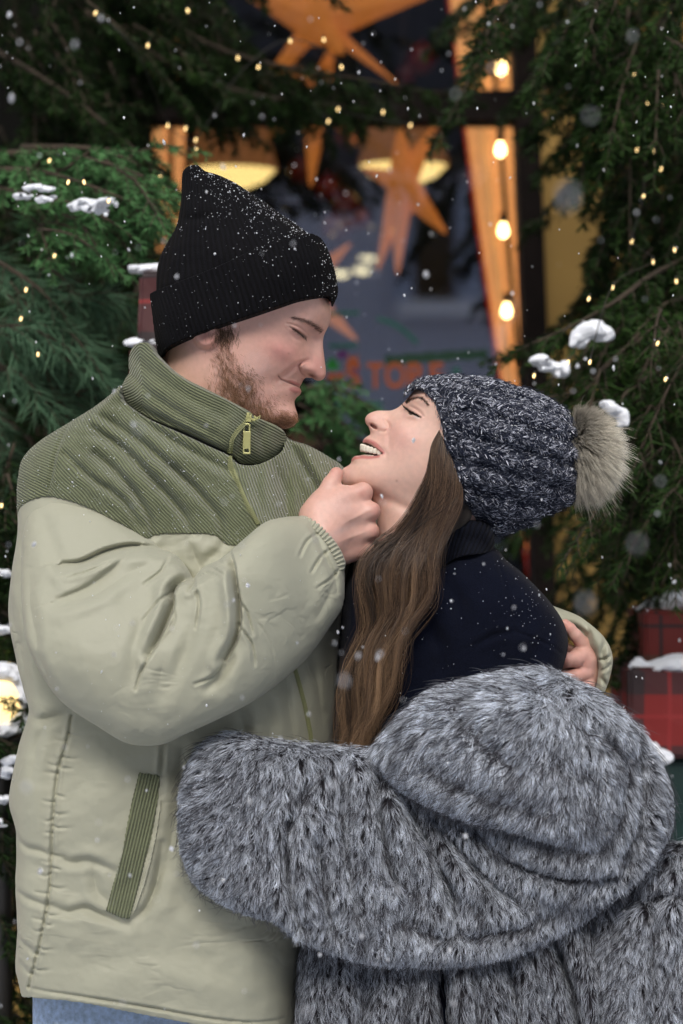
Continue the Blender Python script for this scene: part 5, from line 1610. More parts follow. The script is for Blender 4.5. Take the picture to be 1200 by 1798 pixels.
# big collar roll on top
coll_o = [(652, 1316), (668, 1290), (695, 1258), (735, 1226), (775, 1202), (825, 1190), (880, 1178), (935, 1170), (975, 1176), (1015, 1196), (1050, 1216), (1085, 1244), (1105, 1270), (1108, 1300), (1096, 1330), (1100, 1365), (1102, 1400), (1094, 1440), (1070, 1478), (1030, 1490), (985, 1480),
          (940, 1464), (890, 1448), (840, 1436), (790, 1422), (745, 1402), (705, 1380), (675, 1352)]
collR = fur_lobe(coll_o, lambda U, V: 190 + 0 * U - 40 * sst(1250, 1180, V), 118, [([(960, 1210), (1010, 1260), (1060, 1300), (1095, 1330)], 16, 12), ([(930, 1180), (960, 1240), (1000, 1280)], 16, 8),
    ([(1040, 1250), (1075, 1330), (1080, 1400), (1060, 1450)], 14, 12), ([(800, 1230), (840, 1290), (900, 1330)], 26, 7), ([(760, 1330), (850, 1375), (940, 1395)], 22, 6)],
    d_collar, 78000, 26, lum=1.18)
# her sleeve hanging at the right
arm_o = [(1130, 1500), (1165, 1482), (1205, 1478), (1240, 1500), (1262, 1560), (1270, 1640), (1268, 1760), (1262, 1900), (1240, 2050), (1130, 2060), (1060, 1900), (1040, 1790), (1036, 1700), (1050, 1640), (1080, 1600), (1108, 1560)]
armR = fur_lobe(arm_o, lambda U, V: 110 + 0 * U, 80, [([(1160, 1520), (1150, 1600), (1140, 1700), (1135, 1800)], 14, 14), ([(1110, 1580), (1150, 1570), (1200, 1560)], 14, 16), ([(1200, 1640), (1170, 1700), (1160, 1780)], 14, 10)],
    lambda u, v: (-0.35 + 0.4 * sst(1080, 1200, u), 1.0 + 0 * u), 34000, 24, lum=0.95)

M_HIDE = simple('dark fur underlayer', (0.030, 0.028, 0.034), rough=1.0, noise=0.3, nscale=120)
fds = [relief_data(f[0]) for f in FUR]
coat = data_obj('fur_coat', merge_data(*[(a, b, {}) for a, b, _ in fds]), M_HIDE, woman)
fur_mat = strand_mat('silver fox fur', rough=0.6, spec=0.25)
FP, FR, FC = [], [], []
frng = np.random.default_rng(77)
for li, (rel, dirf, n, ln, lum) in enumerate(FUR):
    def dens(u, v, rel=rel):
        e = bil(rel.sd, (u - rel.o[0]) / rel.step, (v - rel.o[1]) / rel.step)
        return (0.55 + 0.45 * np.exp(-e / 14.0)) * (v < 1890)
    u, v = sample_in(rel, n, dens, 0.5, frng)
    big = 0.5 * fbm(u / 34, v / 34, 400 + li); sm = fbm(u / 6.0, v / 6.0, 410 + li, 2); sm2 = fbm(u / 7.0, v / 7.0, 440 + li, 2)
    cxx = (np.floor(u / 10) + 0.5 + 0.4 * _hash(np.floor(u / 10), np.floor(v / 12), 5)) * 10 - u; cyy = (np.floor(v / 12) + 0.5 + 0.4 * _hash(np.floor(u / 10), np.floor(v / 12), 6)) * 12 - v
    clh = _hash(np.floor(u / 10), np.floor(v / 12), 7)
    def df(uu, vv, cxx=cxx, cyy=cyy, big=big, sm=sm, sm2=sm2, dirf=dirf):
        x, y = dirf(uu, vv)
        l = np.sqrt(x * x + y * y) + 1e-6
        return x / l + 0.4 * big + 0.5 * sm + 0.085 * cxx, y / l + 0.4 * sm2 + 0.06 * cyy
    L = 1.08 * ln * (0.6 + 0.55 * frng.random(n)) * (1 + 0.15 * sm)
    guard = frng.random(n) < 0.05
    L = np.where(guard, L * 1.7, L)
    W = surf_strands(rel, u, v, L, df, lift=0.72, K=5, curl=0.35, rng=frng, jit=0.14)
    FP.append(W)
    FR.append(0.00026 * np.array([1.0, 1.0, 0.85, 0.6, 0.2])[None, :] * np.ones((n, 1)))
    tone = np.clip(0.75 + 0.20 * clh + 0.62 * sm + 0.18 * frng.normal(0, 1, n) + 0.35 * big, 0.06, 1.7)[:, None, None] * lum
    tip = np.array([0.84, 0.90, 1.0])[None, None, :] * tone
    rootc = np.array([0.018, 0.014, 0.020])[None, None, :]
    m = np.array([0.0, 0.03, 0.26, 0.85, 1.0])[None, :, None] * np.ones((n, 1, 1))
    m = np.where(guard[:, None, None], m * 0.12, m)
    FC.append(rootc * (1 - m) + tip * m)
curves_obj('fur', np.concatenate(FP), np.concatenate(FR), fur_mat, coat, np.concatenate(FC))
specks(collR, 300, 'snow_specks', coat, None, (0.5, 1.5), lift=18)
specks(bandR, 200, 'snow_specks', coat, None, (0.5, 1.5), lift=16)
# ================================================================== PLACE: helpers
def at(u, v, Y):
    k = 1 + Y / CAMD
    return np.array([(u - 600) * k / PX, Y, ZC + (899 - v) * k / PX])

class MB:
    """collects boxes, tubes, lathes and blobs into one mesh"""
    def __init__(self): self.V = []; self.F = []; self.M = []; self.m = 0
    def add(self, V, F):
        o = len(self.V)
        self.V += [np.asarray(p, float) for p in V]; self.F += [tuple(i + o for i in f) for f in F]; self.M += [self.m] * len(F)
        return self
    def box(self, lo, hi, bev=0.0):
        lo = np.array(lo, float); hi = np.array(hi, float)
        V, F = box_data((lo + hi) / 2, [np.array([1, 0, 0.]), np.array([0, 1, 0.]), np.array([0, 0, 1.])], (hi - lo) / 2)
        return self.add(V, F)
    def obox(self, c, ax, half):
        return self.add(*box_data(c, ax, half))
    def tube(self, pts, rad, n=8):
        pts = np.asarray(pts, float); rad = np.broadcast_to(rad, (len(pts),))
        tg = np.gradient(pts, axis=0); tg /= np.linalg.norm(tg, axis=1, keepdims=True) + 1e-9
        V = []; F = []
        up = np.array([0.13, 0.21, 0.97])
        for i, (p, t) in enumerate(zip(pts, tg)):
            a = np.cross(t, up); a /= np.linalg.norm(a) + 1e-9; b = np.cross(t, a)
            for j in range(n):
                an = 2 * math.pi * j / n
                V.append(p + rad[i] * (a * math.cos(an) + b * math.sin(an)))
        for i in range(len(pts) - 1):
            for j in range(n):
                F.append((i * n + j, i * n + (j + 1) % n, (i + 1) * n + (j + 1) % n, (i + 1) * n + j))
        F.append(tuple(reversed(range(n)))); F.append(tuple(range((len(pts) - 1) * n, len(pts) * n)))
        return self.add(V, F)
    def lathe(self, c, prof, n=32, closed=False):
        V = []; F = []
        c = np.array(c, float)
        for r, z in prof:
            for j in range(n):
                an = 2 * math.pi * j / n
                V.append(c + np.array([r * math.cos(an), r * math.sin(an), z]))
        for i in range(len(prof) - 1):
            for j in range(n):
                F.append((i * n + j, i * n + (j + 1) % n, (i + 1) * n + (j + 1) % n, (i + 1) * n + j))
        return self.add(V, F)
    def build(self, name, mat, parent=None, smooth=False):
        return mesh_obj(name, np.array(self.V), self.F, mat, parent, smooth=smooth, matidx=self.M if isinstance(mat, (list, tuple)) else None)

# ================================================================== GROUND
YW = 1.90      # shop front plane
g = MB(); 
N_ = 60
xs = np.concatenate([[-60, -20, -8], np.linspace(-4, 4, N_), [8, 20, 60]]); ys = np.concatenate([[-60, -20, -9], np.linspace(-5, 4, N_), [8, 20, 60]])
XX, YY = np.meshgrid(xs, ys, indexing='ij')
ZZ = 0.012 * fbm(XX * 1.7, YY * 1.7, 5) + 0.006 * fbm(XX * 9, YY * 9, 6) - 0.03
GV = np.stack([XX.ravel(), YY.ravel(), ZZ.ravel()], 1)
nxg, nyg = XX.shape
idx = np.arange(nxg * nyg).reshape(nxg, nyg)
GF = np.stack([idx[:-1, :-1].ravel(), idx[1:, :-1].ravel(), idx[1:, 1:].ravel(), idx[:-1, 1:].ravel()], 1)
tag(mesh_obj('ground', GV, GF, simple('trodden snow', (0.62, 0.65, 0.70), rough=0.85, noise=0.2, nscale=3, bump=0.6, bscale=40)), kind='structure')

# ================================================================== SHOP FRONT
M_OCHRE = simple('ochre render', (0.36, 0.22, 0.06), rough=0.9, noise=0.12, nscale=4, bump=0.4, bscale=120)
M_FRAME = simple('dark stained timber', (0.010, 0.007, 0.006), rough=0.8, spec=0.1, noise=0.3, nscale=20)
M_SHADEW = simple('shade-dark panelling', (0.006, 0.006, 0.005), rough=0.9, spec=0.1, noise=0.2, nscale=10)  # near-black stands in for shade behind the left fir
def X(u, Y): return at(u, 0, Y)[0]
def Z(v, Y): return at(0, v, Y)[2]
xl, xr = X(232, YW), X(944, YW)
zt, zb = 3.3, 0.72
HEXF = [(0, 1, 2, 3), (7, 6, 5, 4), (0, 4, 5, 1), (1, 5, 6, 2), (2, 6, 7, 3), (3, 7, 4, 0)]
def JX(u, z):
    k = (1 + YW / CAMD) / PX
    v = 899 - (z - ZC) / k
    return (u - 600 + (v - 215) * 0.036) * k
shop = empty('shop_building', (0.3, YW, 0), label='ochre rendered shop front with a dark framed window, behind the couple', cat='building')
w_ = MB()
w_.add([(JX(944, -0.1), YW, -0.1), (6, YW, -0.1), (6, YW, 4.6), (JX(944, 4.6), YW, 4.6), (JX(944, -0.1), YW + .35, -0.1), (6, YW + .35, -0.1), (6, YW + .35, 4.6), (JX(944, 4.6), YW + .35, 4.6)], HEXF); w_.box((-6, YW, -0.1), (-3.0, YW + 0.35, 4.6)); w_.box((-3.0, YW, zt), (xr, YW + 0.35, 4.6)); w_.box((-3.0, YW, -0.1), (xr, YW + 0.35, zb))
wall = w_.build('wall', M_OCHRE, shop)
p_ = MB(); p_.box((-3.0, YW + 0.03, zb), (xl, YW + 0.30, zt))
for k in range(12):
    p_.box((-2.9 + 0.2 * k, YW + 0.015, zb + 0.05), (-2.9 + 0.2 * k + 0.17, YW + 0.031, zt - 0.05))
p_.build('shade_panel', M_SHADEW, shop)  # panelling made up to fill the dark gap behind the boughs
fr = MB()
fr.add([(JX(906, zb), YW - .03, zb), (JX(946, zb), YW - .03, zb), (JX(946, zt), YW - .03, zt), (JX(906, zt), YW - .03, zt), (JX(906, zb), YW + .1, zb), (JX(946, zb), YW + .1, zb), (JX(946, zt), YW + .1, zt), (JX(906, zt), YW + .1, zt)], HEXF); fr.box((xl, YW - 0.03, zb), (X(262, YW), YW + 0.10, zt))
fr.box((X(262, YW), YW - 0.03, Z(213, YW)), (X(905, YW), YW + 0.08, Z(162, YW)))
fr.box((X(262, YW), YW - 0.027, zb), (JX(907, zb), YW + 0.08, zb + 0.09)); fr.box((X(262, YW), YW - 0.03, zt - 0.09), (X(905, YW), YW + 0.08, zt))
fr.box((X(262, YW), YW + 0.0, Z(216, YW)), (X(905, YW), YW + 0.05, Z(213, YW))); 
window = fr.build('window', M_FRAME, shop)
sill = MB(); sill.box((xl - 0.05, YW - 0.16, zb - 0.06), (xr + 0.05, YW - 0.001, zb - 0.002)); sill.build('window_sill', M_FRAME, window)
mg, nt, n, l, b = mat_new('window glass')
out = n['Material Output']
tr = n.new('ShaderNodeBsdfTransparent'); gl = n.new('ShaderNodeBsdfGlossy'); gl.inputs['Roughness'].default_value = 0.02
mxs = n.new('ShaderNodeMixShader'); mxs.inputs[0].default_value = 0.30
l.new(tr.outputs[0], mxs.inputs[1]); l.new(gl.outputs[0], mxs.inputs[2]); l.new(mxs.outputs[0], out.inputs['Surface'])
tr.inputs['Color'].default_value = (0.93, 0.94, 0.95, 1); gl.inputs['Color'].default_value = (0.86, 0.90, 1.0, 1)
YG = YW + 0.03
for nm, v0, v1 in (('glass_pane', 213, None), ('glass_pane', None, 162)):
    q = MB()
    z0 = zb + 0.09 if v1 is None else Z(v1, YW); z1 = Z(v0, YW) if v0 is not None else zt - 0.09
    q.box((X(262, YW), YG, z0), (JX(907, (z0 + z1) / 2) + 0.03, YG + 0.006, z1)); q.build(nm, mg, window)
# room behind the glass
room = MB()
room.box((-2.2, 4.8, 0), (2.6, 4.9, 3.4)); room.box((-2.3, YW + 0.36, 0), (-2.2, 4.9, 3.4)); room.box((2.6, YW + 0.36, 0), (2.7, 4.9, 3.4)); room.box((-2.3, YW + 0.36, 3.4), (2.7, 4.9, 3.5)); room.box((-2.3, YW + 0.36, -0.1), (2.7, 4.9, 0.0))
room.build('room_wall', simple('dark red-brown wall', (0.020, 0.007, 0.006), rough=0.8, noise=0.6, nscale=5), shop)

# ---- lettering and painted marks on the glass
def text_on_glass(s, u, v, hpx, mat, name, parent, sx=1.0):
    cu = bpy.data.curves.new(name, 'FONT'); cu.body = s
    k = (1 + YG / CAMD) / PX
    cu.size = hpx * k / 0.72; cu.extrude = 0.0006; cu.offset = hpx * k * 0.035
    cu.align_x = 'LEFT'
    o = bpy.data.objects.new(name, cu); link(o, parent)
    p = at(u, v, YG - 0.003)
    o.location = Vector(p) + o.location; o.rotation_euler = (R(90), 0, 0); o.scale = (sx, 1, 1)
    cu.materials.append(mat)
    bpy.context.view_layer.update()
    me = bpy.data.meshes.new_from_object(o)
    o2 = bpy.data.objects.new(name, me); link(o2, parent); o2.location = o.location; o2.rotation_euler = o.rotation_euler; o2.scale = o.scale
    bpy.data.objects.remove(o)
    return o2
M_ORL = simple('orange lettering', (0.42, 0.085, 0.012), rough=0.6)
M_TEAL = simple('teal paint', (0.012, 0.10, 0.075), rough=0.6); M_GRN = simple('green paint', (0.01, 0.22, 0.02), rough=0.6); M_PUR = simple('purple paint', (0.10, 0.008, 0.11), rough=0.6); M_GBAND = simple('dark green band', (0.006, 0.045, 0.02), rough=0.6)
for ch, u, sx in (('Š', 607, 0.95), ('T', 645, 0.78), ('O', 675, 0.76), ('P', 714, 0.85), ('E', 752, 0.9)):
    text_on_glass(ch, u, 680, 44, M_ORL, 'letter', window, sx)
def mark(pts, wpx, mat, name='painted_mark'):
    pl = spline(pts, 6, False); tg = np.gradient(pl, axis=0); tg /= np.linalg.norm(tg, axis=1, keepdims=True); nn = np.stack([-tg[:, 1], tg[:, 0]], 1)
    wv = wpx * 0.5 * (1 + 0.18 * np.sin(np.arange(len(pl)) * 1.9))
    V = [at(*(p + q * w1), YG - d) for d in (0.002, 0.0012) for p, q, w1 in zip(pl, nn, wv)] + [at(*(p - q * w1), YG - d) for d in (0.002, 0.0012) for p, q, w1 in zip(pl, nn, wv)]
    m = len(pl); F = []
    for i in range(m - 1):
        F += [(i, i + 1, 2 * m + i + 1, 2 * m + i), (m + i, 3 * m + i, 3 * m + i + 1, m + i + 1), (i, m + i, m + i + 1, i + 1), (2 * m + i, 2 * m + i + 1, 3 * m + i + 1, 3 * m + i)]
    F += [(0, 2 * m, 3 * m, m), (m - 1, 2 * m - 1, 4 * m - 1, 3 * m - 1)]
    return mesh_obj(name, V, F, mat, window, smooth=False)
mark([(575, 551), (600, 550), (631, 549)], 7, M_TEAL); mark([(663, 559), (690, 568), (712, 582), (733, 603)], 8, M_TEAL); mark([(578, 607), (604, 608), (628, 605)], 8, M_TEAL)
mark([(676, 633), (740, 628), (800, 624), (856, 622)], 17, M_GBAND); mark([(590, 711), (630, 711), (672, 710)], 9, M_TEAL); mark([(800, 645), (803, 660), (806, 672)], 14, M_TEAL)
mark([(576, 636), (584, 640), (592, 636)], 20, M_GRN); mark([(592, 622), (600, 623), (610, 620)], 13, M_PUR); mark([(612, 634), (618, 640), (626, 632)], 14, M_ORL); mark([(574, 660), (590, 661), (604, 658)], 10, M_ORL); mark([(622, 650), (628, 656)], 10, M_PUR)

# ================================================================== INSIDE THE WINDOW
def glow_cloth(name, col, e):
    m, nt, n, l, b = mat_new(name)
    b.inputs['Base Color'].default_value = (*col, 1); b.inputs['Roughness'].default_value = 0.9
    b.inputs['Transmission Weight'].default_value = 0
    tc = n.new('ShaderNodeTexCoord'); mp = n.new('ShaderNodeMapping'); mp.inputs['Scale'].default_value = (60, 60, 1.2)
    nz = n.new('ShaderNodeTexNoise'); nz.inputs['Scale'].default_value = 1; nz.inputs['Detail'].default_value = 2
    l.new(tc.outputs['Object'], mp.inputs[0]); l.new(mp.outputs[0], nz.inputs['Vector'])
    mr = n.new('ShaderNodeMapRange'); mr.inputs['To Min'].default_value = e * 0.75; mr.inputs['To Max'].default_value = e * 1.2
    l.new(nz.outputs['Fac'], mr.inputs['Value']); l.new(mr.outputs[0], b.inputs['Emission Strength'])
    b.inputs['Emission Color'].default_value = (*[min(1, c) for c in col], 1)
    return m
M_CURT = glow_cloth('self-glowing orange curtain', (0.76, 0.40, 0.15), 0.56)  # emission stands in for light from behind; no lamp is there
M_REDB = simple('red curtain border', (0.42, 0.03, 0.015), rough=0.9, emis=(0.42, 0.03, 0.012), estr=0.25)  # border given a low glow in place of light from behind
M_BULB = emission('lit bulb', (1.0, 0.66, 0.24), 16.0)
M_CAPM = simple('dark bulb socket', (0.02, 0.018, 0.015), rough=0.5)
YC = YW + 0.30
def curtain(left, right, z0, z1, label, name='curtain', group=None, red=True):
    """left / right edge px as functions of v; hangs with soft folds"""
    def sheet(fa, fb, thick, Yo, mat, nm, parent, nu=28):
        vs = np.linspace(-420, 1240, 60); V = []; F = []
        for sgn in (0, 1):
            for i, v in enumerate(vs):
                a, b_ = fa(v), fb(v)
                for j in range(nu):
                    s = j / (nu - 1)
                    yy = YC + Yo + 0.012 * math.sin(s * 9 + 0.5 * math.sin(v / 300.0)) + 0.004 * math.sin(s * 31 + v / 260.0) + sgn * thick
                    p = at(a + (b_ - a) * s, v, YC); p[1] = yy
                    V.append(p)
        m = len(vs) * nu
        for i in range(len(vs) - 1):
            for j in range(nu - 1):
                q = (i * nu + j, i * nu + j + 1, (i + 1) * nu + j + 1, (i + 1) * nu + j)
                F.append(q); F.append(tuple(m + x for x in reversed(q)))
        return mesh_obj(nm, V, F, mat, parent)
    c = empty(name, tuple(at((left(899) + right(899)) / 2, 1240, YC)), label=label, cat='curtain', group=group)
    mid = lambda v: left(v) + (right(v) - left(v)) * 0.60
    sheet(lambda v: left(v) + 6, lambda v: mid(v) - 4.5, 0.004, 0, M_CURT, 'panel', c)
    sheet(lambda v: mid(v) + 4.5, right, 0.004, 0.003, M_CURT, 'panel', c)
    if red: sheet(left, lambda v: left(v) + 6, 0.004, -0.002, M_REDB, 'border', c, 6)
    rod = MB(); rod.tube([at(left(-420) - 20, -420, YC), at(right(-420) + 20, -420, YC)], 0.012, 8); rod.build('rod', M_FRAME, c)
    return c
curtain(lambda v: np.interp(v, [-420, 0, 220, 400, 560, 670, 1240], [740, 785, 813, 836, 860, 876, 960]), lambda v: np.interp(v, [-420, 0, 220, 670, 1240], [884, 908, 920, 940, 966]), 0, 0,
        'self-glowing orange curtain with a red edge at the right side of the shop window')
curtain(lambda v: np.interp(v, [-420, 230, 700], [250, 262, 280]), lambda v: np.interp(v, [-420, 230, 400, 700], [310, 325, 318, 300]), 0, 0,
        'narrow self-glowing orange curtain in the left end of the shop window', red=False)

# string of warm bulbs in front of the right curtain
bulb_group = 'warm bulbs on the string beside the curtain'
wire = [(880, 20), (880, 118), (880, 190), (880, 262), (883, 330), (885, 404), (888, 470), (890, 545), (893, 640)]
mb = MB(); pw = spline([at(u, v, YC - 0.07) for u, v in wire], 8, False); mb.tube(pw, 0.0007, 6)
tag(mb.build('light_cable', M_CAPM, None, True), 'dark cable with warm bulbs hanging in front of the orange curtain', 'cable')
bl_lab = ['warm glowing bulb above the window transom, half behind a fir twig', 'bulb added for a reflected glow just below the window transom', 'brightest round glowing bulb halfway down the orange curtain', 'bulb added for a reflected glow, lowest on the orange curtain near her hat']  # bulbs under the transom and lowest down are added for reflected glows
for (u, v), lab in zip([(880, 118), (879, 262), (884, 404), (890, 545)], bl_lab):
    p = at(u, v, YC - 0.07)
    b1 = empty('light_bulb', tuple(p), label=lab, cat='light bulb', group=bulb_group)
    q = MB(); r0 = 0.0095
    q.lathe(p, [(0.0005, -0.0145)] + [(r0 * math.sin(a), -0.003 - 0.0115 * math.cos(a)) for a in np.linspace(0.25, 2.5, 9)] + [(0.006, 0.014)], 16); q.build('glass', M_BULB, b1, True)
    q = MB(); q.lathe(p, [(0.0062, 0.013), (0.007, 0.016), (0.007, 0.034), (0.0005, 0.036)], 12); q.build('socket', M_CAPM, b1, True)

# pendant lamps
M_SHADE = simple('amber pleated shade', (0.24, 0.10, 0.03), rough=0.7, emis=(0.30, 0.12, 0.04), estr=0.35)
M_UNDER = emission('lit lamp underside', (1.0, 0.70, 0.24), 1.35)
def pendant(u, v, Y, wpx, label):
    k = (1 + Y / CAMD) / PX; r = wpx * k / 2; c = at(u, v, Y)
    t = empty('pendant_lamp', tuple(c), label=label, cat='lamp', group='pendant lamps inside the shop window')
    q = MB(); q.lathe(c, [(r, 0.0), (r * 1.0, 0.006), (r * 0.78, 0.075), (r * 0.60, 0.15), (r * 0.58, 0.15), (r * 0.76, 0.072), (r * 0.985, 0.003)], 48)
    for j in range(16):
        a = 2 * math.pi * j / 16; ca, sa = math.cos(a), math.sin(a)
        q.tube([c + np.array([r * ca * s_, r * sa * s_, z_]) for s_, z_ in ((1.0, 0.004), (0.79, 0.075), (0.605, 0.15))], 0.0035, 6)
    q.build('shade', M_SHADE, t, True)
    q = MB(); q.lathe(c, [(0.0005, -0.042), (r * 0.4, -0.037), (r * 0.75, -0.021), (r * 0.98, 0.002)], 48); q.build('diffuser', M_UNDER, t, True)
    q = MB(); q.tube([c + np.array([0, 0, 0.15]), c + np.array([0, 0, 1.4])], 0.004, 6); q.lathe(c, [(r * 0.58, 0.149), (0.02, 0.165), (0.012, 0.20), (0.0005, 0.2)], 24); q.build('cord', M_CAPM, t, True)
pendant(709, 292, 2.75, 156, 'round pendant lamp with glowing yellow underside behind the hanging orange star')
pendant(408, 300, 2.75, 156, 'round pendant lamp with glowing yellow underside just above his beanie')

# paper stars
M_STAR = simple('orange paper star', (0.72, 0.25, 0.05), rough=0.8, emis=(0.72, 0.23, 0.04), estr=0.36, noise=0.1, nscale=12)  # glow put into the paper; no lamp sits inside
def star(cu, cv, Y, arms, label, body=22, e=1.0):
    k = (1 + Y / CAMD) / PX; c = at(cu, cv, Y)
    t = empty('paper_star', tuple(c), label=label, cat='paper star', group='orange paper stars hanging in the shop window')
    for (u, v, dy, wd) in arms:
        tip = at(u, v, Y) + np.array([0, dy, 0]); d = tip - c; L = np.linalg.norm(d); d /= L
        a = np.cross(d, [0, 1, 0.05]); a /= np.linalg.norm(a); b_ = np.cross(d, a); r = wd * k / 2 * 1.35
        q = MB(); V = []; F = []; nn_ = 8
        prof = [(0.0, 0.75), (0.10, 1.0), (0.22, 0.92), (0.45, 0.66), (0.7, 0.42), (0.9, 0.22), (0.975, 0.13), (1.0, 0.02)]
        for s, rr in prof:
            for j in range(nn_):
                an = 2 * math.pi * j / nn_; f = 1.0 if j % 2 == 0 else 0.90
                V.append(c + d * L * s + (a * math.cos(an) + b_ * math.sin(an)) * r * rr * f)
        for i in range(len(prof) - 1):
            for j in range(nn_): F.append((i * nn_ + j, i * nn_ + (j + 1) % nn_, (i + 1) * nn_ + (j + 1) % nn_, (i + 1) * nn_ + j))
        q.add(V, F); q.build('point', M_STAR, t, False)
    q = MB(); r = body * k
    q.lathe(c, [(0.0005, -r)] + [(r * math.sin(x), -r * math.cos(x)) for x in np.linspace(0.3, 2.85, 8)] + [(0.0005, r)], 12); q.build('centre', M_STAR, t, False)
    q = MB(); q.tube([c + np.array([0, 0, r]), c + np.array([0, 0, r + 0.9])], 0.0015, 5); q.build('string', M_CAPM, t)
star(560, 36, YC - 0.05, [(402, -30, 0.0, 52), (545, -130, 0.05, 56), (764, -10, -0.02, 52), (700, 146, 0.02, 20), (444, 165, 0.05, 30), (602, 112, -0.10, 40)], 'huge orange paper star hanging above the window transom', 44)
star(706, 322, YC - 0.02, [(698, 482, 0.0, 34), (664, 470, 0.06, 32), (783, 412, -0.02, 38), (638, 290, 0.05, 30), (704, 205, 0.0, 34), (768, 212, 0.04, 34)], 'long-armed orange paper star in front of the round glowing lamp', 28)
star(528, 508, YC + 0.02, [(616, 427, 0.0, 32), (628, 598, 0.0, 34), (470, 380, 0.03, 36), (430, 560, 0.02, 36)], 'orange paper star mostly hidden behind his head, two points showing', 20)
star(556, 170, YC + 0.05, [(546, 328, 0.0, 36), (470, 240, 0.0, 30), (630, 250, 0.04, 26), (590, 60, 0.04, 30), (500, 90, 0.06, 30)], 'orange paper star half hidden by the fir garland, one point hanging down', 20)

# red baubles and a dark garland inside
M_RED = simple('red bauble', (0.16, 0.006, 0.006), rough=0.25)
M_PINK = simple('pink ribbon', (0.45, 0.10, 0.10), rough=0.7)
for (u, v, Y, r, lab) in [(608, 360, 2.6, 0.030, 'dark red bauble hanging left of the star, beside his beanie'), (592, 402, 2.7, 0.034, 'dark red bauble lowest of those beside his beanie'), (742, 102, 2.6, 0.034, 'dark red bauble hanging right of the huge star'), (716, 130, 2.7, 0.024, 'small dark red bauble under the huge star'),
                     (530, 300, 2.5, 0.028, 'red bauble between the left lamp and the hanging star point'), (612, 240, 2.6, 0.030, 'red bauble near the left of the right lamp shade'), (576, 330, 2.9, 0.030, 'dark red bauble deep in the shop above his beanie'), (628, 385, 2.9, 0.03, 'dark red bauble deep in the shop left of the star arms')]:
    c = at(u, v, Y); q = MB()
    q.lathe(c, [(0.0005, -r)] + [(r * math.sin(x), -r * math.cos(x)) for x in np.linspace(0.2, 2.9, 12)] + [(r * 0.2, r * 1.05), (0.0005, r * 1.25)], 20)
    t = empty('bauble', tuple(c), label=lab, cat='bauble', group='red baubles inside the shop'); q.build('ball', M_RED, t, True)
    q = MB(); q.tube([c + np.array([0, 0, r * 1.2]), c + np.array([0, 0, 1.0])], 0.001, 5); q.build('thread', M_CAPM, t)

# ceiling spots seen deep in the shop
for u, v, lab in [(599, 478, 'round shop ceiling light nearest his forehead'), (636, 472, 'lower round shop ceiling light right of his forehead'), (646, 452, 'upper round shop ceiling light right of his forehead')]:
    c = at(u, v, 4.2); q = MB(); q.lathe(c, [(0.0005, -0.014), (0.018, -0.012), (0.024, 0)], 20)
    t = empty('ceiling_light', tuple(c), label=lab, cat='ceiling light', group='round lights deep in the shop'); q.build('diffuser', emission('cool white lamp', (1.0, 0.86, 0.5), 1.6), t, True)
    q = MB(); q.lathe(c, [(0.024, 0), (0.028, 0.002), (0.028, 0.02), (0.0005, 0.022)], 20); q.tube([c + np.array([0, 0, 0.02]), (c[0], c[1], 3.4)], 0.003, 6); q.build('housing', M_CAPM, t, True)

# ================================================================== HOUSE ACROSS THE STREET (behind the camera, seen mirrored in the glass)
YR = -9.0
YV = 2 * YG - YR
def mir(u, v):
    p = at(u, v, YV); return p[0], p[2]
house = empty('house', (0, YR, 0), label='grey rendered house across the street, seen only as a reflection in the shop window', cat='house')
q = MB()
x0, z0 = mir(528, 760); x1, z1 = mir(852, 300)
wx0, wz0 = mir(726, 530); wx1, wz1 = mir(802, 352)
xa, xb = -9.0, 9.0
zT = mir(0, 300)[1]
q.box((xa, YR - 0.4, -0.1), (wx0, YR, zT)); q.box((wx1, YR - 0.4, -0.1), (xb, YR, zT)); q.box((wx0, YR - 0.4, -0.1), (wx1, YR, wz0)); q.box((wx0, YR - 0.4, wz1), (wx1, YR, zT))
q.build('wall', simple('grey render', (0.42, 0.43, 0.50), rough=0.9, noise=0.06, nscale=1.0), house)
q = MB(); q.box((wx0, YR - 0.35, wz0), (wx1, YR - 0.3, wz1)); wnd = q.build('window', simple('dark window', (0.012, 0.014, 0.018), rough=0.15), house)
q = MB(); q.box((wx0 - 0.10, YR + 0.001, wz0 - 0.09), (wx1 + 0.45, YR + 0.14, wz0 - 0.003)); q.build('window_sill', simple('pale stone', (0.7, 0.7, 0.72), rough=0.8), wnd)
q = MB(); q.box((wx0 - 0.12, YR + 0.001, wz0), (wx0 - 0.003, YR + 0.05, wz1 + 0.1)); q.box((wx1 + 0.003, YR + 0.001, wz0), (wx1 + 0.16, YR + 0.05, wz1 + 0.1)); q.build('window_frame', simple('blue grey jamb', (0.32, 0.36, 0.46), rough=0.8), wnd)
q = MB(); q.box((xa, YR - 4.5, zT), (xb, YR + 0.35, zT + 0.12)); q.add([(xa, YR + 0.3, zT + 0.12), (xb, YR + 0.3, zT + 0.12), (xb, YR - 1.6, zT + 5.0), (xa, YR - 1.6, zT + 5.0), (xa, YR - 4.5, zT + 0.12), (xb, YR - 4.5, zT + 0.12)], [(0, 1, 2, 3), (3, 2, 5, 4), (0, 3, 4), (1, 5, 2)]); q.build('added_roof', simple('dark slate', (0.03, 0.03, 0.035), rough=0.8), house)  # steep dark roof made up to keep sky out of the upper pane's reflection

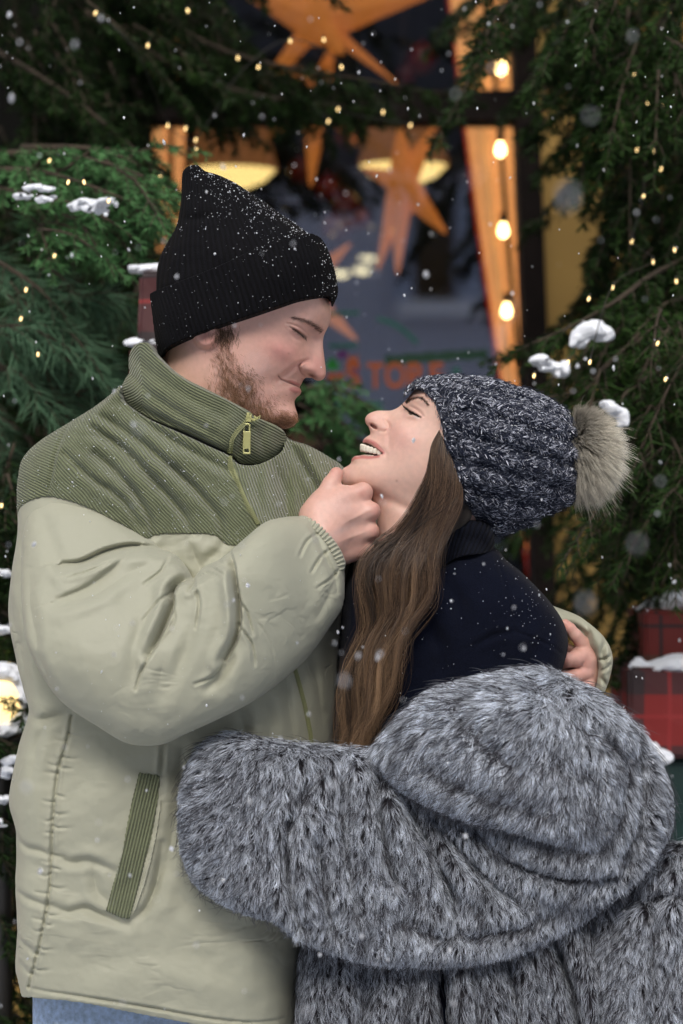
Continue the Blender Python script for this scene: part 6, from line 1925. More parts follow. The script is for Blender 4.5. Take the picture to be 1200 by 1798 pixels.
# ================================================================== FIR FOLIAGE
M_BARK = simple('fir bark', (0.045, 0.032, 0.020), rough=0.9, noise=0.3, nscale=60)
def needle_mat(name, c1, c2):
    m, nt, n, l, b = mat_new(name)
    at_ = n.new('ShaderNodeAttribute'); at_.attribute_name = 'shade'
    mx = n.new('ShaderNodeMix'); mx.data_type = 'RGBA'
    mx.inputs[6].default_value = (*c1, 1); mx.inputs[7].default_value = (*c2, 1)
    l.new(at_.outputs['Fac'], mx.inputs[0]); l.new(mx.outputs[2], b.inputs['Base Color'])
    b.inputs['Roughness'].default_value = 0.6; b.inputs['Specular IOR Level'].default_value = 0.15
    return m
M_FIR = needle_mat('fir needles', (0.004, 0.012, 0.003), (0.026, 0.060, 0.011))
M_FIRB = needle_mat('sunlit fir needles', (0.032, 0.088, 0.030), (0.105, 0.26, 0.09))  # brighter copy of the fir greens; sunlight on near boughs is in the colour
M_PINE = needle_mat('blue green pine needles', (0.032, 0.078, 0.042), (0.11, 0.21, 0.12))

class Foliage:
    def __init__(self, seed): self.V = []; self.S = []; self.rng = np.random.default_rng(seed); self.wood = MB()
    def twig(self, p0, d, L, nl=0.016, dens=900, wd=0.0014, ang=0.9, gravity=0.25, tone=0.5, wood=True, flat=0.6):
        """one needled shoot: curved axis with needles all round, more to the sides"""
        rng = self.rng; n = max(12, int(L * dens))
        s = np.sort(rng.random(n))[:, None]
        d = np.asarray(d, float); d = d / (np.linalg.norm(d) + 1e-9)
        P = p0 + d * L * s + np.array([0, 0, -1.0]) * gravity * L * s * s
        T = d + np.array([0, 0, -1.0]) * 2 * gravity * s; T /= np.linalg.norm(T, axis=1, keepdims=True)
        a = np.cross(T, [0.05, 0.1, 1.0]); a /= np.linalg.norm(a, axis=1, keepdims=True) + 1e-9; b = np.cross(T, a)
        th = rng.random((n, 1)) * 2 * math.pi
        R_ = a * np.cos(th) + b * np.sin(th) * flat
        D = T * math.cos(ang) + R_ * math.sin(ang) + rng.normal(0, 0.12, (n, 3)); D /= np.linalg.norm(D, axis=1, keepdims=True)
        ln = nl * (0.75 + 0.5 * rng.random((n, 1))) * np.where(s > 0.92, 0.8, 1.0)
        W = np.cross(D, rng.normal(0, 1, (n, 3))); W /= np.linalg.norm(W, axis=1, keepdims=True) + 1e-9
        w = wd * 0.5
        self.V.append(np.stack([P - W * w, P + W * w, P + D * ln * 0.75 + W * w * 0.8, P + D * ln, P + D * ln * 0.75 - W * w * 0.8], 1))
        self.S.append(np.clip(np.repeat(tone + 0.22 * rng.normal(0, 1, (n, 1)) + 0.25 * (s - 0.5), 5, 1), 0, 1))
        if wood:
            ss = np.linspace(0, 1, 4)[:, None]
            self.wood.tube(p0 + d * L * ss + np.array([0, 0, -1.0]) * gravity * L * ss * ss, np.linspace(0.0014, 0.0007, 4), 4)
        return p0 + d * L + np.array([0, 0, -1.0]) * gravity * L, T[-1]
    def branch(self, pts, rad=0.006, step=0.035, tl=(0.05, 0.12), side=0.9, tone=0.5, drop=0.35, **kw):
        """pts: world polyline; side shoots leave alternately and shorten to the tip"""
        pl = spline(pts, 10, False); L = np.concatenate([[0], np.cumsum(np.linalg.norm(np.diff(pl, axis=0), axis=1))])
        self.wood.tube(pl[::3] if len(pl) > 9 else pl, np.linspace(rad, 0.0015, len(pl[::3] if len(pl) > 9 else pl)), 6)
        k = 0; s = 0.02
        while s < L[-1]:
            p = np.array([np.interp(s, L, pl[:, i]) for i in range(3)]); q = np.array([np.interp(min(s + 0.01, L[-1]), L, pl[:, i]) for i in range(3)])
            T = q - p; T /= np.linalg.norm(T) + 1e-9
            sd = np.cross(T, [0, 0, 1.0]); sd /= np.linalg.norm(sd) + 1e-9
            f = 1 - 0.55 * s / L[-1]
            for sg in (1, -1):
                d = T * (0.75 + 0.3 * self.rng.random()) + sg * sd * side * (0.6 + 0.6 * self.rng.random()) + np.array([0, 0, -drop * self.rng.random()]) + self.rng.normal(0, 0.12, 3)
                self.twig(p, d, (tl[0] + (tl[1] - tl[0]) * self.rng.random()) * f, tone=tone + 0.12 * self.rng.normal(), **kw)
            s += step * (0.7 + 0.6 * self.rng.random())
        T = pl[-1] - pl[-3]; self.twig(pl[-1], T, tl[0], tone=tone, **kw)
    def build(self, name, mat, parent):
        V = np.concatenate(self.V).reshape(-1, 3); S = np.concatenate([x.reshape(-1) for x in self.S])
        n = len(V) // 5
        F = (np.arange(n)[:, None] * 5 + np.arange(5)[None, :])
        o = mesh_obj(name, V, F, mat, parent, smooth=False, attrs={'shade': S})
        self.wood.build('twigs', M_BARK, parent, True)
        return o
def in_poly_pts(poly, n, rng):
    poly = np.asarray(poly, float); mn, mx = poly.min(0), poly.max(0); out = []
    while len(out) < n:
        p = mn + (mx - mn) * rng.random((n, 2)); m = inside(p[:, 0], p[:, 1], poly); out += list(p[m])
    return out[:n]

def tree(name, base, h, lab, cat, mat, seed, fills, branches, trunk_r=0.07, grp=None):
    t = empty(name, base, label=lab, cat=cat, group=grp)
    q = MB(); zz = np.linspace(0, h, 14)
    q.tube([(base[0] + 0.02 * math.sin(z * 2.1), base[1] + 0.015 * math.sin(z * 3.3), z) for z in zz], np.linspace(trunk_r, 0.012, 14), 12); q.build('trunk', M_BARK, t, True)
    f = Foliage(seed)
    for poly, n, (ya, yb), (la, lb), dirv, tone, kw in fills:
        for (u, v) in in_poly_pts(poly, n, f.rng):
            Y = ya + (yb - ya) * f.rng.random(); L = la + (lb - la) * f.rng.random()
            p = at(u, v, Y); d = np.array(dirv, float) + f.rng.normal(0, 0.28, 3)
            e = p + d / np.linalg.norm(d) * L
            mid_ = (p + e) / 2 + np.array([0, 0, 0.012])
            f.branch([p, mid_, e], 0.0022, 0.030, (0.035, 0.075), tone=tone, **kw)
    for pts, tone, kw in branches:
        f.branch([at(*p) for p in pts], tone=tone, **kw)
    f.build('foliage', mat, t)
    return t

GN = dict(dens=950, nl=0.017, wd=0.0026)
# the fir at the left, its boughs reaching over the window as well
left_poly = [(-120, -60), (260, -60), (268, 250), (262, 420), (245, 560), (230, 620), (120, 760), (20, 830), (-120, 830)]
top_poly = [(120, -80), (350, -80), (390, 30), (450, 100), (600, 128), (640, 150), (560, 160), (420, 160), (300, 150), (200, 160)]
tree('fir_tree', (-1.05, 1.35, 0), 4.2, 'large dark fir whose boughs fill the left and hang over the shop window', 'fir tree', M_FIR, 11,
     [(left_poly, 105, (0.95, 1.65), (0.12, 0.26), (0.35, -0.2, -0.75), 0.30, GN), (top_poly, 85, (1.2, 1.7), (0.07, 0.13), (0.45, -0.1, -0.6), 0.30, GN), ([(-300, -700), (900, -700), (900, -430), (420, -400), (360, -90), (-300, -90)], 90, (0.7, 1.7), (0.2, 0.35), (0.45, -0.3, -0.4), 0.30, GN),  # last fill: unseen boughs added overhead to shade those below
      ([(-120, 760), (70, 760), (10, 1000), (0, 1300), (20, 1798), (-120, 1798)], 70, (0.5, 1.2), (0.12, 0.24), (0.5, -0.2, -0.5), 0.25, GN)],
     [([(200, -20, 1.2), (370, 80, 1.2), (520, 122, 1.25), (640, 140, 1.3), (800, 168, 1.35)], 0.38, dict(tl=(0.05, 0.13), drop=1.0, **GN)),
      ([(150, 20, 1.1), (330, 130, 1.15), (470, 170, 1.2), (640, 190, 1.3)], 0.42, dict(tl=(0.05, 0.13), drop=1.0, **GN)),
      ([(-60, 60, 1.0), (80, 140, 0.9), (200, 230, 0.9), (330, 350, 1.0)], 0.35, dict(tl=(0.05, 0.12), drop=0.8, **GN)),
      ([(-60, 700, 0.9), (60, 780, 0.8), (30, 860, 0.8)], 0.4, dict(tl=(0.05, 0.10), **GN)),
      ([(-80, 980, 0.6), (-20, 1000, 0.6), (30, 1008, 0.55)], 0.5, dict(tl=(0.04, 0.08), **GN)), ([(-80, 1080, 0.6), (-10, 1100, 0.6), (28, 1112, 0.55)], 0.5, dict(tl=(0.04, 0.08), **GN)),
      ([(-60, 1290, 0.5), (0, 1300, 0.5), (40, 1320, 0.5)], 0.4, dict(tl=(0.04, 0.08), **GN)), ([(-60, 1380, 0.5), (0, 1400, 0.5), (30, 1420, 0.5)], 0.4, dict(tl=(0.04, 0.08), **GN))])
# snowy bough, its sunlight put into the needle colour
GB = dict(dens=800, nl=0.014, wd=0.0017, flat=0.5)
tree('young_fir', (-0.80, 0.72, 0), 1.95, 'sunlit-coloured young fir with snow on its spread bough, left of the beanie', 'fir tree', M_FIRB, 12,
     [([(10, 290), (120, 268), (230, 280), (262, 330), (250, 380), (190, 410), (70, 405), (20, 380)], 34, (0.50, 0.75), (0.06, 0.12), (0.55, -0.35, -0.25), 0.55, GB)],
     [([(-40, 300, 0.7), (60, 300, 0.62), (140, 320, 0.56), (225, 352, 0.54)], 0.6, dict(tl=(0.05, 0.10), **GB)), ([(-20, 330, 0.7), (70, 345, 0.6), (150, 365, 0.5), (200, 392, 0.5)], 0.6, dict(tl=(0.05, 0.09), **GB)),
      ([(-40, 270, 0.8), (90, 270, 0.7), (170, 282, 0.62), (262, 312, 0.6)], 0.55, dict(tl=(0.05, 0.10), **GB)), ([(40, 260, 0.8), (170, 262, 0.7), (262, 296, 0.7)], 0.5, dict(tl=(0.04, 0.08), **GB))], trunk_r=0.02)
GP = dict(dens=520, nl=0.045, wd=0.0013, ang=0.62, flat=0.9)
tree('pine_tree', (-1.12, 0.80, 0), 2.1, 'long-needled blue-green pine at the left edge, level with his face', 'pine tree', M_PINE, 13,
     [([(-60, 420), (60, 425), (120, 500), (150, 590), (150, 650), (100, 700), (-60, 690)], 26, (0.55, 0.85), (0.08, 0.15), (0.8, -0.25, -0.35), 0.5, GP)],
     [([(-120, 400, 0.8), (-20, 450, 0.7), (60, 500, 0.62), (120, 560, 0.6)], 0.6, dict(tl=(0.06, 0.10), **GP)), ([(-120, 520, 0.8), (0, 560, 0.7), (80, 610, 0.62), (150, 650, 0.6)], 0.6, dict(tl=(0.06, 0.10), **GP))], trunk_r=0.03)
# right hand fir
right_poly = [(900, -60), (1300, -60), (1300, 1150), (1160, 1150), (1130, 1010), (1140, 850), (1100, 700), (1060, 640), (1070, 560), (1075, 470), (1090, 420), (1090, 340), (1070, 240), (1080, 130), (1020, 40), (900, 0)]
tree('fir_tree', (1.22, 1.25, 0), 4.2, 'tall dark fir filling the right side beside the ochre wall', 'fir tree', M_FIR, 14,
     [([(900, -700), (1500, -700), (1500, -90), (1000, -90), (930, -420)], 50, (0.7, 1.7), (0.2, 0.35), (-0.45, -0.3, -0.4), 0.30, GN), (right_poly, 190, (0.75, 1.6), (0.12, 0.26), (-0.30, -0.2, -0.8), 0.33, GN),  # first fill: unseen boughs added overhead for their shade
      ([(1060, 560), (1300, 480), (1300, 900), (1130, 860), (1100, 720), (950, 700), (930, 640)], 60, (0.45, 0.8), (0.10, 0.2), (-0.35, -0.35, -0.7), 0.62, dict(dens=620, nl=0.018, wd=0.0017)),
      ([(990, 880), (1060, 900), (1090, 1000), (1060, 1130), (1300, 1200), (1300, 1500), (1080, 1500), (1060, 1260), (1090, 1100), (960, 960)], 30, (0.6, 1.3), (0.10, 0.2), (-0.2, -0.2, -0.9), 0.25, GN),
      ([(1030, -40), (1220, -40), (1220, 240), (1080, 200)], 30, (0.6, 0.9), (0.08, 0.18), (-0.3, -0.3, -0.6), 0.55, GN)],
     [([(980, -60, 1.3), (930, 30, 1.3), (870, 90, 1.3), (835, 120, 1.35)], 0.32, dict(tl=(0.04, 0.09), drop=1.0, **GN)), ([(1060, -40, 1.3), (1000, 60, 1.3), (940, 130, 1.3), (900, 180, 1.35)], 0.32, dict(tl=(0.05, 0.10), drop=1.1, **GN)),
      ([(1260, 430, 0.8), (1150, 480, 0.7), (1080, 530, 0.62), (1000, 575, 0.6), (930, 605, 0.6)], 0.6, dict(tl=(0.06, 0.12), step=0.03, drop=1.1, rad=0.005, **GN)),
      ([(1260, 500, 0.8), (1160, 540, 0.66), (1110, 600, 0.6), (1040, 660, 0.55)], 0.65, dict(tl=(0.06, 0.12), drop=1.1, rad=0.0045, **GN)),
      ([(1260, 620, 0.8), (1180, 640, 0.66), (1100, 690, 0.5), (1070, 730, 0.5)], 0.65, dict(tl=(0.06, 0.11), drop=1.1, **GN)),
      ([(1160, 160, 1.1), (1110, 220, 1.1), (1060, 260, 1.2), (1040, 300, 1.25)], 0.35, dict(tl=(0.05, 0.11), drop=1.0, **GN)),
      ([(1180, 330, 1.1), (1110, 380, 1.1), (1060, 440, 1.2), (1025, 520, 1.25)], 0.32, dict(tl=(0.05, 0.11), drop=1.0, **GN)),
      ([(1160, 850, 1.1), (1060, 870, 1.1), (960, 900, 1.15), (890, 950, 1.2)], 0.35, dict(tl=(0.05, 0.12), drop=1.2, **GN)), ([(1180, 900, 1.1), (1080, 960, 1.1), (1040, 1020, 1.15)], 0.3, dict(tl=(0.05, 0.11), drop=1.0, **GN))])
# sprig standing behind them, between the faces
tree('fir_sapling', (-0.02, 0.95, 0), 1.35, 'small potted fir showing between the two faces below the lettering', 'fir tree', M_FIRB, 15,
     [([(528, 670), (600, 668), (655, 700), (640, 760), (560, 790), (520, 740)], 16, (0.85, 1.0), (0.06, 0.10), (0.6, -0.2, -0.5), 0.45, dict(dens=700, nl=0.018, wd=0.0018))],
     [([(500, 690, 0.95), (560, 680, 0.9), (610, 690, 0.88), (660, 720, 0.88)], 0.5, dict(tl=(0.04, 0.08), dens=700, nl=0.018, wd=0.0018)), ([(500, 740, 0.95), (560, 730, 0.9), (620, 750, 0.88)], 0.45, dict(tl=(0.04, 0.07), dens=700, nl=0.018, wd=0.0018))], trunk_r=0.015)

# ---- fairy lights
fl = [(168, 23, 1.0), (260, 80, 1.0), (330, 19, 1.0), (295, 221, 1.1), (326, 226, 1.1), (344, 246, 1.1), (87, 282, 0.7), (120, 320, 0.5), (148, 320, 0.5), (191, 353, 0.5), (282, 309, 1.0), (96, 449, 0.6), (46, 509, 0.6), (37, 560, 0.6), (510, 72, 1.1),
      (569, 70, 1.1), (600, 118, 1.1), (594, 192, 1.2), (577, 213, 1.2), (673, 197, 1.2), (721, 220, 1.25), (1114, 132, 0.9), (1138, 180, 0.9), (1162, 188, 0.9), (1076, 207, 0.9), (1058, 260, 0.9), (1119, 263, 0.9), (1150, 266, 0.8), (1161, 297, 0.8),
      (1130, 345, 0.8), (1110, 424, 0.8), (1185, 439, 0.7), (1147, 460, 0.7), (1188, 494, 0.7), (1076, 505, 0.6), (1034, 525, 0.6), (1155, 603, 0.5), (1036, 636, 0.45), (998, 636, 0.5), (938, 660, 0.5), (1169, 666, 0.5), (67, 622, 0.5), (3, 888, 0.5),
      (344, 262, 1.1), (454, 118, 1.1), (418, 102, 1.1), (1176, 20, 0.8)]
ORD = ['first', 'second', 'third', 'fourth', 'fifth', 'sixth', 'seventh', 'eighth', 'ninth', 'tenth', 'eleventh', 'twelfth', 'thirteenth', 'fourteenth', 'fifteenth', 'sixteenth']
fl_label = {}
for test, where in [(lambda u, v: u < 450 and v < 250, 'in the dark fir above the beanie'), (lambda u, v: u < 450 and v < 500, 'in the boughs left of the beanie'), (lambda u, v: u < 450, 'at the left edge beside his jacket'),
                    (lambda u, v: u < 800, 'in the garland over the window'), (lambda u, v: v < 320, 'high in the right fir'), (lambda u, v: True, 'low in the right fir near her hat')]:
    grp_ = sorted([(u, v) for u, v, _ in fl if (u, v) not in fl_label and test(u, v)])
    for i_, k_ in enumerate(grp_): fl_label[k_] = '%s fairy light from the left %s' % (ORD[i_], where)
M_FAIRY = emission('warm fairy bulb', (1.0, 0.70, 0.30), 1.6)
proto = None
for u, v, Y in fl:
    if proto is None:
        q = MB(); c = np.zeros(3)
        q.lathe(c, [(0.0003, -0.0030), (0.0011, -0.0024), (0.0015, -0.0010), (0.0015, 0.001), (0.0011, 0.003)], 10); q.m = 1
        q.lathe(c, [(0.0012, 0.003), (0.0013, 0.007), (0.0003, 0.0075)], 8)
        proto = q.build('fairy_light', [M_FAIRY, M_CAPM], None, True); o = proto
    else:
        o = proto.copy(); scene.collection.objects.link(o)
    tag(o, fl_label[(u, v)], 'fairy light', 'fairy lights strung through the firs')
    o.location = Vector(at(u, v, Y - 0.10)); o.rotation_euler = (0.3 * math.sin(u), 0.3 * math.cos(v), u)
# their dark cables
def cable(pts, lab):
    q = MB(); q.tube(spline([at(*p) for p in pts], 8, False), 0.0008, 5); tag(q.build('fairy_light_cable', M_CAPM, None, True), lab, 'cable')
cable([(168, 20, 0.92), (240, 90, 0.92), (295, 216, 1.0), (344, 243, 1.0), (420, 130, 1.0), (510, 69, 1.0), (600, 115, 1.0), (594, 190, 1.1), (721, 217, 1.15)], 'thin dark cable carrying the fairy lights over the window')
cable([(1176, 17, 0.7), (1114, 129, 0.8), (1076, 204, 0.8), (1119, 260, 0.8), (1130, 342, 0.7), (1110, 421, 0.7), (1147, 457, 0.6), (1076, 502, 0.5), (1036, 633, 0.38)], 'thin dark cable carrying the fairy lights down the right fir')

# ================================================================== SNOW ON BOUGHS AND BOXES
def snow_blob(pts, label, group='snow lying on the fir boughs', seed=0, scatter=0):
    """pts: list of (u, v, Y, rx_px, rz_px)"""
    if scatter:
        rg = np.random.default_rng(seed + 40); q_ = []
        for u, v, Y, rx, rz in pts:
            for _ in range(scatter):
                a_, b_ = rg.normal(0, 0.5, 2); q_.append((u + a_ * rx, v + b_ * rz + abs(a_) * rz * 0.6, Y + rg.normal(0, 0.012), rg.uniform(2.2, 6.5), rg.uniform(1.6, 3.2)))
        pts = q_
    else:
        rg = np.random.default_rng(seed + 60); q_ = list(pts)
        for u, v, Y, rx, rz in pts:
            for _ in range(5):
                a_ = rg.uniform(-1.05, 1.05); q_.append((u + a_ * rx, v + rg.uniform(-0.5, 0.8) * rz, Y + rg.normal(0, 0.01), rg.uniform(0.14, 0.34) * rx, rg.uniform(0.2, 0.45) * rz))
        pts = q_
    P3 = [(at(u, v, Y), rx * (1 + Y / CAMD) / PX, rz * (1 + Y / CAMD) / PX) for u, v, Y, rx, rz in pts]
    lo = np.min([p - max(a, b_) * 1.5 for p, a, b_ in P3], axis=0); hi = np.max([p + max(a, b_) * 1.5 for p, a, b_ in P3], axis=0)
    st = max((hi - lo).max() / 60, 0.0012)
    n_ = ((hi - lo) / st).astype(int) + 2
    A = np.meshgrid(*[lo[i] + np.arange(n_[i]) * st for i in range(3)], indexing='ij')
    def f(x, y, z):
        F = None
        for p, a, b_ in P3:
            e = (np.sqrt(((x - p[0]) / a) ** 2 + ((y - p[1]) / (a * 0.8)) ** 2 + ((z - p[2]) / b_) ** 2) - 1) * min(a, b_)
            F = e if F is None else smin(F, e, 0.007 if not scatter else 0.003)
        return F + 0.0048 * fbm(x * 85 + 3.1 * y * 40, z * 80 + y * 30, seed + 3, 4) 
    V, Q = surface_nets(f(*A)); V = V * st + lo
    o = mesh_obj('snow_clump', V, orient(V, Q), M_SNOW, None)
    return tag(o, label, 'snow', group)
snow_blob([(1040, 578, 0.5, 26, 15), (1018, 592, 0.5, 16, 14), (1058, 585, 0.5, 14, 10), (1008, 603, 0.5, 9, 9)], 'biggest snow clump on the right fir, above her pompom', seed=1)
snow_blob([(948, 632, 0.5, 14, 7), (965, 642, 0.5, 16, 8), (985, 652, 0.5, 13, 13), (992, 640, 0.5, 7, 8)], 'snow clump on the fir tip nearest the top of her hat', seed=2)
snow_blob([(1068, 708, 0.42, 12, 6), (1085, 722, 0.42, 12, 9), (1094, 738, 0.42, 7, 10)], 'small snow clump just above the pompom', seed=3)
snow_blob([(60, 330, 0.42, 26, 5), (80, 346, 0.42, 14, 5), (40, 344, 0.42, 12, 4)], 'patchy snow on the bright bough, the piece nearer the left edge', seed=4, scatter=14)
snow_blob([(150, 356, 0.42, 22, 6), (172, 366, 0.42, 14, 6), (185, 352, 0.42, 12, 4), (138, 362, 0.42, 12, 4)], 'patchy snow on the bright bough, the piece nearer his beanie', seed=5, scatter=12)
snow_blob([(6, 1002, 0.5, 22, 7), (-14, 1006, 0.5, 18, 8)], 'snow streak on a left bough beside the sleeve, level with her hair', seed=6, scatter=12)
snow_blob([(4, 1104, 0.5, 18, 5), (-10, 1106, 0.5, 14, 6)], 'thin snow streak on a left bough, lower of two beside the sleeve', seed=7, scatter=10)
snow_blob([(8, 1402, 0.45, 12, 4), (-6, 1405, 0.45, 12, 6)], 'small snow streak on the low left bough beside the jacket hem', seed=8, scatter=8)
snow_blob([(12, 1352, 0.45, 13, 12), (20, 1330, 0.45, 10, 12), (0, 1440, 0.45, 14, 10)], 'lumpy snow beneath the glowing globe lamp', seed=9, scatter=9)

# ---- glowing globe lamp half buried in snow at the left edge
c = at(8, 1222, 0.55); r = 0.046
gl_ = empty('globe_lamp', tuple(c), label='glowing yellow globe lamp capped with snow at the left edge', cat='lamp')
q = MB(); q.lathe(c, [(0.0005, -r)] + [(r * math.sin(x), -r * math.cos(x)) for x in np.linspace(0.15, 3.0, 20)] + [(0.0005, r)], 32); q.build('globe', emission('lit globe', (1.0, 0.72, 0.30), 0.95), gl_, True)
q = MB(); q.lathe(c, [(0.02, -r * 0.95), (0.024, -r * 1.2), (0.012, -r * 1.3), (0.010, -1.0), (0.05, -1.02), (0.06, -c[2])], 16); q.build('post', M_CAPM, gl_, True)
snow_blob([(10, 1180, 0.52, 30, 16), (34, 1200, 0.52, 14, 22), (44, 1232, 0.52, 12, 26), (38, 1262, 0.52, 14, 14), (20, 1278, 0.52, 26, 10)], 'white snow cap wrapped round the glowing globe lamp', None, 10)

# ---- wrapped gift boxes
def plaid(name, base, band, line):
    m, nt, n, l, b = mat_new(name)
    tc = n.new('ShaderNodeTexCoord'); sp = n.new('ShaderNodeSeparateXYZ'); l.new(tc.outputs['Object'], sp.inputs[0])
    ad = n.new('ShaderNodeMath'); ad.operation = 'ADD'; l.new(sp.outputs[0], ad.inputs[0]); l.new(sp.outputs[1], ad.inputs[1])
    def stripe(src, freq, off, width):
        a = n.new('ShaderNodeMath'); a.operation = 'MULTIPLY_ADD'; a.inputs[1].default_value = freq; a.inputs[2].default_value = off; l.new(src, a.inputs[0])
        f = n.new('ShaderNodeMath'); f.operation = 'FRACT'; l.new(a.outputs[0], f.inputs[0])
        c_ = n.new('ShaderNodeMath'); c_.operation = 'LESS_THAN'; c_.inputs[1].default_value = width; l.new(f.outputs[0], c_.inputs[0])
        return c_.outputs[0]
    cur = None
    def mixc(prev, fac, col, amt):
        mu = n.new('ShaderNodeMath'); mu.operation = 'MULTIPLY'; mu.inputs[1].default_value = amt; l.new(fac, mu.inputs[0])
        mx = n.new('ShaderNodeMix'); mx.data_type = 'RGBA'; l.new(mu.outputs[0], mx.inputs[0])
        if isinstance(prev, tuple): mx.inputs[6].default_value = (*prev, 1)
        else: l.new(prev, mx.inputs[6])
        mx.inputs[7].default_value = (*col, 1); return mx.outputs[2]
    F = 9.0
    cur = mixc(base, stripe(ad.outputs[0], F, 0.1, 0.36), band, 0.72); cur = mixc(cur, stripe(sp.outputs[2], F, 0.2, 0.36), band, 0.72)
    cur = mixc(cur, stripe(ad.outputs[0], F, 0.45, 0.05), line, 0.8); cur = mixc(cur, stripe(sp.outputs[2], F, 0.5, 0.05), line, 0.8)
    l.new(cur, b.inputs['Base Color']); b.inputs['Roughness'].default_value = 0.5
    return m
M_PL1 = plaid('red tartan wrap', (0.20, 0.014, 0.012), (0.012, 0.016, 0.018), (0.25, 0.02, 0.02))
M_PL2 = plaid('brown red tartan wrap', (0.17, 0.02, 0.014), (0.09, 0.055, 0.035), (0.02, 0.02, 0.02))
M_PL3 = simple('dark green wrap', (0.006, 0.030, 0.026), rough=0.5, noise=0.2, nscale=20)
def gift(u0, v0, u1, v1, Y, dep, mat, label, snow=None, rot=0.0, grp='wrapped gift boxes by the tree'):
    a = at(u0, v1, Y); b_ = at(u1, v0, Y)
    w = b_[0] - a[0]; h = b_[2] - a[2]
    c = ((a[0] + b_[0]) / 2, Y + dep / 2, a[2])
    t = empty('gift_box', c, label=label, cat='gift box', group=grp)
    me = bpy.data.meshes.new('wrapping'); bm = bmesh.new()
    bmesh.ops.create_cube(bm, size=1.0)
    for vt in bm.verts: vt.co = Vector((vt.co.x * w, vt.co.y * dep, (vt.co.z + 0.5) * h))
    bmesh.ops.bevel(bm, geom=bm.edges[:], offset=0.006, segments=3, affect='EDGES')
    bmesh.ops.subdivide_edges(bm, edges=bm.edges[:], cuts=3, use_grid_fill=True)
    for vt in bm.verts: vt.co += vt.normal * 0.0018 * math.sin(vt.co.x * 60 + vt.co.z * 47) * math.cos(vt.co.y * 40)
    bm.to_mesh(me); bm.free()
    me.materials.append(mat)
    o = bpy.data.objects.new('wrapping', me); scene.collection.objects.link(o); o.parent = t; t.rotation_euler[2] = rot
    q = MB(); q.box((-w / 2 - 0.002, -dep / 2 - 0.002, 0.001), (-w / 2 + 0.0, dep / 2 + 0.002, h * 0.98)) if False else None
    return t, c, w, h, dep
import bmesh
gift(1112, 1330, 1330, 1500, 0.62, 0.26, M_PL3, 'dark green gift box at the bottom of the right stack')
gift(1104, 1172, 1320, 1332, 0.60, 0.26, M_PL1, 'red and black tartan gift box, middle of the right stack, snow on its lid')
gift(1132, 1072, 1310, 1172, 0.66, 0.22, M_PL2, 'brown and red checked gift box on top of the right stack')
gift(1140, 1500, 1330, 1900, 0.68, 0.26, M_PL3, 'tall dark green box under the right stack, lid white with snow', grp=None)
gift(243, 476, 345, 606, 0.44, 0.16, M_PL1, 'red tartan gift box on top, standing behind his neck', grp='gift boxes behind his collar')
gift(226, 606, 350, 760, 0.42, 0.20, M_PL1, 'red gift box below, between his collar and the left fir, snow on its top', grp='gift boxes behind his collar')
snow_blob([(1165, 1068, 0.76, 34, 12), (1195, 1060, 0.76, 48, 22), (1225, 1058, 0.76, 54, 24), (1270, 1062, 0.76, 54, 20)], 'thick snow on the lid of the topmost right gift box', None, 21)
snow_blob([(1160, 1172, 0.62, 22, 9), (1190, 1166, 0.62, 34, 15), (1230, 1166, 0.62, 40, 15), (1120, 1166, 0.62, 16, 12)], 'snow on the lid of the red tartan box, right stack', None, 22)
snow_blob([(1138, 1320, 0.56, 24, 16), (1128, 1306, 0.56, 14, 14), (1160, 1328, 0.56, 20, 10)], 'snow heap at the foot of the red tartan box', None, 23)
snow_blob([(1175, 1490, 0.62, 30, 9), (1205, 1494, 0.62, 30, 12)], 'snow on the tall dark green box at the right edge', None, 24)
snow_blob([(262, 472, 0.50, 24, 5), (300, 472, 0.50, 30, 5)], 'thin snow on the upper tartan box behind his neck', None, 25)
snow_blob([(247, 602, 0.46, 20, 6), (290, 602, 0.46, 30, 6)], 'snow on the lower red box behind his collar', None, 26)
# plinths carry the boxes
M_PLN = simple('dark planter', (0.02, 0.02, 0.02), rough=0.7)
for x0_, x1_, y0_, y1_, z1_, lab in [(X(222, 0.45), X(352, 0.45), 0.41, 0.64, at(0, 760, 0.42)[2], 'dark plinth carrying the boxes behind his collar'), ]:
    q = MB(); q.box((x0_, y0_, 0), (x1_, y1_, z1_ - 0.001)); q.box((x0_ - 0.01, y0_ - 0.01, 0), (x1_ + 0.01, y1_ + 0.01, 0.05)); tag(q.build('plinth', M_PLN), lab, 'plinth')
q = MB(); q.box((X(1130, 0.7), 0.66, 0), (X(1345, 0.7), 0.96, at(0, 1900, 0.68)[2] - 0.001)); q.box((X(1130, 0.7) - 0.01, 0.65, 0), (X(1345, 0.7) + 0.01, 0.97, 0.05)); tag(q.build('plinth', M_PLN), 'dark plinth under the right stack of gift boxes', 'plinth')

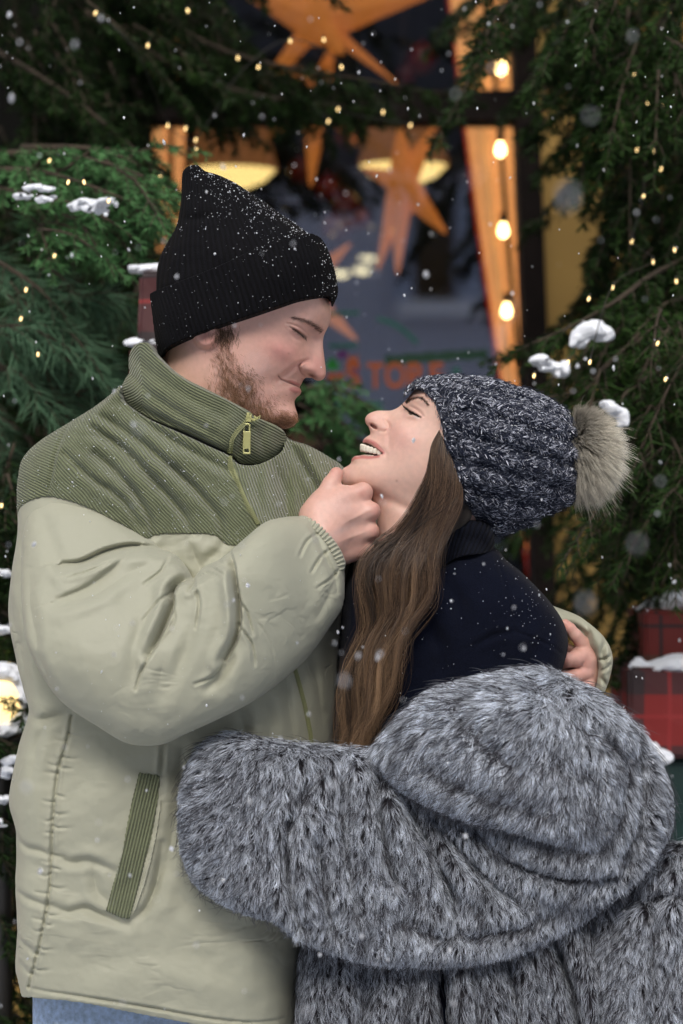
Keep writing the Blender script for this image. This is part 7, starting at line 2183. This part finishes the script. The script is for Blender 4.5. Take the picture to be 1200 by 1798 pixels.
# ================================================================== FALLING SNOW
frs = np.random.default_rng(5)
FLK = []
for _ in range(900):
    Y = frs.uniform(-0.9, 1.6); FLK.append((frs.uniform(-40, 1240), frs.uniform(-40, 1840), Y, frs.uniform(0.6, 1.5) * (1.0 if frs.random() < 0.85 else 1.8)))
for u, v, Y, s in [(998, 345, -1.75, 3.4), (1037, 203, -1.5, 1.6), (132, 77, -1.0, 2.0), (865, 120, -1.2, 1.6), (1112, 62, -1.2, 1.8), (585, 1378, -1.1, 2.2), (605, 1195, -1.3, 2.0), (47, 1382, -1.2, 2.2), (668, 1148, -0.9, 1.8), (1028, 1060, -1.6, 2.2),
                   (660, 480, -1.2, 1.0), (450, 640, -1.7, 1.6), (245, 752, -1.3, 1.8), (540, 1776, -1.2, 2.0), (797, 1762, -0.8, 1.8), (1120, 955, -1.6, 2.0), (1160, 845, -1.2, 1.6), (345, 1660, -0.8, 1.6), (800, 165, -1.2, 1.8), (600, 885, -1.5, 1.6)]:
    FLK.append((u, v, Y, s))
ico = np.array([(1, 0, 0), (-1, 0, 0), (0, 1, 0), (0, -1, 0), (0, 0, 1), (0, 0, -1), (.6, .6, .5), (-.6, .6, .5), (.6, -.6, .5), (-.6, -.6, .5), (.6, .6, -.5), (-.6, .6, -.5), (.6, -.6, -.5), (-.6, -.6, -.5)], float)
# a lumpy flake: convex hull-like star of triangles between axis points and corners
tri = []
for cix in range(6, 14):
    s = np.sign(ico[cix]); ax_ = [0 if s[0] > 0 else 1, 2 if s[1] > 0 else 3, 4 if s[2] > 0 else 5]
    for a_, b_ in ((0, 1), (1, 2), (2, 0)): tri.append((cix, ax_[a_], ax_[b_]))
FV = []; FF = []
for i, (u, v, Y, s) in enumerate(FLK):
    c = at(u, v, Y); rr = s * 0.0011
    V = ico * rr * frs.uniform(0.6, 1.35, (14, 1)) * np.array([0.8, 0.8, 1.25]); a_ = frs.uniform(-0.5, 0.5)
    V = np.stack([V[:, 0] * math.cos(a_) + V[:, 2] * math.sin(a_), V[:, 1], -V[:, 0] * math.sin(a_) + V[:, 2] * math.cos(a_)], 1)
    FV.append(V + c); FF.append(np.array(tri) + 14 * i)
tag(mesh_obj('falling_snow', np.concatenate(FV), np.concatenate(FF), simple('snowflake', (0.88, 0.90, 0.95), rough=0.7), None), kind='stuff', label='snowflakes drifting down in front of and behind the couple')
